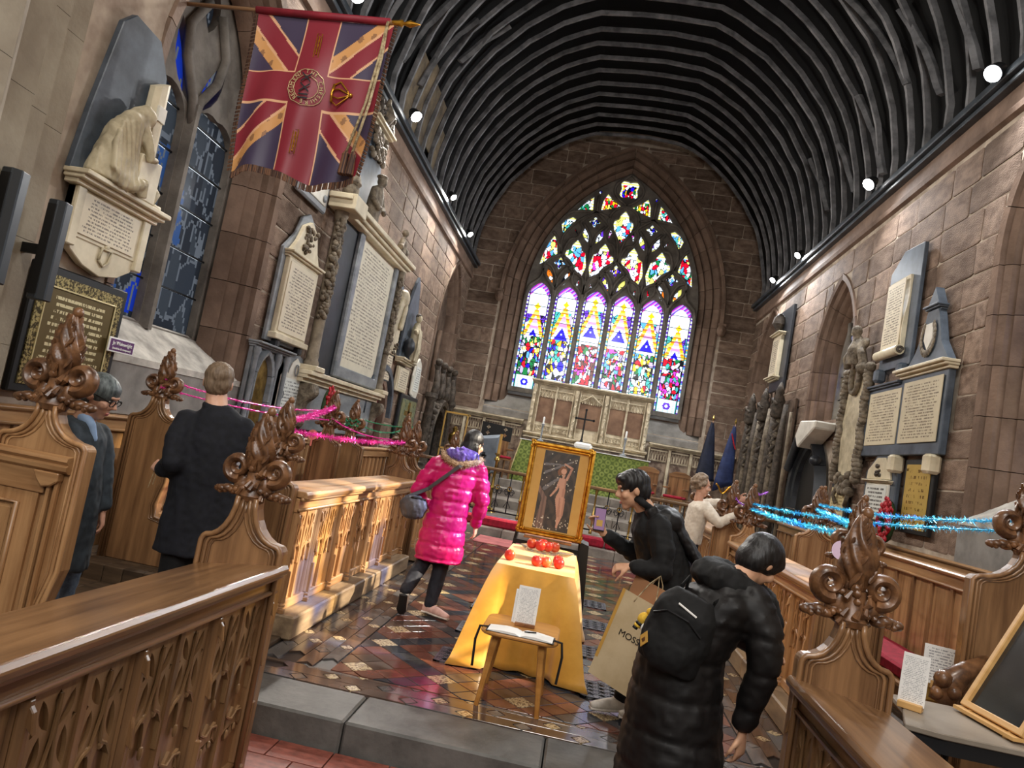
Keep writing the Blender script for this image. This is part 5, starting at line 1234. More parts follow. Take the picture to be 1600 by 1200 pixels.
# pointed tomb niche with marble canopy slab
p, rz = onR(13.05, .75); t = thing('tomb_recess', 'pointed tomb niche, its shade painted black, under a white marble slab, right wall', 'tomb', p, rz)
pp(t, 'recess_shade', 'black', archpoly(.6, .9, 1.72, 0, 10), 0, .02)  # shade of the hollow painted as a black plate, no opening behind
moulded(t, .6, .9, 1.72, 0, [[(0, .02), (.02, .1), (.08, .12), (.1, .05)], [(.1, .05), (.12, .16), (.2, .18), (.24, .0)]], 0, 'slate_dark', seg=.8)
m = MB(); m.prism([(.1, 1.7), (.9, 2.0), (.94, 2.12), (.1, 2.16), (-.1, 1.9)], -.34, 0, 'y'); m.build('marble_slab', 'marble_white', t, bevel=.02)
MB().tube([(-.75, -.2, 1.35), (-.1, -.24, 2.0)], .075, 10).build('roll_moulding', 'slate_dark', t, smooth=40); MB().ball((.62, -.16, 1.5), (.1, .1, .09), 9, 6).build('boss', 'slate_dark', t, smooth=True)
# sedilia: tall carved shafts
p, rz = onR(16.3, .6); t = thing('sedilia_screen', 'row of tall weathered canopied stone shafts on the far right wall', 'stone screen', p, rz)
for i in range(9):
    x = -1.6+.4*i; rr = random.Random(i)
    m = MB(); m.tube([(x, -.2, 0), (x+.01, -.2, 1.2), (x+.03, -.2, 2.0), (x+.06, -.18, 2.75)], [.085, .075, .07, .05], 8); m.build('shaft', 'carved_stone' if i % 2 else 'carved_dark', t, smooth=True)
    if i % 3 == 1:
        m = MB()
        for k_ in range(9): m.tube([(x+.08+.07*sin(k_*2.1), -.22, 1.5+.15*k_), (x+.02-.05*sin(k_*2.1), -.27, 1.56+.15*k_), (x+.1, -.2, 1.66+.15*k_)], [.03, .05, .03], 6)
        m.lathe([(.1, 0), (.14, .06), (.12, .16), (.15, .2), (.11, .3), (.13, .34), (.07, .48), (.09, .52), (.02, .72)], x+.08, -.24, 2.5, 8); m.tube([(x-.06, -.3, 2.75), (x+.08, -.36, 2.86), (x+.2, -.3, 2.75)], .035, 6); m.build('canopy_head', 'carved_dark', t, smooth=True)
    MB().tube([(x+.2, -.1, 0), (x+.21, -.1, 1.9), (x+.24, -.12, 2.6)], [.04, .04, .03], 7).build('rear_shaft', 'reredos_dull', t, smooth=True)
pb(t, 'backing', 'stone_dark', -1.8, 1.75, 0, 2.9, 0, .05)
# ---------------- east end: reredos, dado, altar, rail
reg('reredos', C(216, 204, 178), C(172, 156, 130), rough=.7, scale=(5, 5, 5), bump=.2, bscale=30)
reg('alabaster', C(140, 108, 84), C(104, 76, 58), rough=.5, scale=(2.5, 2.5, 2.5))
reg('veined', C(150, 130, 112), C(90, 68, 58), rough=.4, scale=(5, 5, 5), lo=.42, hi=.6)
t = thing('reredos', 'carved pale stone reredos of five panels below the great window', 'reredos', (0, EY-.06, 0))
z0, z1 = 2.12, 3.4
pb(t, 'backing', 'reredos', -1.62, 1.54, z0-.02, z1, 0, .12); cornice(t, -1.68, 1.6, z1, .12, .3, 'reredos'); cornice(t, -1.68, 1.6, z0-.14, .12, .34, 'reredos', 'ledge')
xs = [(-1.42, -1.0), (-.95, -.53), (-.32, .26), (.48, .9), (.95, 1.37)]
def frieze(m, x0, x1, z0, z1, d, n):
    w = (x1-x0)/n
    for i in range(n):
        xc = x0+(i+.5)*w; m.tube([(xc-w*.4, -d, z0), (xc-w*.4, -d, z0+(z1-z0)*.5), (xc, -d, z1), (xc+w*.4, -d, z0+(z1-z0)*.5), (xc+w*.4, -d, z0)], w*.1, 5)
        m.ball((xc, -d, z0+.02), (w*.16, .02, .03), 6, 4)
    m.box(x0, x1, -d-.012, -d+.01, z1-.01, z1+.02)
for i, (a, b) in enumerate(xs):
    pb(t, 'panel', 'alabaster', a, b, z0+.28, z1-.3, .12, .135, 0)
    m = MB(); frieze(m, a, b, z1-.33, z1-.12, .15, 5); m.build('tracery_frieze', 'reredos', t)
    if i != 2: m = MB(); frieze(m, a, b, z0+.06, z0+.2, .15, 5); m.build('tracery_frieze', 'reredos', t)
    for x in (a-.025, b): pb(t, 'mullion', 'reredos', x, x+.025, z0, z1, .1, .19, .004)
for x in (-1.56, -.43, .37, 1.47):
    m = MB(); m.lathe([(.06, 0), (.065, .06), (.04, .1), (.04, 1.02), (.065, 1.1), (.05, 1.26)], x, -.2, z0, 8)
    for k_ in range(5): m.ball((x, -.25, z0+.2+.2*k_), (.045, .03, .04), 7, 4)
    m.build('buttress_shaft', 'reredos', t, smooth=40)
MB().tube([(-.33, -.2, z1-.3), (-.2, -.21, z1-.22), (-.03, -.22, z1-.08), (.14, -.21, z1-.22), (.27, -.2, z1-.3)], .022, 7).build('ogee_arch', 'reredos', t, smooth=True)
for s, a, b, lab in ((-1, -3.86, -1.72, 'arcaded stone dado left of the reredos'), (1, 1.64, 3.86, 'arcaded stone dado right of the reredos')):
    t = thing('stone_dado', lab, 'dado', (0, EY-.05, .84)); pb(t, 'backing', 'veined', a, b, 0, 1.42, 0, .06, 0); cornice(t, a, b, 1.42, .12, .22, 'reredos')
    n = 4; w = (b-a)/n
    for i in range(n):
        m = MB(); frieze(m, a+i*w+.06, a+(i+1)*w-.06, 1.08, 1.36, .09, 6); m.build('tracery_frieze', 'reredos', t)
        pb(t, 'pilaster', 'reredos', a+i*w-.03 if i else a, a+i*w+.04, 0, 1.42, .05, .13, .006)
pb2 = thing('gradine', 'plain stone shelf panel between altar and reredos', 'shelf', (0, EY-.06, .84)); pb(pb2, 'body', 'veined', -1.6, 1.5, 0, 1.1, 0, .56); pb(pb2, 'top', 'reredos', -1.64, 1.54, 1.1, 1.13, 0, .6, .006)
# altar with green frontal
t = thing('altar', 'altar with green damask frontal and white linen', 'altar', (0, 18.0, .84))
MAT['damask'] = mk('damask', C(104, 118, 46), C(128, 140, 70), rough=.75, scale=(5, 5, 5))
def lattice(mat, c2, sc):
    nt = mat.node_tree; N = nt.nodes; L = nt.links; B = N['Principled BSDF']; src = B.inputs['Base Color'].links[0].from_socket
    tc = N.new('ShaderNodeTexCoord'); mp = N.new('ShaderNodeMapping'); mp.inputs['Rotation'].default_value = (0, pi/4, 0); mp.inputs['Scale'].default_value = (sc, 0, sc)
    L.new(tc.outputs['Object'], mp.inputs[0]); v = N.new('ShaderNodeTexVoronoi'); v.inputs['Randomness'].default_value = 0; v.inputs['Scale'].default_value = 1; L.new(mp.outputs[0], v.inputs['Vector'])
    cr = N.new('ShaderNodeValToRGB'); cr.color_ramp.interpolation = 'CONSTANT'; cr.color_ramp.elements[0].position = 0; cr.color_ramp.elements[0].color = (1, 1, 1, 1)
    e = cr.color_ramp.elements.new(.16); e.color = (0, 0, 0, 1); cr.color_ramp.elements[-1].position = .46; cr.color_ramp.elements[-1].color = (1, 1, 1, 1)
    L.new(v.outputs['Distance'], cr.inputs[0]); mx = N.new('ShaderNodeMix'); mx.data_type = 'RGBA'; L.new(cr.outputs[0], mx.inputs['Factor']); L.new(src, mx.inputs['A']); mx.inputs['B'].default_value = c2; L.new(mx.outputs['Result'], B.inputs['Base Color'])
lattice(MAT['damask'], C(80, 94, 34), 7)
MB().box(-1.5, 1.5, .06, .7, 0, .95).build('table_body', 'wood_dark_x', t)
m = MB(); m.add([(-1.56, 0, 1.0), (1.56, 0, 1.0), (1.6, -.1, .0), (-1.72, -.16, .0), (-1.56, .8, 1.0), (1.56, .8, 1.0), (1.62, .8, 0), (-1.76, .8, 0)], [(0, 1, 2, 3), (4, 0, 3, 7), (1, 5, 6, 2), (5, 4, 7, 6), (0, 4, 5, 1)]); m.build('frontal', 'damask', t)
MB().box(-1.6, 1.6, -.02, .82, 1.0, 1.018).build('fair_linen', 'white', t); MB().tube([(-1.56, -.005, .99), (-1.72, -.165, .0)], .016, 5).build('gold_edging', 'brass_letter', t)
for x, lab in ((-1.12, 'left altar candlestick with white candle'), (.95, 'right altar candlestick with white candle')):
    t = thing('altar_candlestick', lab, 'candlestick', (x, 18.4, 1.858)); MB().lathe([(.09, 0), (.09, .03), (.03, .07), (.02, .12), (.025, .4), (.05, .44), (.03, .46)], n=10).build('stick', 'marble_grey', t, smooth=40); MB().lathe([(.026, .46), (.026, .62), (.004, .635)], n=8).build('candle', 'white', t, smooth=40)
t = thing('altar_cross', 'tall dark metal cross standing on the shelf behind the altar', 'cross', (-.12, 19.27, 1.972))
MB().lathe([(.12, 0), (.12, .03), (.05, .08), (.03, .16)], n=8).build('foot', 'iron', t, smooth=40); m = MB(); m.tube([(0, 0, .14), (0, 0, .92)], .022, 6); m.tube([(-.22, 0, .68), (.22, 0, .68)], .022, 6)
for c in ((0, 0, .93), (-.23, 0, .68), (.23, 0, .68)): m.ball(c, .035, 7, 5)
m.build('cross', 'iron', t, smooth=40)
t = thing('altar_cushion', 'white book cushion on the altar above the gilt picture frame', 'cushion', (-.05, 18.15, 1.858)); MB().box(-.22, .22, -.14, .14, 0, .16).build('pad', 'white', t, bevel=.05)
# communion rail
reg('oakrail', C(120, 92, 60), C(84, 60, 36), rough=.4, scale=(1, 12, 12))
t = thing('communion_rail', 'oak communion rail on black iron and brass scrolled balusters', 'rail', (0, 13.6, .3))
MB().box(-W+.1, W-.1, -.06, .06, .8, .86).build('top_rail', 'oakrail', t, bevel=.015); MB().box(-W+.1, W-.1, -.02, .02, .06, .085).build('bottom_bar', 'iron', t)
src = None; sc_ = None
for i in range(34):
    x = -3.7+i*.225
    if i % 3 == 0:
        m = MB(); m.lathe([(.03, 0), (.034, .04), (.02, .08), (.018, .3), (.034, .34), (.018, .38), (.016, .7), (.03, .76), (.03, .8)], n=8)
        if src is None: src = m.build('brass_standard', 'brass', t, smooth=40, loc=(x, 0, 0))
        else: inst(src, t, loc=(x, 0, 0))
    else:
        if sc_ is None:
            m = MB(); m.tube([(0, 0, .07), (0, 0, .8)], .011, 6)
            for s in (1, -1): m.tube([(s*(.05+.045*cos(a)*(1-a/14)), 0, .45+.07*sin(a)*(1-a/14)) for a in [k*.5 for k in range(20)]], .008, 5)
            m.tube([(-.06, 0, .18), (0, 0, .3), (.06, 0, .18)], .008, 5); sc_ = m.build('baluster', 'iron', t, smooth=True, loc=(x, 0, 0))
            q = MB().tube([(.035*cos(2*pi*k/12), -.012, .52+.035*sin(2*pi*k/12)) for k in range(12)], .011, 5, closed=True).build('brass_ring', 'brass', sc_)
        else: o = inst(sc_, t, loc=(x, 0, 0)); inst(q, o)
for i in range(6):
    x = -3.3+i*1.12; o = MB().box(-.55, .55, -.13, .13, 0, .16).build('kneeler', 'red_cushion', bevel=.03, loc=(x, 13.22, .14)); tag(o, 'red kneeling cushion, number %s from the left along the communion rail' % ('one', 'two', 'three', 'four', 'five', 'six')[i], 'kneeler', 'red kneelers at the communion rail')
reg('mat_pink', C(190, 112, 110), C(150, 84, 84), rough=.9, scale=(4, 4, 4))
o = MB().box(-.36, .36, -.46, .46, 0, .012).build('floor_mat', 'mat_pink', loc=(-1.15, 12.3, .003)); tag(o, 'flat pinkish mat on the floor before the altar step', 'mat')
# draped lectern, book rest, candle stand
reg('greycloth', C(120, 130, 140), C(92, 100, 110), rough=.8, scale=(3, 3, 3))
t = thing('draped_lectern', 'lectern draped in grey-blue cloth beside the pink-coated person', 'lectern', (-1.92, 14.6, .3))
m = MB(); m.add([(-.2, -.2, 1.32), (.22, -.2, 1.42), (.24, -.24, .75), (0, -.25, .62), (-.22, -.24, .78), (-.2, .2, 1.4), (.22, .2, 1.5), (.22, .2, .7), (-.22, .2, .7)], [(0, 1, 2, 3, 4), (0, 5, 6, 1), (1, 6, 7, 2), (5, 0, 4, 8), (6, 5, 8, 7)]); m.build('cloth', 'greycloth', t)
m = MB(); m.box(-.03, .03, -.255, -.245, .92, 1.1); m.box(-.06, .06, -.255, -.245, 1.02, 1.05); m.build('embroidered_cross', 'slate_dark', t); MB().lathe([(.2, 0), (.18, .05), (.05, .1), (.05, 1.3)], n=10).build('post', 'wood_dark_z', t, smooth=40)
t = thing('book_rest', 'black metal book rest with pierced quatrefoils above the draped lectern', 'book rest', (-1.85, 15.2, .3)); m = MB(); m.holed([(-.32, 1.42), (.32, 1.38), (.32, 1.68), (-.32, 1.72)], [foil(x, z, .035) for x in (-.18, .18) for z in (1.5, 1.62)], -.02, .02); m.build('rest', 'black', t); MB().tube([(0, .03, 0), (0, .03, 1.5)], .03, 8).lathe([(.2, 0), (.2, .03), (.03, .08)]).build('stand', 'black', t, smooth=40)
t = thing('brass_candle_stand', 'tall brass candle stand beside the draped lectern', 'candle stand', (-1.62, 14.2, .3)); MB().lathe([(.16, 0), (.14, .04), (.04, .1), (.03, .4), (.06, .46), (.03, .52), (.025, .95), (.06, 1.0), (.03, 1.06), (.07, 1.12)], n=10).build('stem', 'brass', t, smooth=40); MB().lathe([(.028, 1.12), (.028, 1.5)], n=8).build('candle', 'gold_mat', t, smooth=40)
t = thing('brass_stand_cabinet', 'gilt framed cabinet with brass vessel in the far left corner', 'cabinet', (-3.25, 18.2, .84)); m = MB()
for x in (-.3, .27): m.box(x, x+.03, -.15, -.12, 0, 1.35)
m.box(-.3, .3, -.15, .15, .42, .46); m.box(-.3, .3, -.15, .15, 0, .05); m.box(-.3, .3, -.15, .15, 1.32, 1.36); m.build('frame', 'gold_mat', t); MB().lathe([(.08, 0), (.05, .06), (.14, .2), (.13, .34), (.05, .42), (.07, .5), (.03, .56)], 0, 0, .46, 12).build('vessel', 'brass', t, smooth=40)
# sanctuary chairs
def chair(label, x, y, z, rz, seatm='red_cushion', h=1.0):
    t = thing('sanctuary_chair', label, 'chair', (x, y, z), rz)
    for a in (-.22, .22):
        for b in (-.2, .2): MB().box(a-.022, a+.022, b-.022, b+.022, 0, .45 if b < 0 else h).build('leg', 'wood_dark_z', t, bevel=.006)
        MB().box(a-.025, a+.025, -.2, .2, .66, .7).build('arm', 'wood_dark_y', t, bevel=.01)
    MB().box(-.25, .25, -.23, .22, .42, .46).build('seat_frame', 'wood_dark_x', t); MB().box(-.22, .22, -.21, .18, .46, .52).build('seat', seatm, t, bevel=.02)
    MB().box(-.2, .2, .18, .21, .5, h-.06).build('backrest', 'wood_dark_z', t); MB().prism([(-.25, h-.06), (.25, h-.06), (.25, h), (.1, h+.06), (-.1, h+.06), (-.25, h)], .17, .22, 'y').build('crest_rail', 'wood_dark_x', t); return t
chair('dark chair with red seat left of the altar', -1.95, 17.5, .84, .5)
chair('carved chair on the right of the altar nearest the photographing man', 1.45, 16.9, .66, -.3)
chair('carved chair further right, behind the curly-haired person', 2.15, 16.9, .66, -.4)
# standards
reg('navy', C(34, 40, 62), C(20, 24, 40), rough=.7, scale=(5, 5, 5)); reg('blue_flag', C(46, 60, 104), C(30, 40, 76), rough=.7, scale=(5, 5, 5))
for i, (x, mt, lab) in enumerate(((2.92, 'navy', 'furled dark navy standard by the east wall'), (3.46, 'blue_flag', 'blue standard with union canton and gold fringe by the east wall'))):
    t = thing('standard', lab, 'flag', (x, 18.5, .84)); MB().tube([(0, 0, 0), (.06, 0, 2.3)], .015, 7).build('pole', 'wood_dark_z', t, smooth=True); MB().lathe([(.02, 0), (.035, .05), (.0, .14)], .06, 0, 2.3, 8).build('spear_head', 'brass', t); MB().lathe([(.14, 0), (.13, .06), (.04, .1)], n=10).build('base', 'wood_dark_z', t)
    m = MB(); n = 10; vs = []
    for k_ in range(9):
        f = k_/8; z = 2.25-1.55*f; w = .03+.2*f**.8
        for a in range(n): th = 2*pi*a/n; rr = w*(1+.25*cos(3*th+i)); vs.append((.05-.03*f-.06*f*i+rr*cos(th), rr*sin(th)*.5, z+(.12*cos(th) if k_ == 8 else 0)))
    m.add(vs, [(k_*n+a, k_*n+(a+1) % n, (k_+1)*n+(a+1) % n, (k_+1)*n+a) for k_ in range(8) for a in range(n)]+[list(range(8*n, 9*n))]); m.build('cloth', mt, t, smooth=True)
    if i:
        MB().tube([(-.2+.36*q, -.1-.02*sin(q*9), .68+.1*cos(q*6)) for q in [k_/12 for k_ in range(13)]], .022, 5).build('fringe', 'gold', t)
        m = MB()
        for q in range(3): m.tube([(.0+.03*q, -.05, 2.05-.1*q), (.1+.02*q, -.05, 1.78-.05*q)], [(.012, .004)]*2, 4)
        m.build('canton_stripes', 'poppy', t)
# ---------------- table, painting, stool and other things in the aisle
reg('goldcloth', C(232, 176, 76), C(206, 148, 54), rough=.36, scale=(3, 3, 3), sheen=.4, spec=.5)
def drape(name, label, x0, x1, y0, y1, zt, zb, mat, flare=.09, seed=1):
    r = random.Random(seed); per = []; n = 26
    def edge(a, b, k): return [(a[0]+(b[0]-a[0])*i/k, a[1]+(b[1]-a[1])*i/k) for i in range(k)]
    cs = [(x0, y0), (x1, y0), (x1, y1), (x0, y1)]; ks = (20, 30, 20, 30); base = []
    for i in range(4): base += edge(cs[i], cs[(i+1) % 4], ks[i])
    N = len(base); rows = 12; vs = []; cx, cy = (x0+x1)/2, (y0+y1)/2
    corner = [0, ks[0], ks[0]+ks[1], ks[0]+ks[1]+ks[2], N]
    for j in range(rows+1):
        f = j/rows
        for i, (x, y) in enumerate(base):
            dc = min(min(abs(i-c), N-abs(i-c)) for c in corner); nx = (-1 if abs(x-x0) < 1e-6 else 1 if abs(x-x1) < 1e-6 else 0); ny = (-1 if abs(y-y0) < 1e-6 else 1 if abs(y-y1) < 1e-6 else 0)
            cor = math.exp(-(dc/2.6)**2); o = f**.8*(.02+flare*cor+.016*sin(i*.9+seed)*(.4+f)+.012*sin(i*.37+2*seed))
            z = zt-(zt-zb)*f; spread = .05*max(0, f-.9)*10*(.4+.6*sin(i*.5)**2)
            vs.append((x+(nx or .0)*(o+spread*.6), y+(ny or .0)*(o+spread*.6), z if j < rows else zb+.004+.006*(1+sin(i*.8))))
    fs = [(j*N+i, j*N+(i+1) % N, (j+1)*N+(i+1) % N, (j+1)*N+i) for j in range(rows) for i in range(N)]+[list(range(N))[::-1]]
    m = MB(); m.add(vs, fs); o = m.build(name, mat, smooth=60); sd = o.modifiers.new('t', 'SOLIDIFY'); sd.thickness = .003; sd.offset = 1; return tag(o, label, 'tablecloth')
t = thing('trestle_table', 'narrow table hidden under the golden cloth', 'table', (-.2, 6.1, 0)); MB().box(-.275, .275, -.66, .58, .69, .712).build('table_top', 'wood_x', t)
for a in (-.24, .24):
    for b in (-.6, .52): MB().box(a-.02, a+.02, b-.02, b+.02, 0, .69).build('leg', 'wood_z', t)
drape('golden_tablecloth', 'golden satin cloth draped over the table of apples', -.485, .085, 5.42, 6.7, .72, .0, 'goldcloth', .17, 2)
# apples
MAT['apple'] = mk('apple', C(206, 52, 44), C(226, 150, 80), rough=.28, scale=(5, 5, 12), rnd=.12, spec=.5, lo=.5, hi=.78)
reg('stalk', C(80, 56, 30))
def apple(label, x, y, z, s=1.0):
    m = MB(); pr = [(.004, .07), (.016, .076), (.028, .073), (.038, .06), (.0415, .042), (.039, .022), (.028, .006), (.014, .0), (.003, .004)]
    m.lathe([(r*s, zz*s) for r, zz in pr[::-1]], n=16); o = m.build('apple', 'apple', smooth=True, loc=(x, y, z)); o.rotation_euler = (RN.uniform(-.15, .15), RN.uniform(-.15, .15), RN.uniform(0, 6)); tag(o, label, 'apple', 'red apples on the golden cloth')
    MB().tube([(0, 0, .066*s), (.004, 0, .084*s)], .0022, 5).build('stalk', 'stalk', o); return o
zt = .7245
apple('lone apple at the left edge of the golden cloth', -.42, 5.66, zt)
for nm, x, y in (('leftmost', -.215, 5.62), ('middle', -.133, 5.66), ('rightmost', -.045, 5.72)): apple(nm+' apple of the front row on the golden cloth', x, y, zt)
apple('apple tucked against the foot of the glass stand on its right', -.055, 5.86, zt)
t = thing('glass_cake_stand', 'clear glass cake stand carrying apples on the golden cloth', 'cake stand', (-.19, 5.95, zt))
gm_ = bpy.data.materials.new('clear_glass'); gm_.use_nodes = True; B_ = gm_.node_tree.nodes['Principled BSDF']; B_.inputs['Transmission Weight'].default_value = .9; B_.inputs['Roughness'].default_value = .05; B_.inputs['Base Color'].default_value = (.95, .95, .95, 1); MAT['clear_glass'] = gm_
MB().lathe([(.07, 0), (.07, .008), (.02, .014), (.014, .055), (.02, .062)], n=16).build('foot', 'clear_glass', t, smooth=40); MB().lathe([(.02, .062), (.13, .068), (.135, .082), (.128, .082), (.02, .074)], n=24).build('plate', 'clear_glass', t, smooth=40)
for nm, x, y in (('far left', -.28, 5.93), ('second', -.215, 5.88), ('third', -.155, 5.93), ('far right', -.1, 5.96)): apple(nm+' apple on the glass cake stand', x, y, zt+.083)
apple('apple at the back of the glass cake stand', -.2, 6.02, zt+.083)
# painting in gilt frame on easel
def flatcol(name, fn, w, h, nx, nz, parent, y, rough=.5):
    vs = [(-w/2+w*i/nx, y, h*j/nz) for j in range(nz+1) for i in range(nx+1)]; fs = []; cols = []
    for j in range(nz):
        for i in range(nx): fs.append((j*(nx+1)+i, j*(nx+1)+i+1, (j+1)*(nx+1)+i+1, (j+1)*(nx+1)+i)); cols.append(fn((i+.5)/nx, (j+.5)/nz))
    me = bpy.data.meshes.new(name); me.from_pydata(vs, [], fs); at = me.color_attributes.new('paint', 'FLOAT_COLOR', 'CORNER'); b = []
    for p_ in me.polygons: b += list(cols[p_.index])*p_.loop_total
    at.data.foreach_set('color', b)
    if 'paint' not in MAT:
        m = bpy.data.materials.new('painted'); m.use_nodes = True; v = m.node_tree.nodes.new('ShaderNodeVertexColor'); v.layer_name = 'paint'; m.node_tree.links.new(v.outputs[0], m.node_tree.nodes['Principled BSDF'].inputs['Base Color']); m.node_tree.nodes['Principled BSDF'].inputs['Roughness'].default_value = rough; MAT['paint'] = m
    me.materials.append(MAT['paint']); o = bpy.data.objects.new(name, me); COL.objects.link(o); o.parent = parent; return o
t = thing('gilt_painting', 'painting of a pale standing figure among trees in wide gilt frame', 'painting', (-.19, 6.86, .82)); t.rotation_euler = (radians(-3), 0, .02)
m = MB(); pw, ph = .6, .85
for (ins_, d0, d1, wd) in ((0, 0, .05, .03), (.03, 0, .035, .022)):
    m.holed([(-pw/2+ins_, ins_), (pw/2-ins_, ins_), (pw/2-ins_, ph-ins_), (-pw/2+ins_, ph-ins_)], [[(-pw/2+ins_+wd, ins_+wd), (pw/2-ins_-wd, ins_+wd), (pw/2-ins_-wd, ph-ins_-wd), (-pw/2+ins_+wd, ph-ins_-wd)]], -d1, .01)
m.build('frame', 'gold', t, bevel=.008)
for x in (-.27, .27):
    for z in (.03, .82): foliage(t, 'corner_ornament', 'gold', x-.03, x+.03, z-.03, z+.03, .05, 9, .014, int(z*10)+3)
MB().box(-.25, .25, -.012, .004, .05, .8).build('mount', 'gold_mat', t)
def seg(p, a, b, r0, r1):
    dx, dz = b[0]-a[0], b[1]-a[1]; L2 = dx*dx+dz*dz; q = max(0, min(1, ((p[0]-a[0])*dx+(p[1]-a[1])*dz)/L2)); return hypot(p[0]-a[0]-dx*q, p[1]-a[1]-dz*q) < r0+(r1-r0)*q
FG = [((.58, .4), (.66, .2), .075, .045), ((.66, .2), (.67, .05), .045, .025), ((.7, .4), (.74, .22), .085, .05), ((.74, .22), (.66, .06), .05, .028), ((.63, .43), (.66, .5), .115, .09), ((.66, .5), (.64, .63), .085, .1), ((.56, .66), (.5, .53), .035, .03), ((.5, .53), (.36, .43), .03, .022), ((.74, .67), (.84, .82), .036, .03), ((.84, .82), (.62, .86), .03, .022), ((.63, .7), (.64, .73), .04, .04)]
pr_ = random.Random(4); DOTS = [(pr_.random(), pr_.uniform(.5, 1)) for _ in range(34)]+[(pr_.random(), pr_.uniform(0, .16)) for _ in range(40)]
def paint(u, v):
    p_ = (u, v*1.0); sk = C(186, 142, 118)
    if hypot((u-.62)/1.0, (v-.765)*2.0) < .075: return C(196, 150, 124)
    if hypot((u-.6), (v-.775)*1.8) < .105 or hypot(u-.52, (v-.75)*1.6) < .07: return C(120, 78, 48)
    for a, b, r0, r1 in FG:
        # the picture is taller than wide: work in an isotropic frame
        A = (a[0], a[1]*1.95); Bq = (b[0], b[1]*1.95)
        if seg((u, v*1.95), A, Bq, r0, r1): return sk if (u-a[0]) < .03 else C(166, 122, 100)
    for q in DOTS:
        if hypot(u-q[0], (v-q[1])*1.95) < .014: return C(206, 200, 180)
    if seg((u, v*1.95), (.16, .1), (.2, .75), .12, .07) or seg((u, v*1.95), (.2, .75), (.0, 1.0), .06, .05): return C(122, 98, 84) if sin(u*60) > 0 else C(100, 80, 70)
    if seg((u, v*1.95), (.15, 1.0), (.5, 1.3), .05, .03) or seg((u, v*1.95), (.1, 1.4), (.8, 1.75), .035, .02) or seg((u, v*1.95), (.05, 1.6), (.5, 1.65), .03, .02): return C(104, 102, 102)
    n = sin(u*23+3*sin(v*17))+sin(v*31+2*sin(u*13)); return C(66, 56, 46) if n > .4 else (C(54, 46, 40) if n > -.6 else C(44, 40, 34))
o = flatcol('canvas', paint, .325, .72, 72, 150, t, -.0135); o.location = (0, 0, .062)
t = thing('black_easel', 'black display easel with wooden ledge holding the gilt painting', 'easel', (-.19, 6.98, 0))
for s in (1, -1): MB().tube([(s*.36, .0, 0), (s*.3, -.0, .8), (s*.1, .06, 1.4)], .018, 6).build('leg', 'black', t)
MB().tube([(0, .5, 0), (0, .1, 1.4)], .018, 6).build('leg', 'black', t); MB().box(-.22, .22, -.19, -.02, .785, .805).build('ledge', 'carved_light', t, bevel=.004); MB().box(-.32, .32, -.03, -.0, .7, .74).build('crossbar', 'black', t)
m = MB(); m.prism([(.3, .0), (.44, .02), (.38, .8), (.3, .82)], -.04, .3, 'y'); m.build('cloth_wrap', 'black', t)
t = thing('glass_tray', 'oval clear glass tray at the back of the golden table', 'tray', (-.17, 6.5, .7245)); MB().lathe([(.05, 0), (.2, .004), (.24, .03), (.235, .034), (.05, .012)], n=24, sq=.6).build('tray', 'clear_glass', t, smooth=40)
# stool with card and visitors' book
reg('stoolwood', C(190, 136, 70), C(160, 106, 48), rough=.35, scale=(1.5, 14, 14), coat=.2)
t = thing('side_stool', 'small round-edged wooden stool before the golden table', 'stool', (-.195, 4.8, 0)); m = MB(); pts = []
for (cx, cy, a0) in ((.14, -.18, -pi/2), (.14, .18, 0), (-.14, .18, pi/2), (-.14, -.18, pi)):
    pts += [(cx+.1*cos(a0+k*pi/10), cy+.09*sin(a0+k*pi/10)) for k in range(6)]
m.prism(pts, .425, .45, 'z'); m.build('seat', 'stoolwood', t, bevel=.008)
for s in (1, -1):
    for b in (-1, 1): MB().tube([(s*.14, b*.17, .43), (s*.185, b*.23, .0)], [(.024, .022), (.015, .014)], 8).build('leg', 'stoolwood', t, smooth=40)
    MB().box(s*.14-.012, s*.14+.012, -.17, .17, .38, .425).build('apron', 'stoolwood', t)
t = thing('info_card', 'printed information card in a wooden holder on the stool', 'card', (-.19, 4.84, .4505)); t.rotation_euler = (0, 0, .05)
MB().box(-.06, .07, -.025, .03, 0, .022).build('holder', 'carved_light', t, bevel=.003); q = ins_plate(t, -.07, .07, .012, .25, .002, C(236, 235, 232), C(168, 168, 170), 26, 34, 'card', .002); q.rotation_euler = (radians(-6), 0, 0)
q = ins_plate(t, -.085, .055, .012, .22, -.012, C(232, 231, 228), C(176, 176, 178), 24, 34, 'card', .002); q.rotation_euler = (radians(-8), 0, 0)
t = thing('open_book', 'open visitors book lying on the front of the stool', 'book', (-.19, 4.62, .4505)); t.rotation_euler = (0, 0, -.03)
for s in (1, -1):
    m = MB(); m.prism([(0, .002), (s*.03, .014), (s*.1, .016), (s*.2, .006), (s*.2, .002)], -.075, .075, 'y'); m.build('pages', 'paper', t, smooth=40)
MB().box(-.21, .21, -.08, .08, 0, .002).build('cover', 'black', t)
MB().tube([(.02, 0, .019), (.09, .03, .021)], .004, 6).build('pen', 'black', t)
for s in (1, -1): MB().tube([(s*.2, .0, .004), (s*.255, -.0, .0), (s*.27, -.01, -.08), (s*.26, -.02, -.24)], [(.008, .002)]*4, 4).build('ribbon', 'black', t)
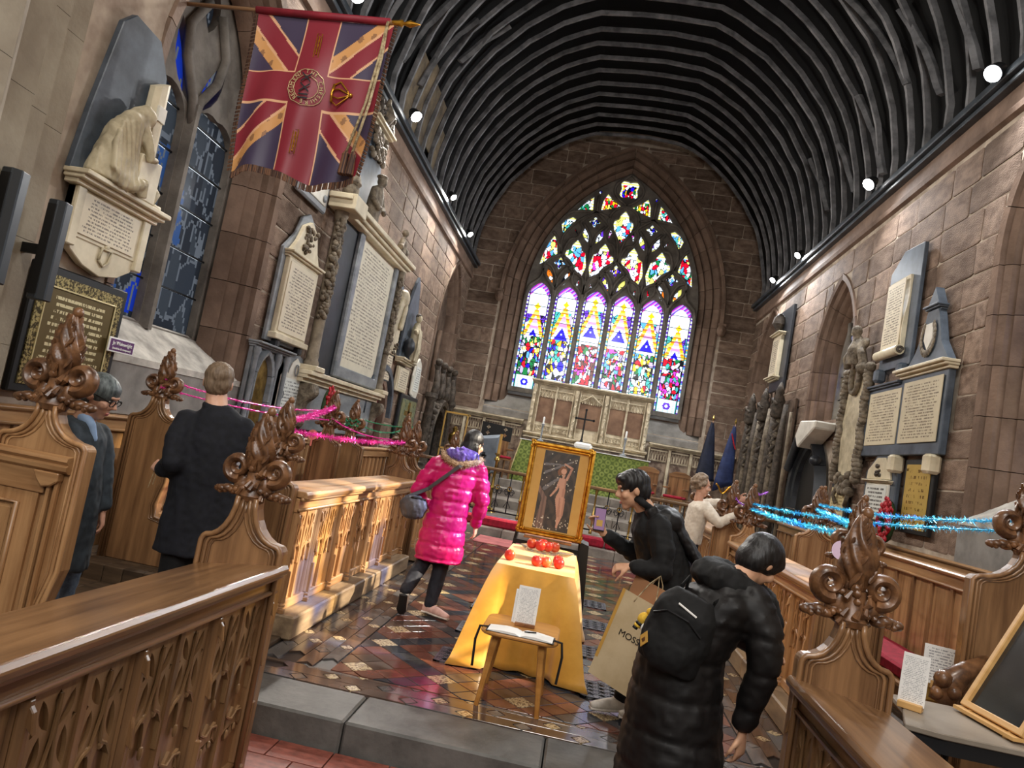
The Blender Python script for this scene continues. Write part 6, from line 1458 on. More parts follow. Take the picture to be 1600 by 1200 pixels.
# tinsel
def tinsel(label, pts, col, r=.022, dens=300, sag=.0, seed=1, core=.006):
    if 'tin_'+col not in MAT:
        c = {'pink': C(226, 40, 150), 'blue': C(40, 170, 236), 'green': C(20, 130, 90), 'purple': C(150, 80, 190)}[col]; MAT['tin_'+col] = mk('tin_'+col, c, tuple(min(1, x*1.6+.05) for x in c[:3])+(1,), rough=.25, metal=.35, scale=(90, 90, 90))
    r_ = random.Random(seed); P = []
    for a, b in zip(pts, pts[1:]):
        a, b = Vector(a), Vector(b); n = max(3, int((b-a).length/.08))
        for i in range(n): f = i/n; q = a.lerp(b, f); q.z -= sag*4*f*(1-f); P.append(q)
    P.append(Vector(pts[-1])); m = MB(); m.tube(P, core, 5); L = sum((b-a).length for a, b in zip(P, P[1:]))
    for i in range(int(L*dens)):
        k_ = r_.randrange(len(P)-1); q = P[k_].lerp(P[k_+1], r_.random()); d = Vector((r_.gauss(0, 1), r_.gauss(0, 1), r_.gauss(0, 1))).normalized(); e = d.orthogonal().normalized()*.0022; tip = q+d*r*r_.uniform(.6, 1.15)
        m.add([q-e, q+e, tip+e*.6, tip-e*.6], [(0, 1, 2, 3)])
    o = m.build('tinsel_garland', 'tin_'+col); return tag(o, label, 'tinsel', col+' tinsel')
tinsel('upper pink tinsel from the poppyhead left of the suited person to the far bench', [(-3.4, 5.6, 1.6), (-3.02, 8.5, 1.62)], 'pink', .02, 240, .08, 1)
tinsel('lower pink tinsel from the poppyhead left of the suited person to the far bench', [(-3.4, 5.56, 1.53), (-3.02, 8.46, 1.5)], 'pink', .018, 220, .05, 2)
tinsel('thick pink tinsel along the near left stalls to the poppyhead by the pink coat', [(-2.06, 4.94, 1.4), (-2.05, 8.36, 1.4)], 'pink', .032, 420, .03, 3)
tinsel('pink tinsel rising diagonally from the near poppyhead to the back bench', [(-2.06, 4.94, 1.46), (-3.0, 8.5, 1.66)], 'pink', .036, 420, .02, 4)
tinsel('thin pink tinsel sagging from the back bench to the poppyhead by the pink coat', [(-3.0, 8.5, 1.52), (-2.06, 8.4, 1.44)], 'pink', .02, 240, .08, 5)
tinsel('green tinsel wound round the far left poppyhead', [(-2.9+.09*cos(a*.9), 9.0+.09*sin(a*.9), 1.46+.008*a) for a in range(16)]+[(-2.06, 8.95, 1.6), (-2.06, 8.9, 1.42)], 'green', .024, 260, .03, 6)
tinsel('green tinsel strung along the far left bench', [(-2.9, 9.0, 1.55), (-2.9, 11.7, 1.55)], 'green', .018, 200, .1, 7)
tinsel('near blue tinsel running to the poppyhead in the right foreground stalls', [(1.9, 8.4, 1.38), (1.8, 4.94, 1.4)], 'blue', .036, 480, .02, 8)
tinsel('long blue tinsel from the far stall to the right edge of the picture', [(1.9, 8.4, 1.44), (2.6, 4.6, 1.62)], 'blue', .03, 420, .06, 9)
tinsel('upper blue tinsel from the twin poppyheads to the right edge', [(2.64, 8.54, 1.56), (2.6, 4.6, 1.68)], 'blue', .032, 420, .05, 10)
tinsel('steep blue tinsel from the twin poppyheads down to the near stall', [(2.64, 8.54, 1.5), (1.8, 4.94, 1.45)], 'blue', .036, 480, .0, 11)
tinsel('purple tinsel held by the curly-haired person', [(1.8, 8.9, 1.5), (1.9, 8.7, 1.4), (2.0, 8.9, 1.56), (2.2, 9.0, 1.6)], 'purple', .026, 320, .03, 12)
reg('tag_pink', C(232, 130, 120), rough=.7); reg('tag_white', C(226, 200, 224), rough=.7)
for nm, p_, mt in (('coral paper roundel hanging from the pink tinsel', (-3.1, 8.25, 1.3), 'tag_pink'), ('pale paper roundel hanging from the blue tinsel', (1.68, 4.86, 1.3), 'tag_white')):
    o = MB().lathe([(.06, 0), (.06, .004)], n=18).build('paper_roundel', mt, loc=p_, rot=(pi/2, 0, 0)); tag(o, nm, 'tag'); MB().box(-.01, .01, -.13, -.05, 0, .003).build('stick', mt, o)
# regimental colour on its pole
FW, FH = 1.16, 1.36
t = thing('regimental_flag', 'worn union-pattern regimental flag with fringe hanging from a wall pole', 'flag', (-3.27, 5.5, 4.73))
MB().tube([(-.62, .0, -.02), (1.2, 0, .03)], .018, 8).build('pole', 'wood_dark_x', t, smooth=True)
reg('flagred', C(146, 34, 50), C(120, 24, 40), rough=.6, scale=(4, 4, 4)); reg('fringe', C(120, 84, 60), C(60, 40, 34), rough=.7, scale=(90, 2, 2), lo=.45, hi=.55); reg('cord', C(196, 178, 140), C(120, 100, 72), rough=.6, scale=(40, 40, 40))
MB().tube([(.0, 0, .0), (1.14, 0, .03)], .03, 10).build('pole_sleeve', 'flagred', t, smooth=True)
MB().lathe([(.018, 0), (.022, .05), (.03, .08), (.012, .1), (.03, .15), (.0, .24)], n=10).build('spear_finial', 'gold', t, smooth=40, loc=(1.16, 0, .03), rot=(0, pi/2-.03, 0))
RD, NV, GD, CRM = C(132, 32, 48), C(62, 52, 78), C(206, 150, 92), C(220, 170, 130)
def flagc(u, v):
    cu, cv = .49, .475; a = (u-cu); b = (v-cv)
    if abs(a) < .115: return RD
    if abs(b) < .095: return RD
    if abs(a) < .13 or abs(b) < .107: return CRM
    uu, vv = abs(a), abs(b); d = (vv*1.12-uu*1.0)/1.5; s = (1 if a*b > 0 else -1)*(1 if a > 0 else 1)
    d2 = d+.02
    if -.02 < d2*s < .085: return RD
    if -.1 < d2*s <= -.035: return GD if (sin(u*70)+sin(v*63+u*20)) > -1.2 else C(150, 106, 70)
    if -.035 < d2*s <= -.02 or .085 < d2*s < .1: return CRM
    return NV
nx, nz = 110, 130; vs = []; cols = []; fs = []
for j in range(nz+1):
    v = j/nz
    for i in range(nx+1):
        u = i/nx; x = .02+FW*(u*(1-.02*v))-.0*v+(.05*v*(1-u)-.02*v)*.6; y = .05*v**.7*sin(u*9+v*2)+.03*v*sin(u*21+1.5*v)+.02*sin(v*7+u*3); z = -FH*v*(1-.03*sin(u*7)*v)+.03*u; vs.append((x, y, z))
for j in range(nz):
    for i in range(nx): fs.append((j*(nx+1)+i, j*(nx+1)+i+1, (j+1)*(nx+1)+i+1, (j+1)*(nx+1)+i)); cols.append(flagc((i+.5)/nx, (j+.5)/nz))
me = bpy.data.meshes.new('cloth'); me.from_pydata(vs, [], fs); at = me.color_attributes.new('paint', 'FLOAT_COLOR', 'CORNER'); b = []
for p_ in me.polygons: b += list(cols[p_.index])*p_.loop_total
at.data.foreach_set('color', b); me.materials.append(MAT['paint']); me.polygons.foreach_set('use_smooth', [True]*len(fs))
o = bpy.data.objects.new('cloth', me); COL.objects.link(o); o.parent = t
def fpos(u, v, d=-.012): i = int(u*nx); j = int(v*nz); q = vs[j*(nx+1)+i]; return (q[0], q[1]+d, q[2])
m = MB()
for i in range(0, 90): u = i/90; a = fpos(u, 1, 0); m.tube([a, (a[0]+.004*sin(i), a[1], a[2]-.055)], .006, 4)
for i in range(0, 90):
    for u in (0, 1): a = fpos(u, i/90, 0); m.tube([a, (a[0]+(-.04 if u == 0 else .035), a[1], a[2]-.015)], .005, 4)
m.build('fringe', 'fringe', t)
m = MB()
for R_ in (.13, .085): m.tube([fpos(.49+R_*cos(2*pi*k_/28)*1/1.0, .475+R_*sin(2*pi*k_/28)*FW/FH) for k_ in range(28)], .0028, 5, closed=True)
m.build('badge_rings', 'brass_letter', t)
q = fpos(.49, .475, -.016); txt('XXII', 'numerals', .12, 'slate_dark', t, q, (pi/2, pi/2, 0), .001)
word = 'THE CHESHIRE REGIMENT '
for k_, ch in enumerate(word):
    if ch != ' ':
        a = 2*pi*k_/len(word); q = fpos(.49+.107*sin(a), .475-.107*cos(a)*FW/FH, -.014); txt(ch, 'ring_letter', .045, 'brass_letter', t, q, (pi/2, a, 0), .001)
m = MB()
cxq = fpos(.72, .475, -.016); cz, cxx = cxq[2], cxq[0]
m.tube([(cxx-.05, cxq[1], cz-.075), (cxx-.06, cxq[1], cz), (cxx-.05, cxq[1], cz+.075)], .012, 6)
for s in (1, -1, .4, -.4): m.tube([(cxx-.05, cxq[1], cz+.07*s), (cxx+.0, cxq[1], cz+.1*s), (cxx+.07, cxq[1], cz+.03*s), (cxx+.09, cxq[1], cz)], .007, 5)
m.ball((cxx+.1, cxq[1], cz), .018, 8, 5); m.build('crown', 'gold', t, smooth=True)
for (u, v) in ((.5, .2), (.49, .8)):
    a = fpos(u, v, -.014); m = MB(); m.tube([(a[0]+.02, a[1], a[2]+.1), (a[0]+.02, a[1], a[2]-.1), (a[0]-.02, a[1], a[2]-.1), (a[0]-.02, a[1], a[2]+.1)], .004, 5, closed=True); m.tube([(a[0], a[1], a[2]+.08-.02*k_) for k_ in range(9)], [.004 if k_ % 2 else .008 for k_ in range(9)], 5); m.build('battle_honour_scroll', 'gold', t)
m = MB()
for s in (0, 1): m.tube([(1.13, -.02, .02), (1.13+.02*s, -.05, -.3), (1.1+.03*s, -.06, -.7), (1.03+.05*s, -.07, -1.12)], .012, 6)
m.build('cord', 'cord', t, smooth=True)
for s in (0, 1): MB().lathe([(.012, .03), (.03, .0), (.026, -.02), (.036, -.16), (.03, -.165)], 1.03+.06*s, -.07, -1.14, 10).build('tassel', 'fringe', t, smooth=40)
# loudspeakers on the pier
for (x, y, lab) in ((-3.25, 3.55, 'black column loudspeaker at the very left edge, on the pier'), (-3.41, 4.1, 'slim black column loudspeaker with bluish sheen beside the brass plate')):
    t = thing('column_speaker', lab, 'speaker', (x, y, 1.92)); m = MB(); m.prism([(-.05, .05), (-.06, -.02), (-.03, -.06), (.03, -.06), (.06, -.02), (.05, .05)], 0, .62, 'z')
    reg('speaker', C(34, 40, 46), rough=.35, spec=.6); m.build('case', 'speaker', t, bevel=.006); MB().prism([(-.028, -.055), (-.028, -.064), (.028, -.064), (.028, -.055)], .03, .59, 'z').build('grille', 'black', t); MB().box(-.2, -.04, .0, .04, .28, .34).build('bracket', 'black', t)
# floodlights along the wall plates
reg('lampcase', C(40, 40, 42), rough=.4, metal=.4); MAT['lens'] = emit('lens', (1, .98, .94, 1), 40); MAT['lens_cool'] = emit('lens_cool', (.92, .97, 1, 1), 45)
LP = [(-3.62, 14.9, 6.55, 'L', 'third'), (-3.62, 17.3, 6.5, 'L', 'farthest'), (-3.55, 11.1, 6.5, 'L', 'second'), (-3.55, 8.0, 6.5, 'L', 'nearest'),
      (3.6, 7.95, 6.42, 'R', 'nearest'), (3.55, 11.3, 6.48, 'R', 'second'), (3.62, 15.3, 6.52, 'R', 'third'), (3.62, 17.3, 6.5, 'R', 'farthest')]
for (x, y, z, sd, nm) in LP:
    t = thing('floodlight', '%s floodlight along the %s wall plate' % (nm, 'left' if sd == 'L' else 'right'), 'floodlight', (x, y, z)); s = 1 if sd == 'L' else -1
    big_ = nm in ('second', 'nearest'); R_ = .1 if big_ else .075
    tgt = Vector((s*2.4, -1.2, -2.6))
    q = tgt.to_track_quat('-Z', 'Y')
    c = MB().lathe([(R_*.6, .16), (R_*.8, .12), (R_, .02), (R_, 0)], n=16).build('lamp_can', 'lampcase', t, smooth=40); c.rotation_mode = 'QUATERNION'; c.rotation_quaternion = q
    l = MB().lathe([(R_*.9, -.006), (R_*.9, .004)], n=16).build('lens', 'lens_cool' if (sd == 'R' and nm == 'nearest') else 'lens', t); l.rotation_mode = 'QUATERNION'; l.rotation_quaternion = q
    MB().tube([(0, 0, .03), (-s*.12, 0, -.02)], .012, 6).build('bracket', 'lampcase', t)
    d_ = tgt.normalized(); lamp('SPOT', 'floodlight_beam', Vector((x, y, z))+d_*.05, 620 if nm in ('third', 'farthest') else 430, (1, .95, .88) if sd == 'L' else (.96, .98, 1), Vector((x, y, z))+tgt, spot_size=2.9, spot_blend=.7, shadow_soft_size=.08)
# display on the right-hand desk
reg('tablegrey', C(150, 140, 128), C(126, 116, 104), rough=.35, scale=(3, 3, 3)); reg('pine', C(212, 170, 110), C(192, 146, 86), rough=.45, scale=(2, 2, 12)); reg('darkpic', C(30, 32, 34), C(64, 68, 72), rough=.12, scale=(4, 4, 4), spec=.7, lo=.5, hi=.9)
t = thing('display_table', 'grey folding table behind the right foreground desk', 'table', (2.1, 3.5, -.16)); MB().prism([(-.6, -.16), (-.46, -.2), (.9, -.2), (.9, .34), (-.46, .34), (-.5, .1)], .86, .885, 'z').build('table_top', 'tablegrey', t, bevel=.004); MB().prism([(-.58, -.15), (-.44, -.19), (.9, -.19), (.9, -.17), (-.44, -.17)], .8, .86, 'z').build('edge_rail', 'lampcase', t)
for a in (-.4, .8):
    for b_ in (-.1, .26): MB().tube([(a, b_, .86), (a, b_, 0)], .016, 8).build('leg', 'lampcase', t)
t = thing('framed_picture', 'dark glazed picture in pale pine frame on a small easel at right', 'picture', (1.97, 3.58, .75), -pi/2+.12); t.rotation_euler = (radians(-26), 0, -pi/2+.12)
m = MB(); m.holed([(-.2, 0), (.2, 0), (.2, .62), (-.2, .62)], [[(-.17, .03), (.17, .03), (.17, .59), (-.17, .59)]], -.025, .03); m.build('frame', 'pine', t, bevel=.004); MB().box(-.175, .175, -.004, .01, .025, .595).build('picture', 'darkpic', t)
t = thing('table_easel', 'small pine easel under the dark glazed picture', 'easel', (1.97, 3.58, .726), -pi/2+.12); MB().box(-.2, .2, -.05, .02, .01, .025).build('ledge', 'pine', t)
for s in (1, -1): MB().tube([(s*.14, -.04, .0), (s*.12, .02, .04), (s*.06, .24, .42)], .012, 6).build('leg', 'pine', t)
MB().tube([(0, .36, 0), (0, .24, .42)], .012, 6).build('leg', 'pine', t)
t = thing('info_card', 'tall caption card in a wooden block on the grey display table', 'card', (1.63, 3.6, .726), -.6); MB().box(-.05, .05, -.025, .025, 0, .03).build('holder', 'pine', t, bevel=.003); q = ins_plate(t, -.055, .055, .02, .24, -.002, C(236, 235, 232), C(166, 166, 168), 26, 30, 'card', .002); q.rotation_euler = (radians(-6), 0, 0)
t = thing('info_card', 'white caption card propped beyond the grey display table', 'card', (2.37, 4.92, .6), -.35); q = ins_plate(t, -.09, .09, .0, .23, 0, C(234, 233, 230), C(150, 150, 152), 12, 22, 'card', .002); q.rotation_euler = (radians(-10), 0, 0)
MB().box(-.04, .04, -.01, .05, -.02, .02).build('holder', 'pine', t)
t = thing('hassock_pile', 'gold hassock standing on the cushion behind the caption cards', 'hassock', (2.5, 5.1, .466)); MB().box(-.16, .16, -.1, .12, 0, .115).build('hassock', 'gold_mat', t, bevel=.02)
# ---------------- people
reg('skin', C(214, 168, 142), C(196, 146, 122), rough=.5, scale=(9, 9, 9), spec=.4)
reg('skin_tan', C(206, 160, 128), C(188, 138, 108), rough=.5, scale=(9, 9, 9), spec=.4)
reg('hair_black', C(20, 18, 18), C(44, 42, 44), rough=.4, scale=(60, 60, 8), lo=.4, hi=.8, bump=.3)
reg('hair_grey', C(52, 58, 60), C(104, 112, 112), rough=.45, scale=(60, 60, 8), bump=.3)
reg('hair_brown', C(96, 78, 60), C(128, 108, 88), rough=.5, scale=(70, 70, 14), bump=.3)
reg('hair_curly', C(110, 90, 72), C(160, 140, 118), rough=.6, scale=(40, 40, 40), bump=.5)
reg('pinkcoat', C(206, 22, 104), C(178, 14, 88), rough=.34, scale=(6, 6, 6), spec=.5)
reg('fur', C(206, 178, 146), C(150, 116, 86), rough=.9, scale=(60, 60, 60), bump=.8)
reg('lilac', C(112, 92, 172), C(80, 62, 140), rough=.35, scale=(8, 8, 8))
reg('blackcloth', C(17, 17, 18), C(9, 9, 10), rough=.8, scale=(20, 20, 20))
reg('blackpuffer', C(24, 21, 21), C(14, 12, 12), rough=.55, scale=(8, 8, 8), spec=.35)
reg('navywool', C(19, 21, 30), C(10, 12, 18), rough=.85, scale=(30, 30, 30))
reg('greycoat', C(58, 68, 76), C(44, 52, 60), rough=.75, scale=(20, 20, 20))
reg('jeans', C(110, 132, 156), C(80, 100, 124), rough=.8, scale=(30, 30, 30))
reg('darkjeans', C(34, 36, 46), C(22, 24, 32), rough=.75, scale=(20, 20, 20))
reg('cream', C(222, 212, 196), C(204, 192, 174), rough=.85, scale=(30, 30, 30), sheen=.2)
reg('shirtblue', C(150, 180, 220), rough=.7); reg('shoe_pink', C(216, 176, 164), C(190, 150, 140), rough=.6, scale=(20, 20, 20)); reg('shoe_white', C(206, 200, 190), C(180, 172, 162), rough=.6, scale=(20, 20, 20)); reg('rubber', C(30, 28, 28), rough=.7)
reg('eyewhite', C(205, 196, 188), rough=.6); reg('iris', C(40, 26, 18), rough=.4); reg('lips', C(176, 98, 92), rough=.5)
V3 = Vector
KT = [1.0, 0.0]     # depth factor about the lens and floor height for the person being built
def kt(p):
    k, fl = KT; p = V3(p)
    if k == 1.0 and fl == 0: return p
    zq = .6; z1 = 1.55+(zq-1.55)*k
    z = 1.55+(p.z-1.55)*k if p.z >= zq else fl+(z1-fl)*p.z/zq
    return V3((p.x*k, p.y*k, z))
class PB(MB):
    def tube(s, pts, *a, **k): return MB.tube(s, [kt(p) for p in pts], *a, **k)
    def ball(s, c, *a, **k): return MB.ball(s, kt(c), *a, **k)
def basis(f, u):
    f = V3(f).normalized(); u = V3(u); u = (u-u.dot(f)*f).normalized(); r = f.cross(u); return r, f, u, Matrix((r, f, u)).transposed()
def head(m, c, f, u):
    c = kt(c); r, f, u, R = basis(f, u); P = lambda a, b, d: c+r*a+f*b+u*d
    MB.ball(m, P(0, -.012, .022), (.074, .094, .098), 16, 12, R); MB.ball(m, P(0, .03, -.04), (.058, .06, .068), 14, 10, R); MB.ball(m, P(0, .066, -.094), (.028, .024, .022), 10, 8, R)
    MB.tube(m, [P(0, .083, .022), P(0, .1, -.004), P(0, .112, -.022)], [.009, .012, .015], 8); MB.ball(m, P(0, .09, -.024), (.02, .014, .011), 8, 6, R)
    MB.ball(m, P(0, .078, .036), (.05, .016, .012), 10, 6, R); MB.ball(m, P(0, .082, -.06), (.025, .014, .014), 8, 6, R)
    for s in (1, -1): MB.ball(m, P(s*.076, -.01, -.008), (.01, .02, .032), 8, 6, R); MB.ball(m, P(s*.042, .062, -.022), (.026, .026, .026), 8, 6, R)
    return P, R
def face(person, P, R, base):
    e = MB(); i = MB()
    for s in (1, -1): e.ball(P(s*.028, .07, .011)-base, .0105, 8, 6); i.ball(P(s*.028, .0775, .011)-base, .0048, 8, 6)
    e.build('eyes', 'eyewhite', person, smooth=True); i.build('irises', 'iris', person, smooth=True)
    l = MB(); l.ball(P(0, .094, -.058)-base, (.023, .006, .004), 8, 5, R); l.ball(P(0, .092, -.067)-base, (.02, .006, .005), 8, 5, R); l.build('lips', 'lips', person, smooth=True)
def hand(m, w, d, n, side, curl=.5, s=1.0, spread=.004):
    """palm, four unequal curled fingers, thumb from the side of the palm"""
    w = kt(w); d = V3(d).normalized(); n = V3(n); n = (n-n.dot(d)*d).normalized(); t = d.cross(n); t = t if t.dot(V3(side)) > 0 else -t
    MB.tube(m, [w-d*.02*s, w+d*.02*s, w+d*.055*s, w+d*.088*s], [(.024*s, .017*s), (.031*s, .017*s), (.037*s, .016*s), (.036*s, .013*s)], 10, ref=t)
    for k, (o, L) in enumerate(((.028, .07), (.0095, .08), (-.0095, .074), (-.027, .057))):
        p = w+d*.082*s+t*o*s; a = 0; pts = [p]
        for q, fr in enumerate((.45, .32, .25)): a += curl*(.7+.25*q+.08*k); p = p+(d*cos(a)+n*sin(a)+t*(o*spread*10)*(1 if q == 0 else 0))*L*fr*s; pts.append(p)
        MB.tube(m, pts, [.0092*s, .0088*s, .008*s, .0066*s], 7)
    p = w+d*.022*s+t*.026*s; MB.tube(m, [p, p+(d*.55+t*.75)*.034*s, p+(d*.8+t*.62+n*curl*.4)*.058*s, p+(d*1.0+t*.45+n*curl*.8)*.078*s], [.014*s, .012*s, .0105*s, .008*s], 7)
def shoe(m, ms, ankle, toe, L=.26, zlift=0):
    a = kt(ankle); d = V3(toe).normalized(); heel = a-d*.06; c = [heel+V3((0, 0, -.035)), a+V3((0, 0, -.03)), a+d*.09+V3((0, 0, -.04)), a+d*.16+V3((0, 0, -.052)), a+d*.2+V3((0, 0, -.056))]
    MB.tube(m, c, [(.034, .04), (.042, .045), (.043, .036), (.044, .026), (.026, .018)], 12, ref=d.cross(V3((0, 0, 1))) if abs(d.z) < .9 else V3((1, 0, 0))); MB.tube(m, [a+V3((0, 0, .03)), a+V3((0, 0, -.03))], [.045, .046], 10)
    MB.tube(ms, [p+V3((0, 0, -.034 if i < 2 else (-.03 if i == 2 else -.018))) for i, p in enumerate(c)], [(.04, .014), (.044, .014), (.046, .013), (.046, .012), (.028, .01)], 12, ref=d.cross(V3((0, 0, 1))))
class Person:
    def __init__(s, label, base, k=1.0, fl=0.0): KT[:] = [k, fl]; s.base = kt(base); s.label = label; s.body = None
    def fix(s, o):
        o.data.transform(Matrix.Translation(-s.base))
        if s.body is None: s.body = o; o.location = s.base; tag(o, s.label, 'person')
        else: o.parent = s.body
        return o
    def part(s, name, m, mat, voxel=.012, smooth=3, fold=None): return s.fix(blob(m, name, mat, None, voxel, smooth, fold))
    def raw(s, name, m, mat, **k): return s.fix(m.build(name, mat, **k))
def limb(m, pts, rad, ref=None, n=12):
    m.tube(pts, rad, n, ref=ref)
    if n <= 12: [m.ball(p, (r if not isinstance(r, tuple) else min(r)), 10, 7) for p, r in zip(pts, rad)]
from mathutils import noise as NZ
def quilt(pitch, amp, ax=None):
    def f(co, n):
        q = (co.z+.012*NZ.noise(co*9))/pitch; d = abs(q-round(q))*pitch
        return n*(-amp*math.exp(-(d/.012)**2)-.12*amp*cos(2*pi*q)+.006*NZ.noise(V3((co.x*16, co.y*16, co.z*34)))+.004*NZ.noise(co*45))
    return f
def creases(amp, k=14):
    return lambda co, n: n*amp*(1.3*NZ.noise(V3((co.x*k, co.y*k, co.z*k*.55+co.x*k*.6)))+.7*NZ.noise(co*k*2.3))
# 1 pink coat ------------------------------------------------------------
b = (-1.12, 6.5, 0); p = Person('person in long magenta padded coat walking away up the aisle', b)
m = PB(); P, R = head(m, (-.985, 6.6, 1.53), (.5, .86, -.22), (0, 0, 1)); limb(m, [(-1.01, 6.56, 1.47), (-1.04, 6.53, 1.38)], [.05, .055])
limb(m, [(-1.07, 6.52, 1.3), (-1.08, 6.52, 1.0), (-1.1, 6.52, .8)], [(.13, .08), (.11, .08), (.13, .09)], (1, 0, 0))
limb(m, [(-.88, 6.58, 1.33), (-.82, 6.57, 1.06), (-.85, 6.68, .84)], [.04, .034, .026]); hand(m, (-.85, 6.69, .82), (.1, .2, -1), (-1, .2, 0), (0, 1, 0), .45)
limb(m, [(-1.26, 6.5, 1.31), (-1.37, 6.48, 1.05), (-1.28, 6.64, .9)], [.04, .034, .026]); hand(m, (-1.27, 6.66, .9), (.7, .6, 0), (0, 0, -1), (0, 0, 1), .6)
limb(m, [(-1.03, 6.53, .84), (-1.07, 6.57, .46), (-1.09, 6.5, .1)], [.07, .05, .035]); limb(m, [(-1.17, 6.52, .84), (-1.22, 6.56, .47), (-1.28, 6.28, .2)], [.07, .05, .035])
p.part('person', m, 'skin', .008, 2); face(p.body, P, R, p.base)
m = PB(); limb(m, [(-1.07, 6.52, 1.39), (-1.07, 6.52, 1.3), (-1.08, 6.52, 1.12), (-1.09, 6.52, .95), (-1.1, 6.51, .75), (-1.1, 6.5, .56), (-1.1, 6.5, .47)], [(.09, .07), (.2, .115), (.19, .13), (.175, .13), (.2, .145), (.215, .15), (.212, .148)], (1, .15, 0), 20)
limb(m, [(-.9, 6.56, 1.32), (-.85, 6.57, 1.18), (-.815, 6.57, 1.04), (-.83, 6.62, .92), (-.85, 6.67, .84)], [.08, .078, .07, .064, .055]); limb(m, [(-1.25, 6.5, 1.31), (-1.33, 6.48, 1.18), (-1.385, 6.47, 1.04), (-1.34, 6.55, .95), (-1.29, 6.62, .91)], [.08, .078, .07, .064, .055])
p.part('padded_coat', m, 'pinkcoat', .013, 3, quilt(.125, .011))
FP = [(-1.22, 6.5, 1.41), (-1.2, 6.43, 1.385), (-1.13, 6.395, 1.35), (-1.06, 6.38, 1.335), (-.98, 6.39, 1.35), (-.91, 6.43, 1.38), (-.88, 6.5, 1.41)]
m = PB(); m.tube(FP, .026, 8); rr = random.Random(2)
for k in range(900):
    i = rr.randrange(len(FP)-1); q = V3(FP[i]).lerp(V3(FP[i+1]), rr.random()); d = V3((rr.gauss(0, 1), rr.gauss(-.3, 1), rr.gauss(-.1, 1))).normalized(); e = d.orthogonal().normalized()*.004; tp = q+d*rr.uniform(.035, .062); m.add([q-e, q+e, tp], [(0, 1, 2)])
p.raw('fur_trim', m, 'fur')
m = PB(); m.tube([(-1.17, 6.47, 1.42), (-1.04, 6.42, 1.4), (-.91, 6.47, 1.42)], [.05, .058, .05], 10); m.ball((-1.04, 6.46, 1.44), (.11, .06, .05), 12, 8); p.part('hood_lining', m, 'lilac', .01, 2, creases(.012, 30))
r, f, u, R2 = basis((.5, .86, -.22), (0, 0, 1)); c = V3((-.985, 6.6, 1.53)); m = PB(); m.ball(c-f*.02+u*.03, (.088, .1, .104), 14, 10, R2); m.ball(c-f*.06-u*.06, (.085, .06, .1), 12, 9, R2); limb(m, [c-f*.05-u*.04+r*.06, c-f*.01-u*.13+r*.075], [.04, .026]); limb(m, [c-f*.05-u*.04-r*.06, c-f*.02-u*.13-r*.075], [.04, .026])
p.part('hair', m, 'hair_black', .009, 3)
m = PB(); limb(m, [(-1.03, 6.53, .72), (-1.07, 6.57, .46), (-1.09, 6.5, .1)], [.095, .076, .056]); limb(m, [(-1.17, 6.52, .72), (-1.22, 6.56, .47), (-1.28, 6.28, .22)], [.095, .074, .056]); p.part('trousers', m, 'darkjeans', .011, 3, creases(.006))
m = PB(); ms = PB(); shoe(m, ms, (-1.09, 6.5, .09), (.92, -.35, 0)); p.part('shoe', m, 'shoe_pink', .009, 2); p.raw('sole', ms, 'shoe_white', smooth=40)
m = PB(); ms = PB(); a = V3((-1.28, 6.27, .17)); dz = V3((-.08, .3, -.95)).normalized()
m.tube([a+V3((0, -.02, .03)), a+dz*.05, a+dz*.13, a+dz*.165], [(.042, .04), (.043, .036), (.04, .026), (.024, .016)], 12, ref=(1, 0, 0)); ms.tube([a+V3((0, -.06, .02)), a+dz*.05+V3((0, -.036, 0)), a+dz*.13+V3((0, -.026, 0)), a+dz*.168+V3((0, -.014, 0))], [(.036, .012), (.036, .012), (.044, .012), (.026, .008)], 12, ref=(1, 0, 0))
p.part('shoe', m, 'shoe_white', .009, 2); p.raw('sole', ms, 'rubber', smooth=40)
t = thing('shoulder_bag', 'dark grey slouchy shoulder bag at the hip of the magenta coat', 'bag', (-1.38, 6.4, .78)); reg('baggrey', C(84, 82, 86), C(62, 60, 64), rough=.5, scale=(9, 9, 9))
m = MB(); m.ball((0, 0, .13), (.13, .075, .1), 14, 10); m.ball((0, .0, .07), (.11, .06, .06), 12, 8); blob(m, 'bag', 'baggrey', t, .012, 2, creases(.006, 30)); MB().tube([(-.1, -.01, .17), (0, -.06, .21), (.1, -.02, .2)], .009, 6).build('zip', 'black', t)
MB().tube([(-.08, -.03, .19), (.1, .0, .3), (.2, -.03, .4), (.34, -.045, .54), (.46, .02, .62), (.5, .08, .63)], [(.016, .004)]*6, 6, ref=(.7, 0, -.7)).build('strap', 'baggrey', t)
# 2 photographing man ------------------------------------------------------
b = (.62, 5.2, 0); p = Person('dark-haired person in black hooded jacket photographing the painting with a phone', b, .913, 0)
m = PB(); c = V3((.375, 5.2, 1.425)); P, R = head(m, c, (-.93, -.12, -.36), (-.1, 0, 1)); limb(m, [(.42, 5.2, 1.38), (.48, 5.21, 1.31)], [.055, .062])
limb(m, [(.53, 5.22, 1.22), (.63, 5.24, 1.0), (.7, 5.25, .82)], [(.14, .1), (.12, .1), (.13, .1)], (0, 1, 0))
limb(m, [(.52, 5.4, 1.24), (.48, 5.44, .98), (.25, 5.3, 1.08)], [.034, .032, .025]); hand(m, (.225, 5.285, 1.09), (-.6, -.1, .8), (-.3, -.9, 0), (-1, 0, 0), .5)
limb(m, [(.55, 5.04, 1.22), (.62, 4.98, .94), (.44, 4.99, .94)], [.034, .032, .025]); hand(m, (.425, 4.99, .935), (-1, 0, -.25), (0, .5, -1), (0, -1, .3), .95)
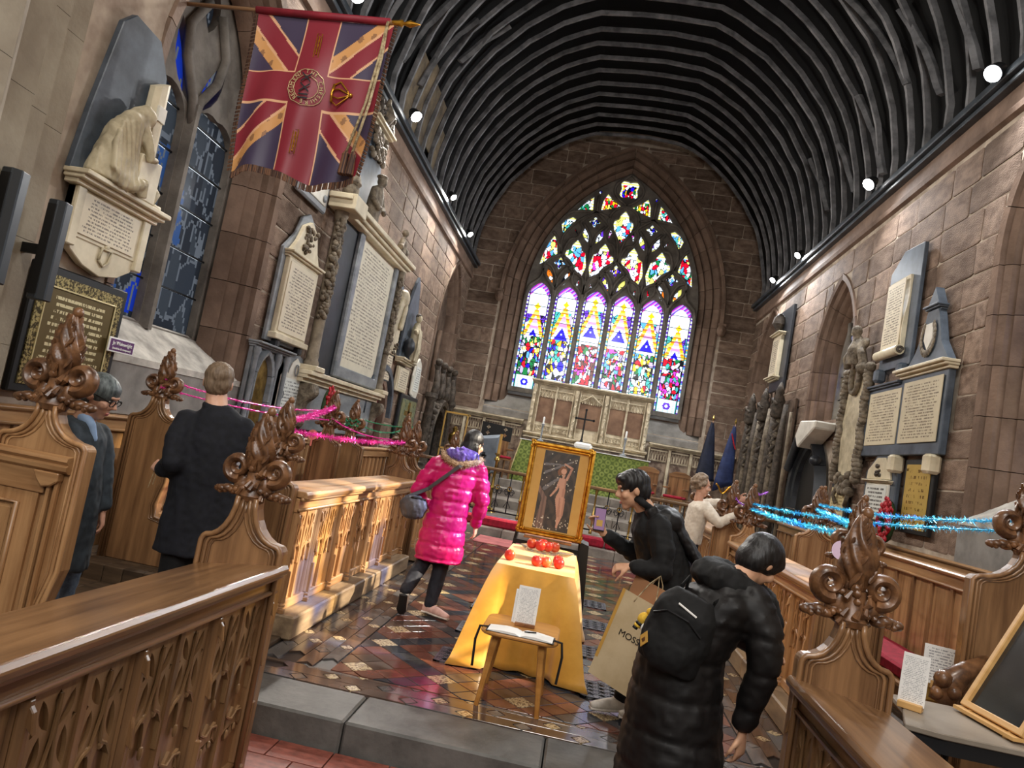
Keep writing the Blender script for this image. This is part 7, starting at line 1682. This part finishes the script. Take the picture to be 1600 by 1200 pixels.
limb(m, [(.67, 5.15, .85), (.62, 5.3, .46), (.56, 5.46, .1)], [.075, .055, .036]); limb(m, [(.72, 5.35, .85), (.72, 5.34, .46), (.76, 5.36, .1)], [.075, .055, .036])
p.part('person', m, 'skin_tan', .008, 2); face(p.body, P, R, p.base)
r, f, u, R2 = basis((-.93, -.12, -.36), (-.1, 0, 1)); m = PB(); m.ball(c-f*.018+u*.05, (.092, .104, .084), 14, 10, R2); m.ball(c-f*.052+u*.0, (.085, .066, .098), 12, 9, R2); m.ball(c+f*.052+u*.085, (.07, .046, .04), 10, 8, R2); p.part('hair', m, 'hair_black', .009, 2, lambda co, n: n*.004*sin(co.x*160+co.y*130))
m = PB(); limb(m, [(.5, 5.21, 1.32), (.55, 5.22, 1.22), (.64, 5.24, 1.03), (.7, 5.25, .84), (.73, 5.25, .66)], [(.1, .085), (.2, .145), (.19, .155), (.19, .16), (.2, .165)], (0, 1, 0), 18)
limb(m, [(.54, 5.38, 1.24), (.52, 5.43, 1.08), (.47, 5.44, .98), (.36, 5.37, 1.03), (.27, 5.31, 1.07)], [.078, .072, .066, .056, .046]); limb(m, [(.57, 5.05, 1.22), (.62, 5.0, 1.08), (.63, 4.98, .95), (.54, 4.985, .94), (.46, 4.99, .94)], [.08, .075, .07, .058, .046])
m.tube([(.465+.085*cos(a)*.8, 5.2+.09*sin(a), 1.345-.03*cos(a)) for a in [2*pi*k/16 for k in range(16)]], .024, 7, closed=True); p.part('jacket', m, 'blackcloth', .012, 3, creases(.008, 16))
m = PB(); m.ball((.62, 5.22, 1.25), (.13, .17, .1), 14, 10); m.tube([(.5, 5.1, 1.33), (.58, 5.08, 1.2), (.72, 5.22, 1.16), (.58, 5.34, 1.2), (.5, 5.32, 1.33)], .045, 8); limb(m, [(.72, 5.22, 1.2), (.86, 5.22, 1.05), (.93, 5.2, .96)], [(.12, .05), (.1, .04), (.06, .03)], (0, 1, 0)); p.part('hood', m, 'blackpuffer', .013, 3, creases(.007, 22))
m = PB(); limb(m, [(.67, 5.15, .78), (.62, 5.3, .46), (.56, 5.46, .1)], [.1, .08, .06]); limb(m, [(.72, 5.35, .78), (.72, 5.34, .46), (.76, 5.36, .1)], [.1, .08, .06]); p.part('trousers', m, 'blackcloth', .012, 3, creases(.006))
for an, to in (((.55, 5.45, .085), (-.95, -.3, 0)), ((.76, 5.36, .085), (-.95, -.1, 0))): m = PB(); ms = PB(); shoe(m, ms, an, to); p.part('shoe', m, 'shoe_white', .009, 2); p.raw('sole', ms, 'shoe_white', smooth=40)
t = thing('smartphone', 'smartphone held up before the painting, its screen lit', 'phone', (0.173, 4.784, 1.139)); t.rotation_euler = (radians(-8), 0, radians(14)); MB().box(-.037, .037, -.004, .004, 0, .15).build('case', 'black', t, bevel=.003); MAT['screen'] = emit('screen', C(120, 92, 124), .5); MB().box(-.034, .034, -.0052, -.004, .008, .142).build('screen', 'screen', t)
m = MB(); m.box(-.02, .02, -.006, -.0052, .03, .07); m.build('screen_image', 'gold_mat', t)
# paper carrier bag
reg('kraft', C(206, 186, 150), C(188, 166, 128), rough=.7, scale=(5, 5, 5)); reg('kraft_in', C(168, 122, 86), rough=.8); reg('ochre', C(196, 150, 70), rough=.7)
t = thing('paper_carrier_bag', 'tilted cream paper carrier bag with ochre edges and cord handles', 'shopping bag', (0.409, 4.585, 0.294)); t.scale = (.93,)*3; t.rotation_euler = (radians(4), radians(15), radians(-22))
w2, d2, hh = .165, .075, .6
MB().add([(-w2, -d2, 0), (w2, -d2, 0), (w2, d2, 0), (-w2, d2, 0), (-w2, -d2, hh), (w2, -d2, hh), (w2, d2, hh), (-w2, d2, hh)], [(0, 1, 5, 4), (1, 2, 6, 5), (2, 3, 7, 6), (3, 0, 4, 7), (0, 3, 2, 1)]).build('bag', 'kraft', t)
MB().box(-w2+.01, w2-.01, d2-.03, d2-.022, .3, hh+.08).build('inner_box', 'kraft_in', t); MB().box(-w2+.012, w2-.012, -d2+.02, d2-.03, .1, hh-.06).build('contents', 'kraft_in', t)
for x in (-w2-.001, w2-.018): MB().box(x, x+.02, -d2-.002, -d2, .12, hh).build('edge_band', 'ochre', t)
txt('MOSS', 'lettering', .058, 'black', t, (-.01, -d2-.003, .34), ext=.0005)
for y in (-d2, d2): MB().tube([(-.07, y-.004, hh-.04), (-.03, y*.6, hh+.1), (.0, y*.2, hh+.16), (.03, y*.6, hh+.1), (.07, y-.004, hh-.04)], .004, 6).build('cord_handle', 'cord', t)
# 3 long dark coat, stooping ------------------------------------------------
b = (.82, 4.12, 0); p = Person('stooping person in long dark padded coat peering over the right stalls', b, .854, -.168)
m = PB(); c = V3((1.02, 4.12, 1.2)); P, R = head(m, c, (.55, .42, -.72), (.45, .2, .86)); limb(m, [(.96, 4.08, 1.14), (.88, 4.06, 1.06)], [.055, .06])
limb(m, [(.86, 4.06, 1.0), (.74, 4.06, .84), (.66, 4.06, .7)], [(.13, .09), (.12, .1), (.13, .1)], (0, 1, 0))
limb(m, [(1.0, 3.9, .98), (1.05, 3.9, .72), (1.02, 3.96, .48)], [.034, .032, .025]); hand(m, (1.02, 3.965, .46), (.05, .1, -1), (-.6, .6, 0), (0, -1, 0), .5); limb(m, [(.86, 4.25, 1.0), (.98, 4.32, .78), (1.12, 4.34, .72)], [.034, .032, .025]); hand(m, (1.13, 4.34, .72), (1, .1, -.1), (0, 0, -1), (0, -1, 0), .5)
limb(m, [(.7, 4.0, .7), (.84, 4.05, .4), (.76, 4.0, .1)], [.08, .06, .04]); limb(m, [(.72, 4.16, .7), (.92, 4.2, .4), (.86, 4.2, .1)], [.08, .06, .04])
p.part('person', m, 'skin_tan', .008, 2); face(p.body, P, R, p.base)
r, f, u, R2 = basis((.55, .42, -.72), (.45, .2, .86)); m = PB(); m.ball(c-f*.02+u*.04, (.095, .108, .095), 14, 10, R2); m.ball(c-f*.05-u*.01, (.09, .07, .1), 12, 9, R2); m.ball(c+f*.035+u*.06, (.085, .065, .055), 10, 8, R2); m.ball(c+r*.055+u*.02, (.04, .06, .07), 10, 8, R2); m.ball(c-r*.055+u*.02, (.04, .06, .07), 10, 8, R2); p.part('hair', m, 'hair_black', .009, 3)
m = PB(); limb(m, [(.93, 4.07, 1.07), (.87, 4.06, .98), (.76, 4.06, .84), (.68, 4.05, .68), (.68, 4.05, .5), (.7, 4.05, .32), (.73, 4.06, .16)], [(.15, .1), (.22, .14), (.22, .17), (.22, .19), (.24, .21), (.26, .235), (.27, .25)], (0, 1, 0), 20)
limb(m, [(.97, 3.93, 1.0), (1.04, 3.89, .86), (1.06, 3.89, .72), (1.04, 3.93, .58), (1.02, 3.96, .5)], [.088, .082, .075, .066, .056]); limb(m, [(.88, 4.22, 1.0), (.95, 4.3, .86), (.99, 4.32, .79), (1.1, 4.34, .73)], [.1, .088, .078, .06])
p.part('long_coat', m, 'blackpuffer', .014, 3, quilt(.16, .007))
m = PB(); m.tube([(.8, 3.94, 1.09), (.74, 4.06, 1.1), (.82, 4.2, 1.1), (.98, 4.24, 1.05), (1.06, 4.12, 1.0), (1.02, 3.96, 1.0)], .07, 9, closed=True); m.ball((.82, 4.06, 1.09), (.14, .14, .06), 12, 8); limb(m, [(1.06, 4.0, 1.0), (1.12, 3.98, .92)], [.05, .03]); p.part('hood', m, 'blackcloth', .013, 3, creases(.006, 24))
m = PB(); limb(m, [(.8, 4.02, .4), (.76, 4.0, .1)], [.085, .065]); limb(m, [(.88, 4.18, .4), (.86, 4.2, .1)], [.085, .065]); p.part('trousers', m, 'blackcloth', .012, 3)
for an, to in (((.76, 4.0, .085), (.8, .5, 0)), ((.86, 4.2, .085), (.8, .5, 0))): m = PB(); ms = PB(); shoe(m, ms, an, to); p.part('shoe', m, 'rubber', .009, 2); p.raw('sole', ms, 'shoe_white', smooth=40)
t = thing('backpack', 'black backpack with tan diamond patch on the stooping person', 'backpack', (0.478, 3.296, 0.722)); t.scale = (.87,)*3; t.rotation_euler = (0, radians(14), radians(-28))
m = MB(); limb(m, [(0, 0, .06), (0, -.01, .2), (0, -.005, .34), (0, .01, .43)], [(.155, .1), (.17, .115), (.155, .105), (.1, .07)], (1, 0, 0), 18); m.ball((0, -.085, .15), (.13, .05, .11), 12, 9); blob(m, 'pack', 'blackcloth', t, .012, 3, creases(.005, 20))
MB().tube([(-.12, -.09, .28), (-.05, -.118, .33), (.06, -.118, .33), (.13, -.08, .28)], .005, 6).build('zip', 'lampcase', t); MB().tube([(-.02, -.1, .38), (.08, -.095, .36)], .005, 6).build('zip_pull', 'paper', t)
pm = MB().prism([(-.03, 0), (0, -.042), (.03, 0), (0, .042)], -.004, 0, 'y').build('diamond_patch', 'ochre', t, loc=(-.1, -.125, .15), rot=(0, 0, -.5)); MB().prism([(-.012, -.008), (.004, -.016), (.013, .0), (.004, .014), (-.004, .004)], -.0055, -.004, 'y').build('patch_mark', 'carved', pm)
for s in (1, -1): MB().tube([(s*.09, .06, .42), (s*.1, .15, .46), (s*.1, .22, .34), (s*.1, .16, .14), (s*.09, .06, .08)], [(.022, .006)]*5, 6).build('shoulder_strap', 'blackcloth', t)
t = thing('bee_keyring', 'plush yellow and black striped bee hanging from the backpack', 'keyring', (0.359, 3.354, 0.888)); t.scale = (.86,)*3; t.rotation_euler = (0, radians(25), 0); reg('plush_yellow', C(226, 186, 70), C(206, 160, 50), rough=.9, scale=(50, 50, 50))
MB().ball((0, 0, .05), (.028, .026, .034), 10, 8).build('body', 'plush_yellow', t, smooth=True); MB().ball((0.01, 0, .098), .02, 9, 7).build('head', 'plush_yellow', t, smooth=True)
for k_, (z, mt) in enumerate(((.018, 'black'), (.004, 'plush_yellow'), (-.01, 'black'))): MB().lathe([(.0, -.008), (.022-.004*k_, -.007), (.023-.004*k_, .007), (.0, .008)], -.004*k_, 0, z, 10).build('stripe', mt, t, smooth=True)
for s in (1, -1): MB().ball((.022, s*.02, .02), (.014, .014, .022), 8, 6).build('wing', 'white', t, smooth=True)
MB().tube([(.012, 0, .115), (.03, .02, .15), (.05, .05, .17)], .003, 5).build('loop', 'cord', t)
# 4 curly-haired person ------------------------------------------------------
b = (1.4, 9.0, 0); p = Person('curly-haired person in cream jumper tying tinsel to a poppyhead', b, 1.0, 0)
m = PB(); c = V3((1.43, 8.95, 1.53)); P, R = head(m, c, (.96, .1, -.2), (0, 0, 1)); limb(m, [(1.42, 8.96, 1.44), (1.42, 8.97, 1.36)], [.05, .055])
limb(m, [(1.44, 8.97, 1.28), (1.42, 8.98, 1.05), (1.4, 9.0, .85)], [(.12, .08), (.11, .08), (.13, .09)], (0, 1, 0))
limb(m, [(1.5, 8.84, 1.28), (1.66, 8.76, 1.14), (1.84, 8.76, 1.28)], [.034, .032, .025]); hand(m, (1.855, 8.76, 1.29), (.9, 0, .4), (.2, .9, 0), (0, 0, 1), .7); limb(m, [(1.5, 9.1, 1.3), (1.68, 9.1, 1.36), (1.86, 8.92, 1.43)], [.04, .034, .026]); hand(m, (1.87, 8.91, 1.44), (.9, -.2, .4), (-.2, -.9, 0), (0, 0, 1), .7)
limb(m, [(1.4, 8.92, .85), (1.4, 8.9, .46), (1.4, 8.92, .1)], [.075, .055, .036]); limb(m, [(1.4, 9.1, .85), (1.4, 9.1, .46), (1.38, 9.12, .1)], [.075, .055, .036]); p.part('person', m, 'skin', .008, 2); face(p.body, P, R, p.base)
r, f, u, R2 = basis((.96, .1, -.2), (0, 0, 1)); m = PB(); rr = random.Random(6); m.ball(c-f*.03+u*.03, (.09, .095, .1), 14, 10, R2)
for k_ in range(60):
    th, ph = rr.uniform(0, 2*pi), rr.uniform(-.9, 1.5); q = V3((cos(th)*cos(ph), sin(th)*cos(ph), sin(ph))); 
    if q.y > .45 and q.z < .7: continue
    m.ball(c-f*.03+u*.02+r*q.x*.095+f*q.y*.1+u*q.z*.108, .026, 7, 5)
p.part('hair', m, 'hair_curly', .01, 1)
m = PB(); limb(m, [(1.43, 8.97, 1.35), (1.44, 8.97, 1.28), (1.42, 8.98, 1.08), (1.4, 9.0, .86)], [(.08, .065), (.18, .12), (.165, .125), (.18, .13)], (0, 1, 0), 16); limb(m, [(1.5, 8.86, 1.28), (1.58, 8.8, 1.2), (1.66, 8.765, 1.15), (1.75, 8.76, 1.21), (1.81, 8.76, 1.26)], [.08, .075, .066, .056, .046]); limb(m, [(1.5, 9.08, 1.3), (1.6, 9.1, 1.34), (1.68, 9.1, 1.36)], [.078, .066, .056]); p.part('jumper', m, 'cream', .012, 3, creases(.006, 20))
m = PB(); limb(m, [(1.4, 8.93, .84), (1.4, 8.9, .46), (1.4, 8.92, .1)], [.1, .078, .06]); limb(m, [(1.4, 9.08, .84), (1.4, 9.1, .46), (1.38, 9.12, .1)], [.1, .078, .06]); p.part('trousers', m, 'darkjeans', .012, 3)
for an in ((1.4, 8.92, .085), (1.38, 9.12, .085)): m = PB(); ms = PB(); shoe(m, ms, an, (1, 0, 0)); p.part('shoe', m, 'rubber', .009, 2); p.raw('sole', ms, 'rubber', smooth=40)
# 5 suited man ---------------------------------------------------------------
b = (-2.66, 5.2, .02); p = Person('grey-haired person in dark suit jacket seen from behind at the left stalls', b, .8, .004)
m = PB(); c = V3((-2.745, 5.2, 1.64)); P, R = head(m, c, (-.42, .9, -.08), (0, 0, 1)); limb(m, [(-2.73, 5.18, 1.56), (-2.7, 5.17, 1.44)], [.06, .066])
limb(m, [(-2.68, 5.18, 1.28), (-2.67, 5.18, 1.1), (-2.66, 5.2, .88)], [(.13, .08), (.14, .09), (.15, .1)], (1, .3, 0)); limb(m, [(-2.82, 5.11, 1.28), (-2.83, 4.99, 1.03), (-2.99, 5.12, .95)], [.036, .034, .027]); hand(m, (-3.0, 5.13, .95), (-.75, .5, .15), (.3, .8, -.4), (0, 0, 1), .75)
limb(m, [(-2.52, 5.23, 1.28), (-2.41, 5.3, 1.05), (-2.58, 5.42, .92)], [.036, .034, .027]); hand(m, (-2.6, 5.43, .92), (-.8, .3, 0), (0, -.3, -1), (0, 0, 1), .7)
limb(m, [(-2.74, 5.18, .9), (-2.75, 5.16, .48), (-2.74, 5.16, .1)], [.085, .06, .04]); limb(m, [(-2.57, 5.22, .9), (-2.57, 5.24, .48), (-2.56, 5.22, .1)], [.085, .06, .04]); p.part('person', m, 'skin', .008, 2); face(p.body, P, R, p.base)
r, f, u, R2 = basis((-.42, .9, -.08), (0, 0, 1)); m = PB(); m.ball(c-f*.025+u*.05, (.084, .104, .086), 14, 10, R2); m.ball(c-f*.062+u*.0, (.08, .062, .09), 12, 9, R2); p.part('hair', m, 'hair_brown', .008, 2, lambda co, n: n*.003*sin(co.x*220+co.z*60)*sin(co.y*200))
m = PB(); limb(m, [(-2.7, 5.17, 1.475), (-2.68, 5.18, 1.38), (-2.67, 5.18, 1.2), (-2.67, 5.18, 1.0), (-2.66, 5.2, .8), (-2.66, 5.2, .6), (-2.66, 5.2, .47)], [(.07, .066), (.165, .1), (.205, .13), (.2, .135), (.205, .14), (.215, .15), (.22, .152)], (1, .3, 0), 20)
limb(m, [(-2.85, 5.1, 1.33), (-2.87, 5.03, 1.19), (-2.83, 4.99, 1.03), (-2.9, 5.04, .98), (-2.96, 5.1, .955)], [.072, .074, .07, .062, .052]); limb(m, [(-2.5, 5.24, 1.34), (-2.44, 5.28, 1.19), (-2.4, 5.3, 1.05), (-2.5, 5.37, .97)], [.072, .074, .07, .06]); m.tube([(-2.71+.074*cos(a), 5.17+.072*sin(a), 1.47+.012*sin(a)) for a in [2*pi*k/16 for k in range(16)]], .02, 6, closed=True); p.part('suit_jacket', m, 'navywool', .012, 3, creases(.006, 13))
m = PB(); limb(m, [(-2.74, 5.18, .8), (-2.75, 5.16, .48), (-2.74, 5.16, .1)], [.11, .09, .075]); limb(m, [(-2.57, 5.22, .8), (-2.57, 5.24, .48), (-2.56, 5.22, .1)], [.11, .09, .075]); p.part('trousers', m, 'blackcloth', .012, 3)
for an in ((-2.74, 5.16, .105), (-2.56, 5.22, .105)): m = PB(); ms = PB(); shoe(m, ms, an, (-.4, .9, 0)); p.part('shoe', m, 'rubber', .009, 2); p.raw('sole', ms, 'rubber', smooth=40)
m = PB(); m.tube([(-2.71+.066*cos(a), 5.17+.064*sin(a), 1.488+.01*sin(a)) for a in [2*pi*k/16 for k in range(16)]], .007, 6, closed=True); p.raw('shirt_collar', m, 'white', smooth=True)
t = thing('folded_paper', 'folded white paper held low by the suited person', 'paper', (-2.320, 4.240, 0.886)); t.scale = (.8,)*3; MB().add([(0, 0, 0), (.06, .03, 0), (.08, .04, .24), (.02, .01, .25), (.0, .004, 0), (.06, .034, 0), (.08, .044, .24), (.02, .014, .25)], [(0, 1, 2, 3), (7, 6, 5, 4), (0, 4, 5, 1), (1, 5, 6, 2), (2, 6, 7, 3), (3, 7, 4, 0)]).build('sheet', 'paper', t)
t = thing('twine', 'pale twine dangling from the fingers of the suited person', 'string', (-2.456, 4.144, 1.070)); t.scale = (.8,)*3; MB().tube([(0, 0, 0), (-.01, .0, -.07), (-.03, .01, -.16)], .003, 5).build('strand', 'cord', t); MB().tube([(.01, 0, 0), (.015, .0, -.06), (-.0, .01, -.13)], .003, 5).build('strand', 'cord', t)
# 6 person with glasses ------------------------------------------------------
b = (-3.2, 4.5, .02); p = Person('person with grey hair and glasses in dark coat leaning behind the left stall end', b, .845, -.168)
m = PB(); c = V3((-3.15, 4.5, 1.41)); P, R = head(m, c, (.9, .15, -.42), (.3, 0, 1)); limb(m, [(-3.19, 4.5, 1.33), (-3.23, 4.5, 1.22)], [.055, .06])
limb(m, [(-3.24, 4.5, 1.12), (-3.24, 4.5, .95), (-3.22, 4.5, .8)], [(.13, .09), (.12, .09), (.13, .1)], (0, 1, 0)); limb(m, [(-3.2, 4.33, 1.12), (-3.14, 4.3, .86), (-3.08, 4.38, .66)], [.034, .032, .025]); hand(m, (-3.08, 4.385, .65), (.2, .2, -1), (-.7, .5, 0), (0, -1, 0), .5); limb(m, [(-3.22, 4.67, 1.12), (-3.18, 4.72, .86), (-3.1, 4.72, .66)], [.034, .032, .025]); hand(m, (-3.1, 4.72, .65), (.2, 0, -1), (-.7, -.5, 0), (0, 1, 0), .5)
limb(m, [(-3.2, 4.42, .8), (-3.15, 4.42, .45), (-3.2, 4.42, .1)], [.08, .06, .04]); limb(m, [(-3.2, 4.6, .8), (-3.17, 4.6, .45), (-3.22, 4.6, .1)], [.08, .06, .04]); p.part('person', m, 'skin', .008, 2); face(p.body, P, R, p.base)
r, f, u, R2 = basis((.9, .15, -.42), (.3, 0, 1)); m = PB(); m.ball(c-f*.018+u*.042, (.09, .106, .09), 14, 10, R2); m.ball(c-f*.06-u*.02, (.086, .062, .11), 12, 9, R2); m.ball(c+f*.04+u*.075, (.072, .05, .04), 10, 8, R2); p.part('hair', m, 'hair_grey', .009, 3)
g = MB()
for s in (1, -1): g.tube([P(s*.034+.026*cos(2*pi*k/14), .098, .01+.019*sin(2*pi*k/14)) for k in range(14)], .0028, 5, closed=True); g.tube([P(s*.06, .098, .014), P(s*.08, .04, .016), P(s*.079, -.01, .01)], .0028, 5)
g.tube([P(-.009, .1, .014), P(.009, .1, .014)], .0028, 5); p.raw('glasses', g, 'black')
m = PB(); limb(m, [(-3.22, 4.5, 1.24), (-3.24, 4.5, 1.14), (-3.24, 4.5, .95), (-3.22, 4.5, .78), (-3.21, 4.5, .58), (-3.2, 4.5, .42)], [(.1, .07), (.185, .13), (.19, .14), (.19, .15), (.2, .155), (.2, .155)], (0, 1, 0), 18); limb(m, [(-3.21, 4.34, 1.13), (-3.16, 4.29, 1.0), (-3.13, 4.3, .86), (-3.09, 4.37, .7)], [.085, .078, .07, .054]); limb(m, [(-3.23, 4.66, 1.13), (-3.2, 4.71, 1.0), (-3.17, 4.72, .86), (-3.11, 4.72, .7)], [.085, .078, .07, .054]); p.part('coat', m, 'greycoat', .013, 3, creases(.006, 14))
m = PB(); limb(m, [(-3.2, 4.47, 1.25), (-3.14, 4.46, 1.21), (-3.1, 4.47, 1.13)], [.04, .03, .018]); p.part('shirt_collar', m, 'shirtblue', .009, 2)
m = PB(); limb(m, [(-3.2, 4.42, .6), (-3.15, 4.42, .45), (-3.2, 4.42, .1)], [.1, .085, .07]); limb(m, [(-3.2, 4.6, .6), (-3.17, 4.6, .45), (-3.22, 4.6, .1)], [.1, .085, .07]); p.part('jeans', m, 'jeans', .012, 3, creases(.006))
for an in ((-3.2, 4.42, .105), (-3.22, 4.6, .105)): m = PB(); ms = PB(); shoe(m, ms, an, (1, .1, 0)); p.part('shoe', m, 'rubber', .009, 2); p.raw('sole', ms, 'rubber', smooth=40)
bpy.data.scenes.remove(TS)
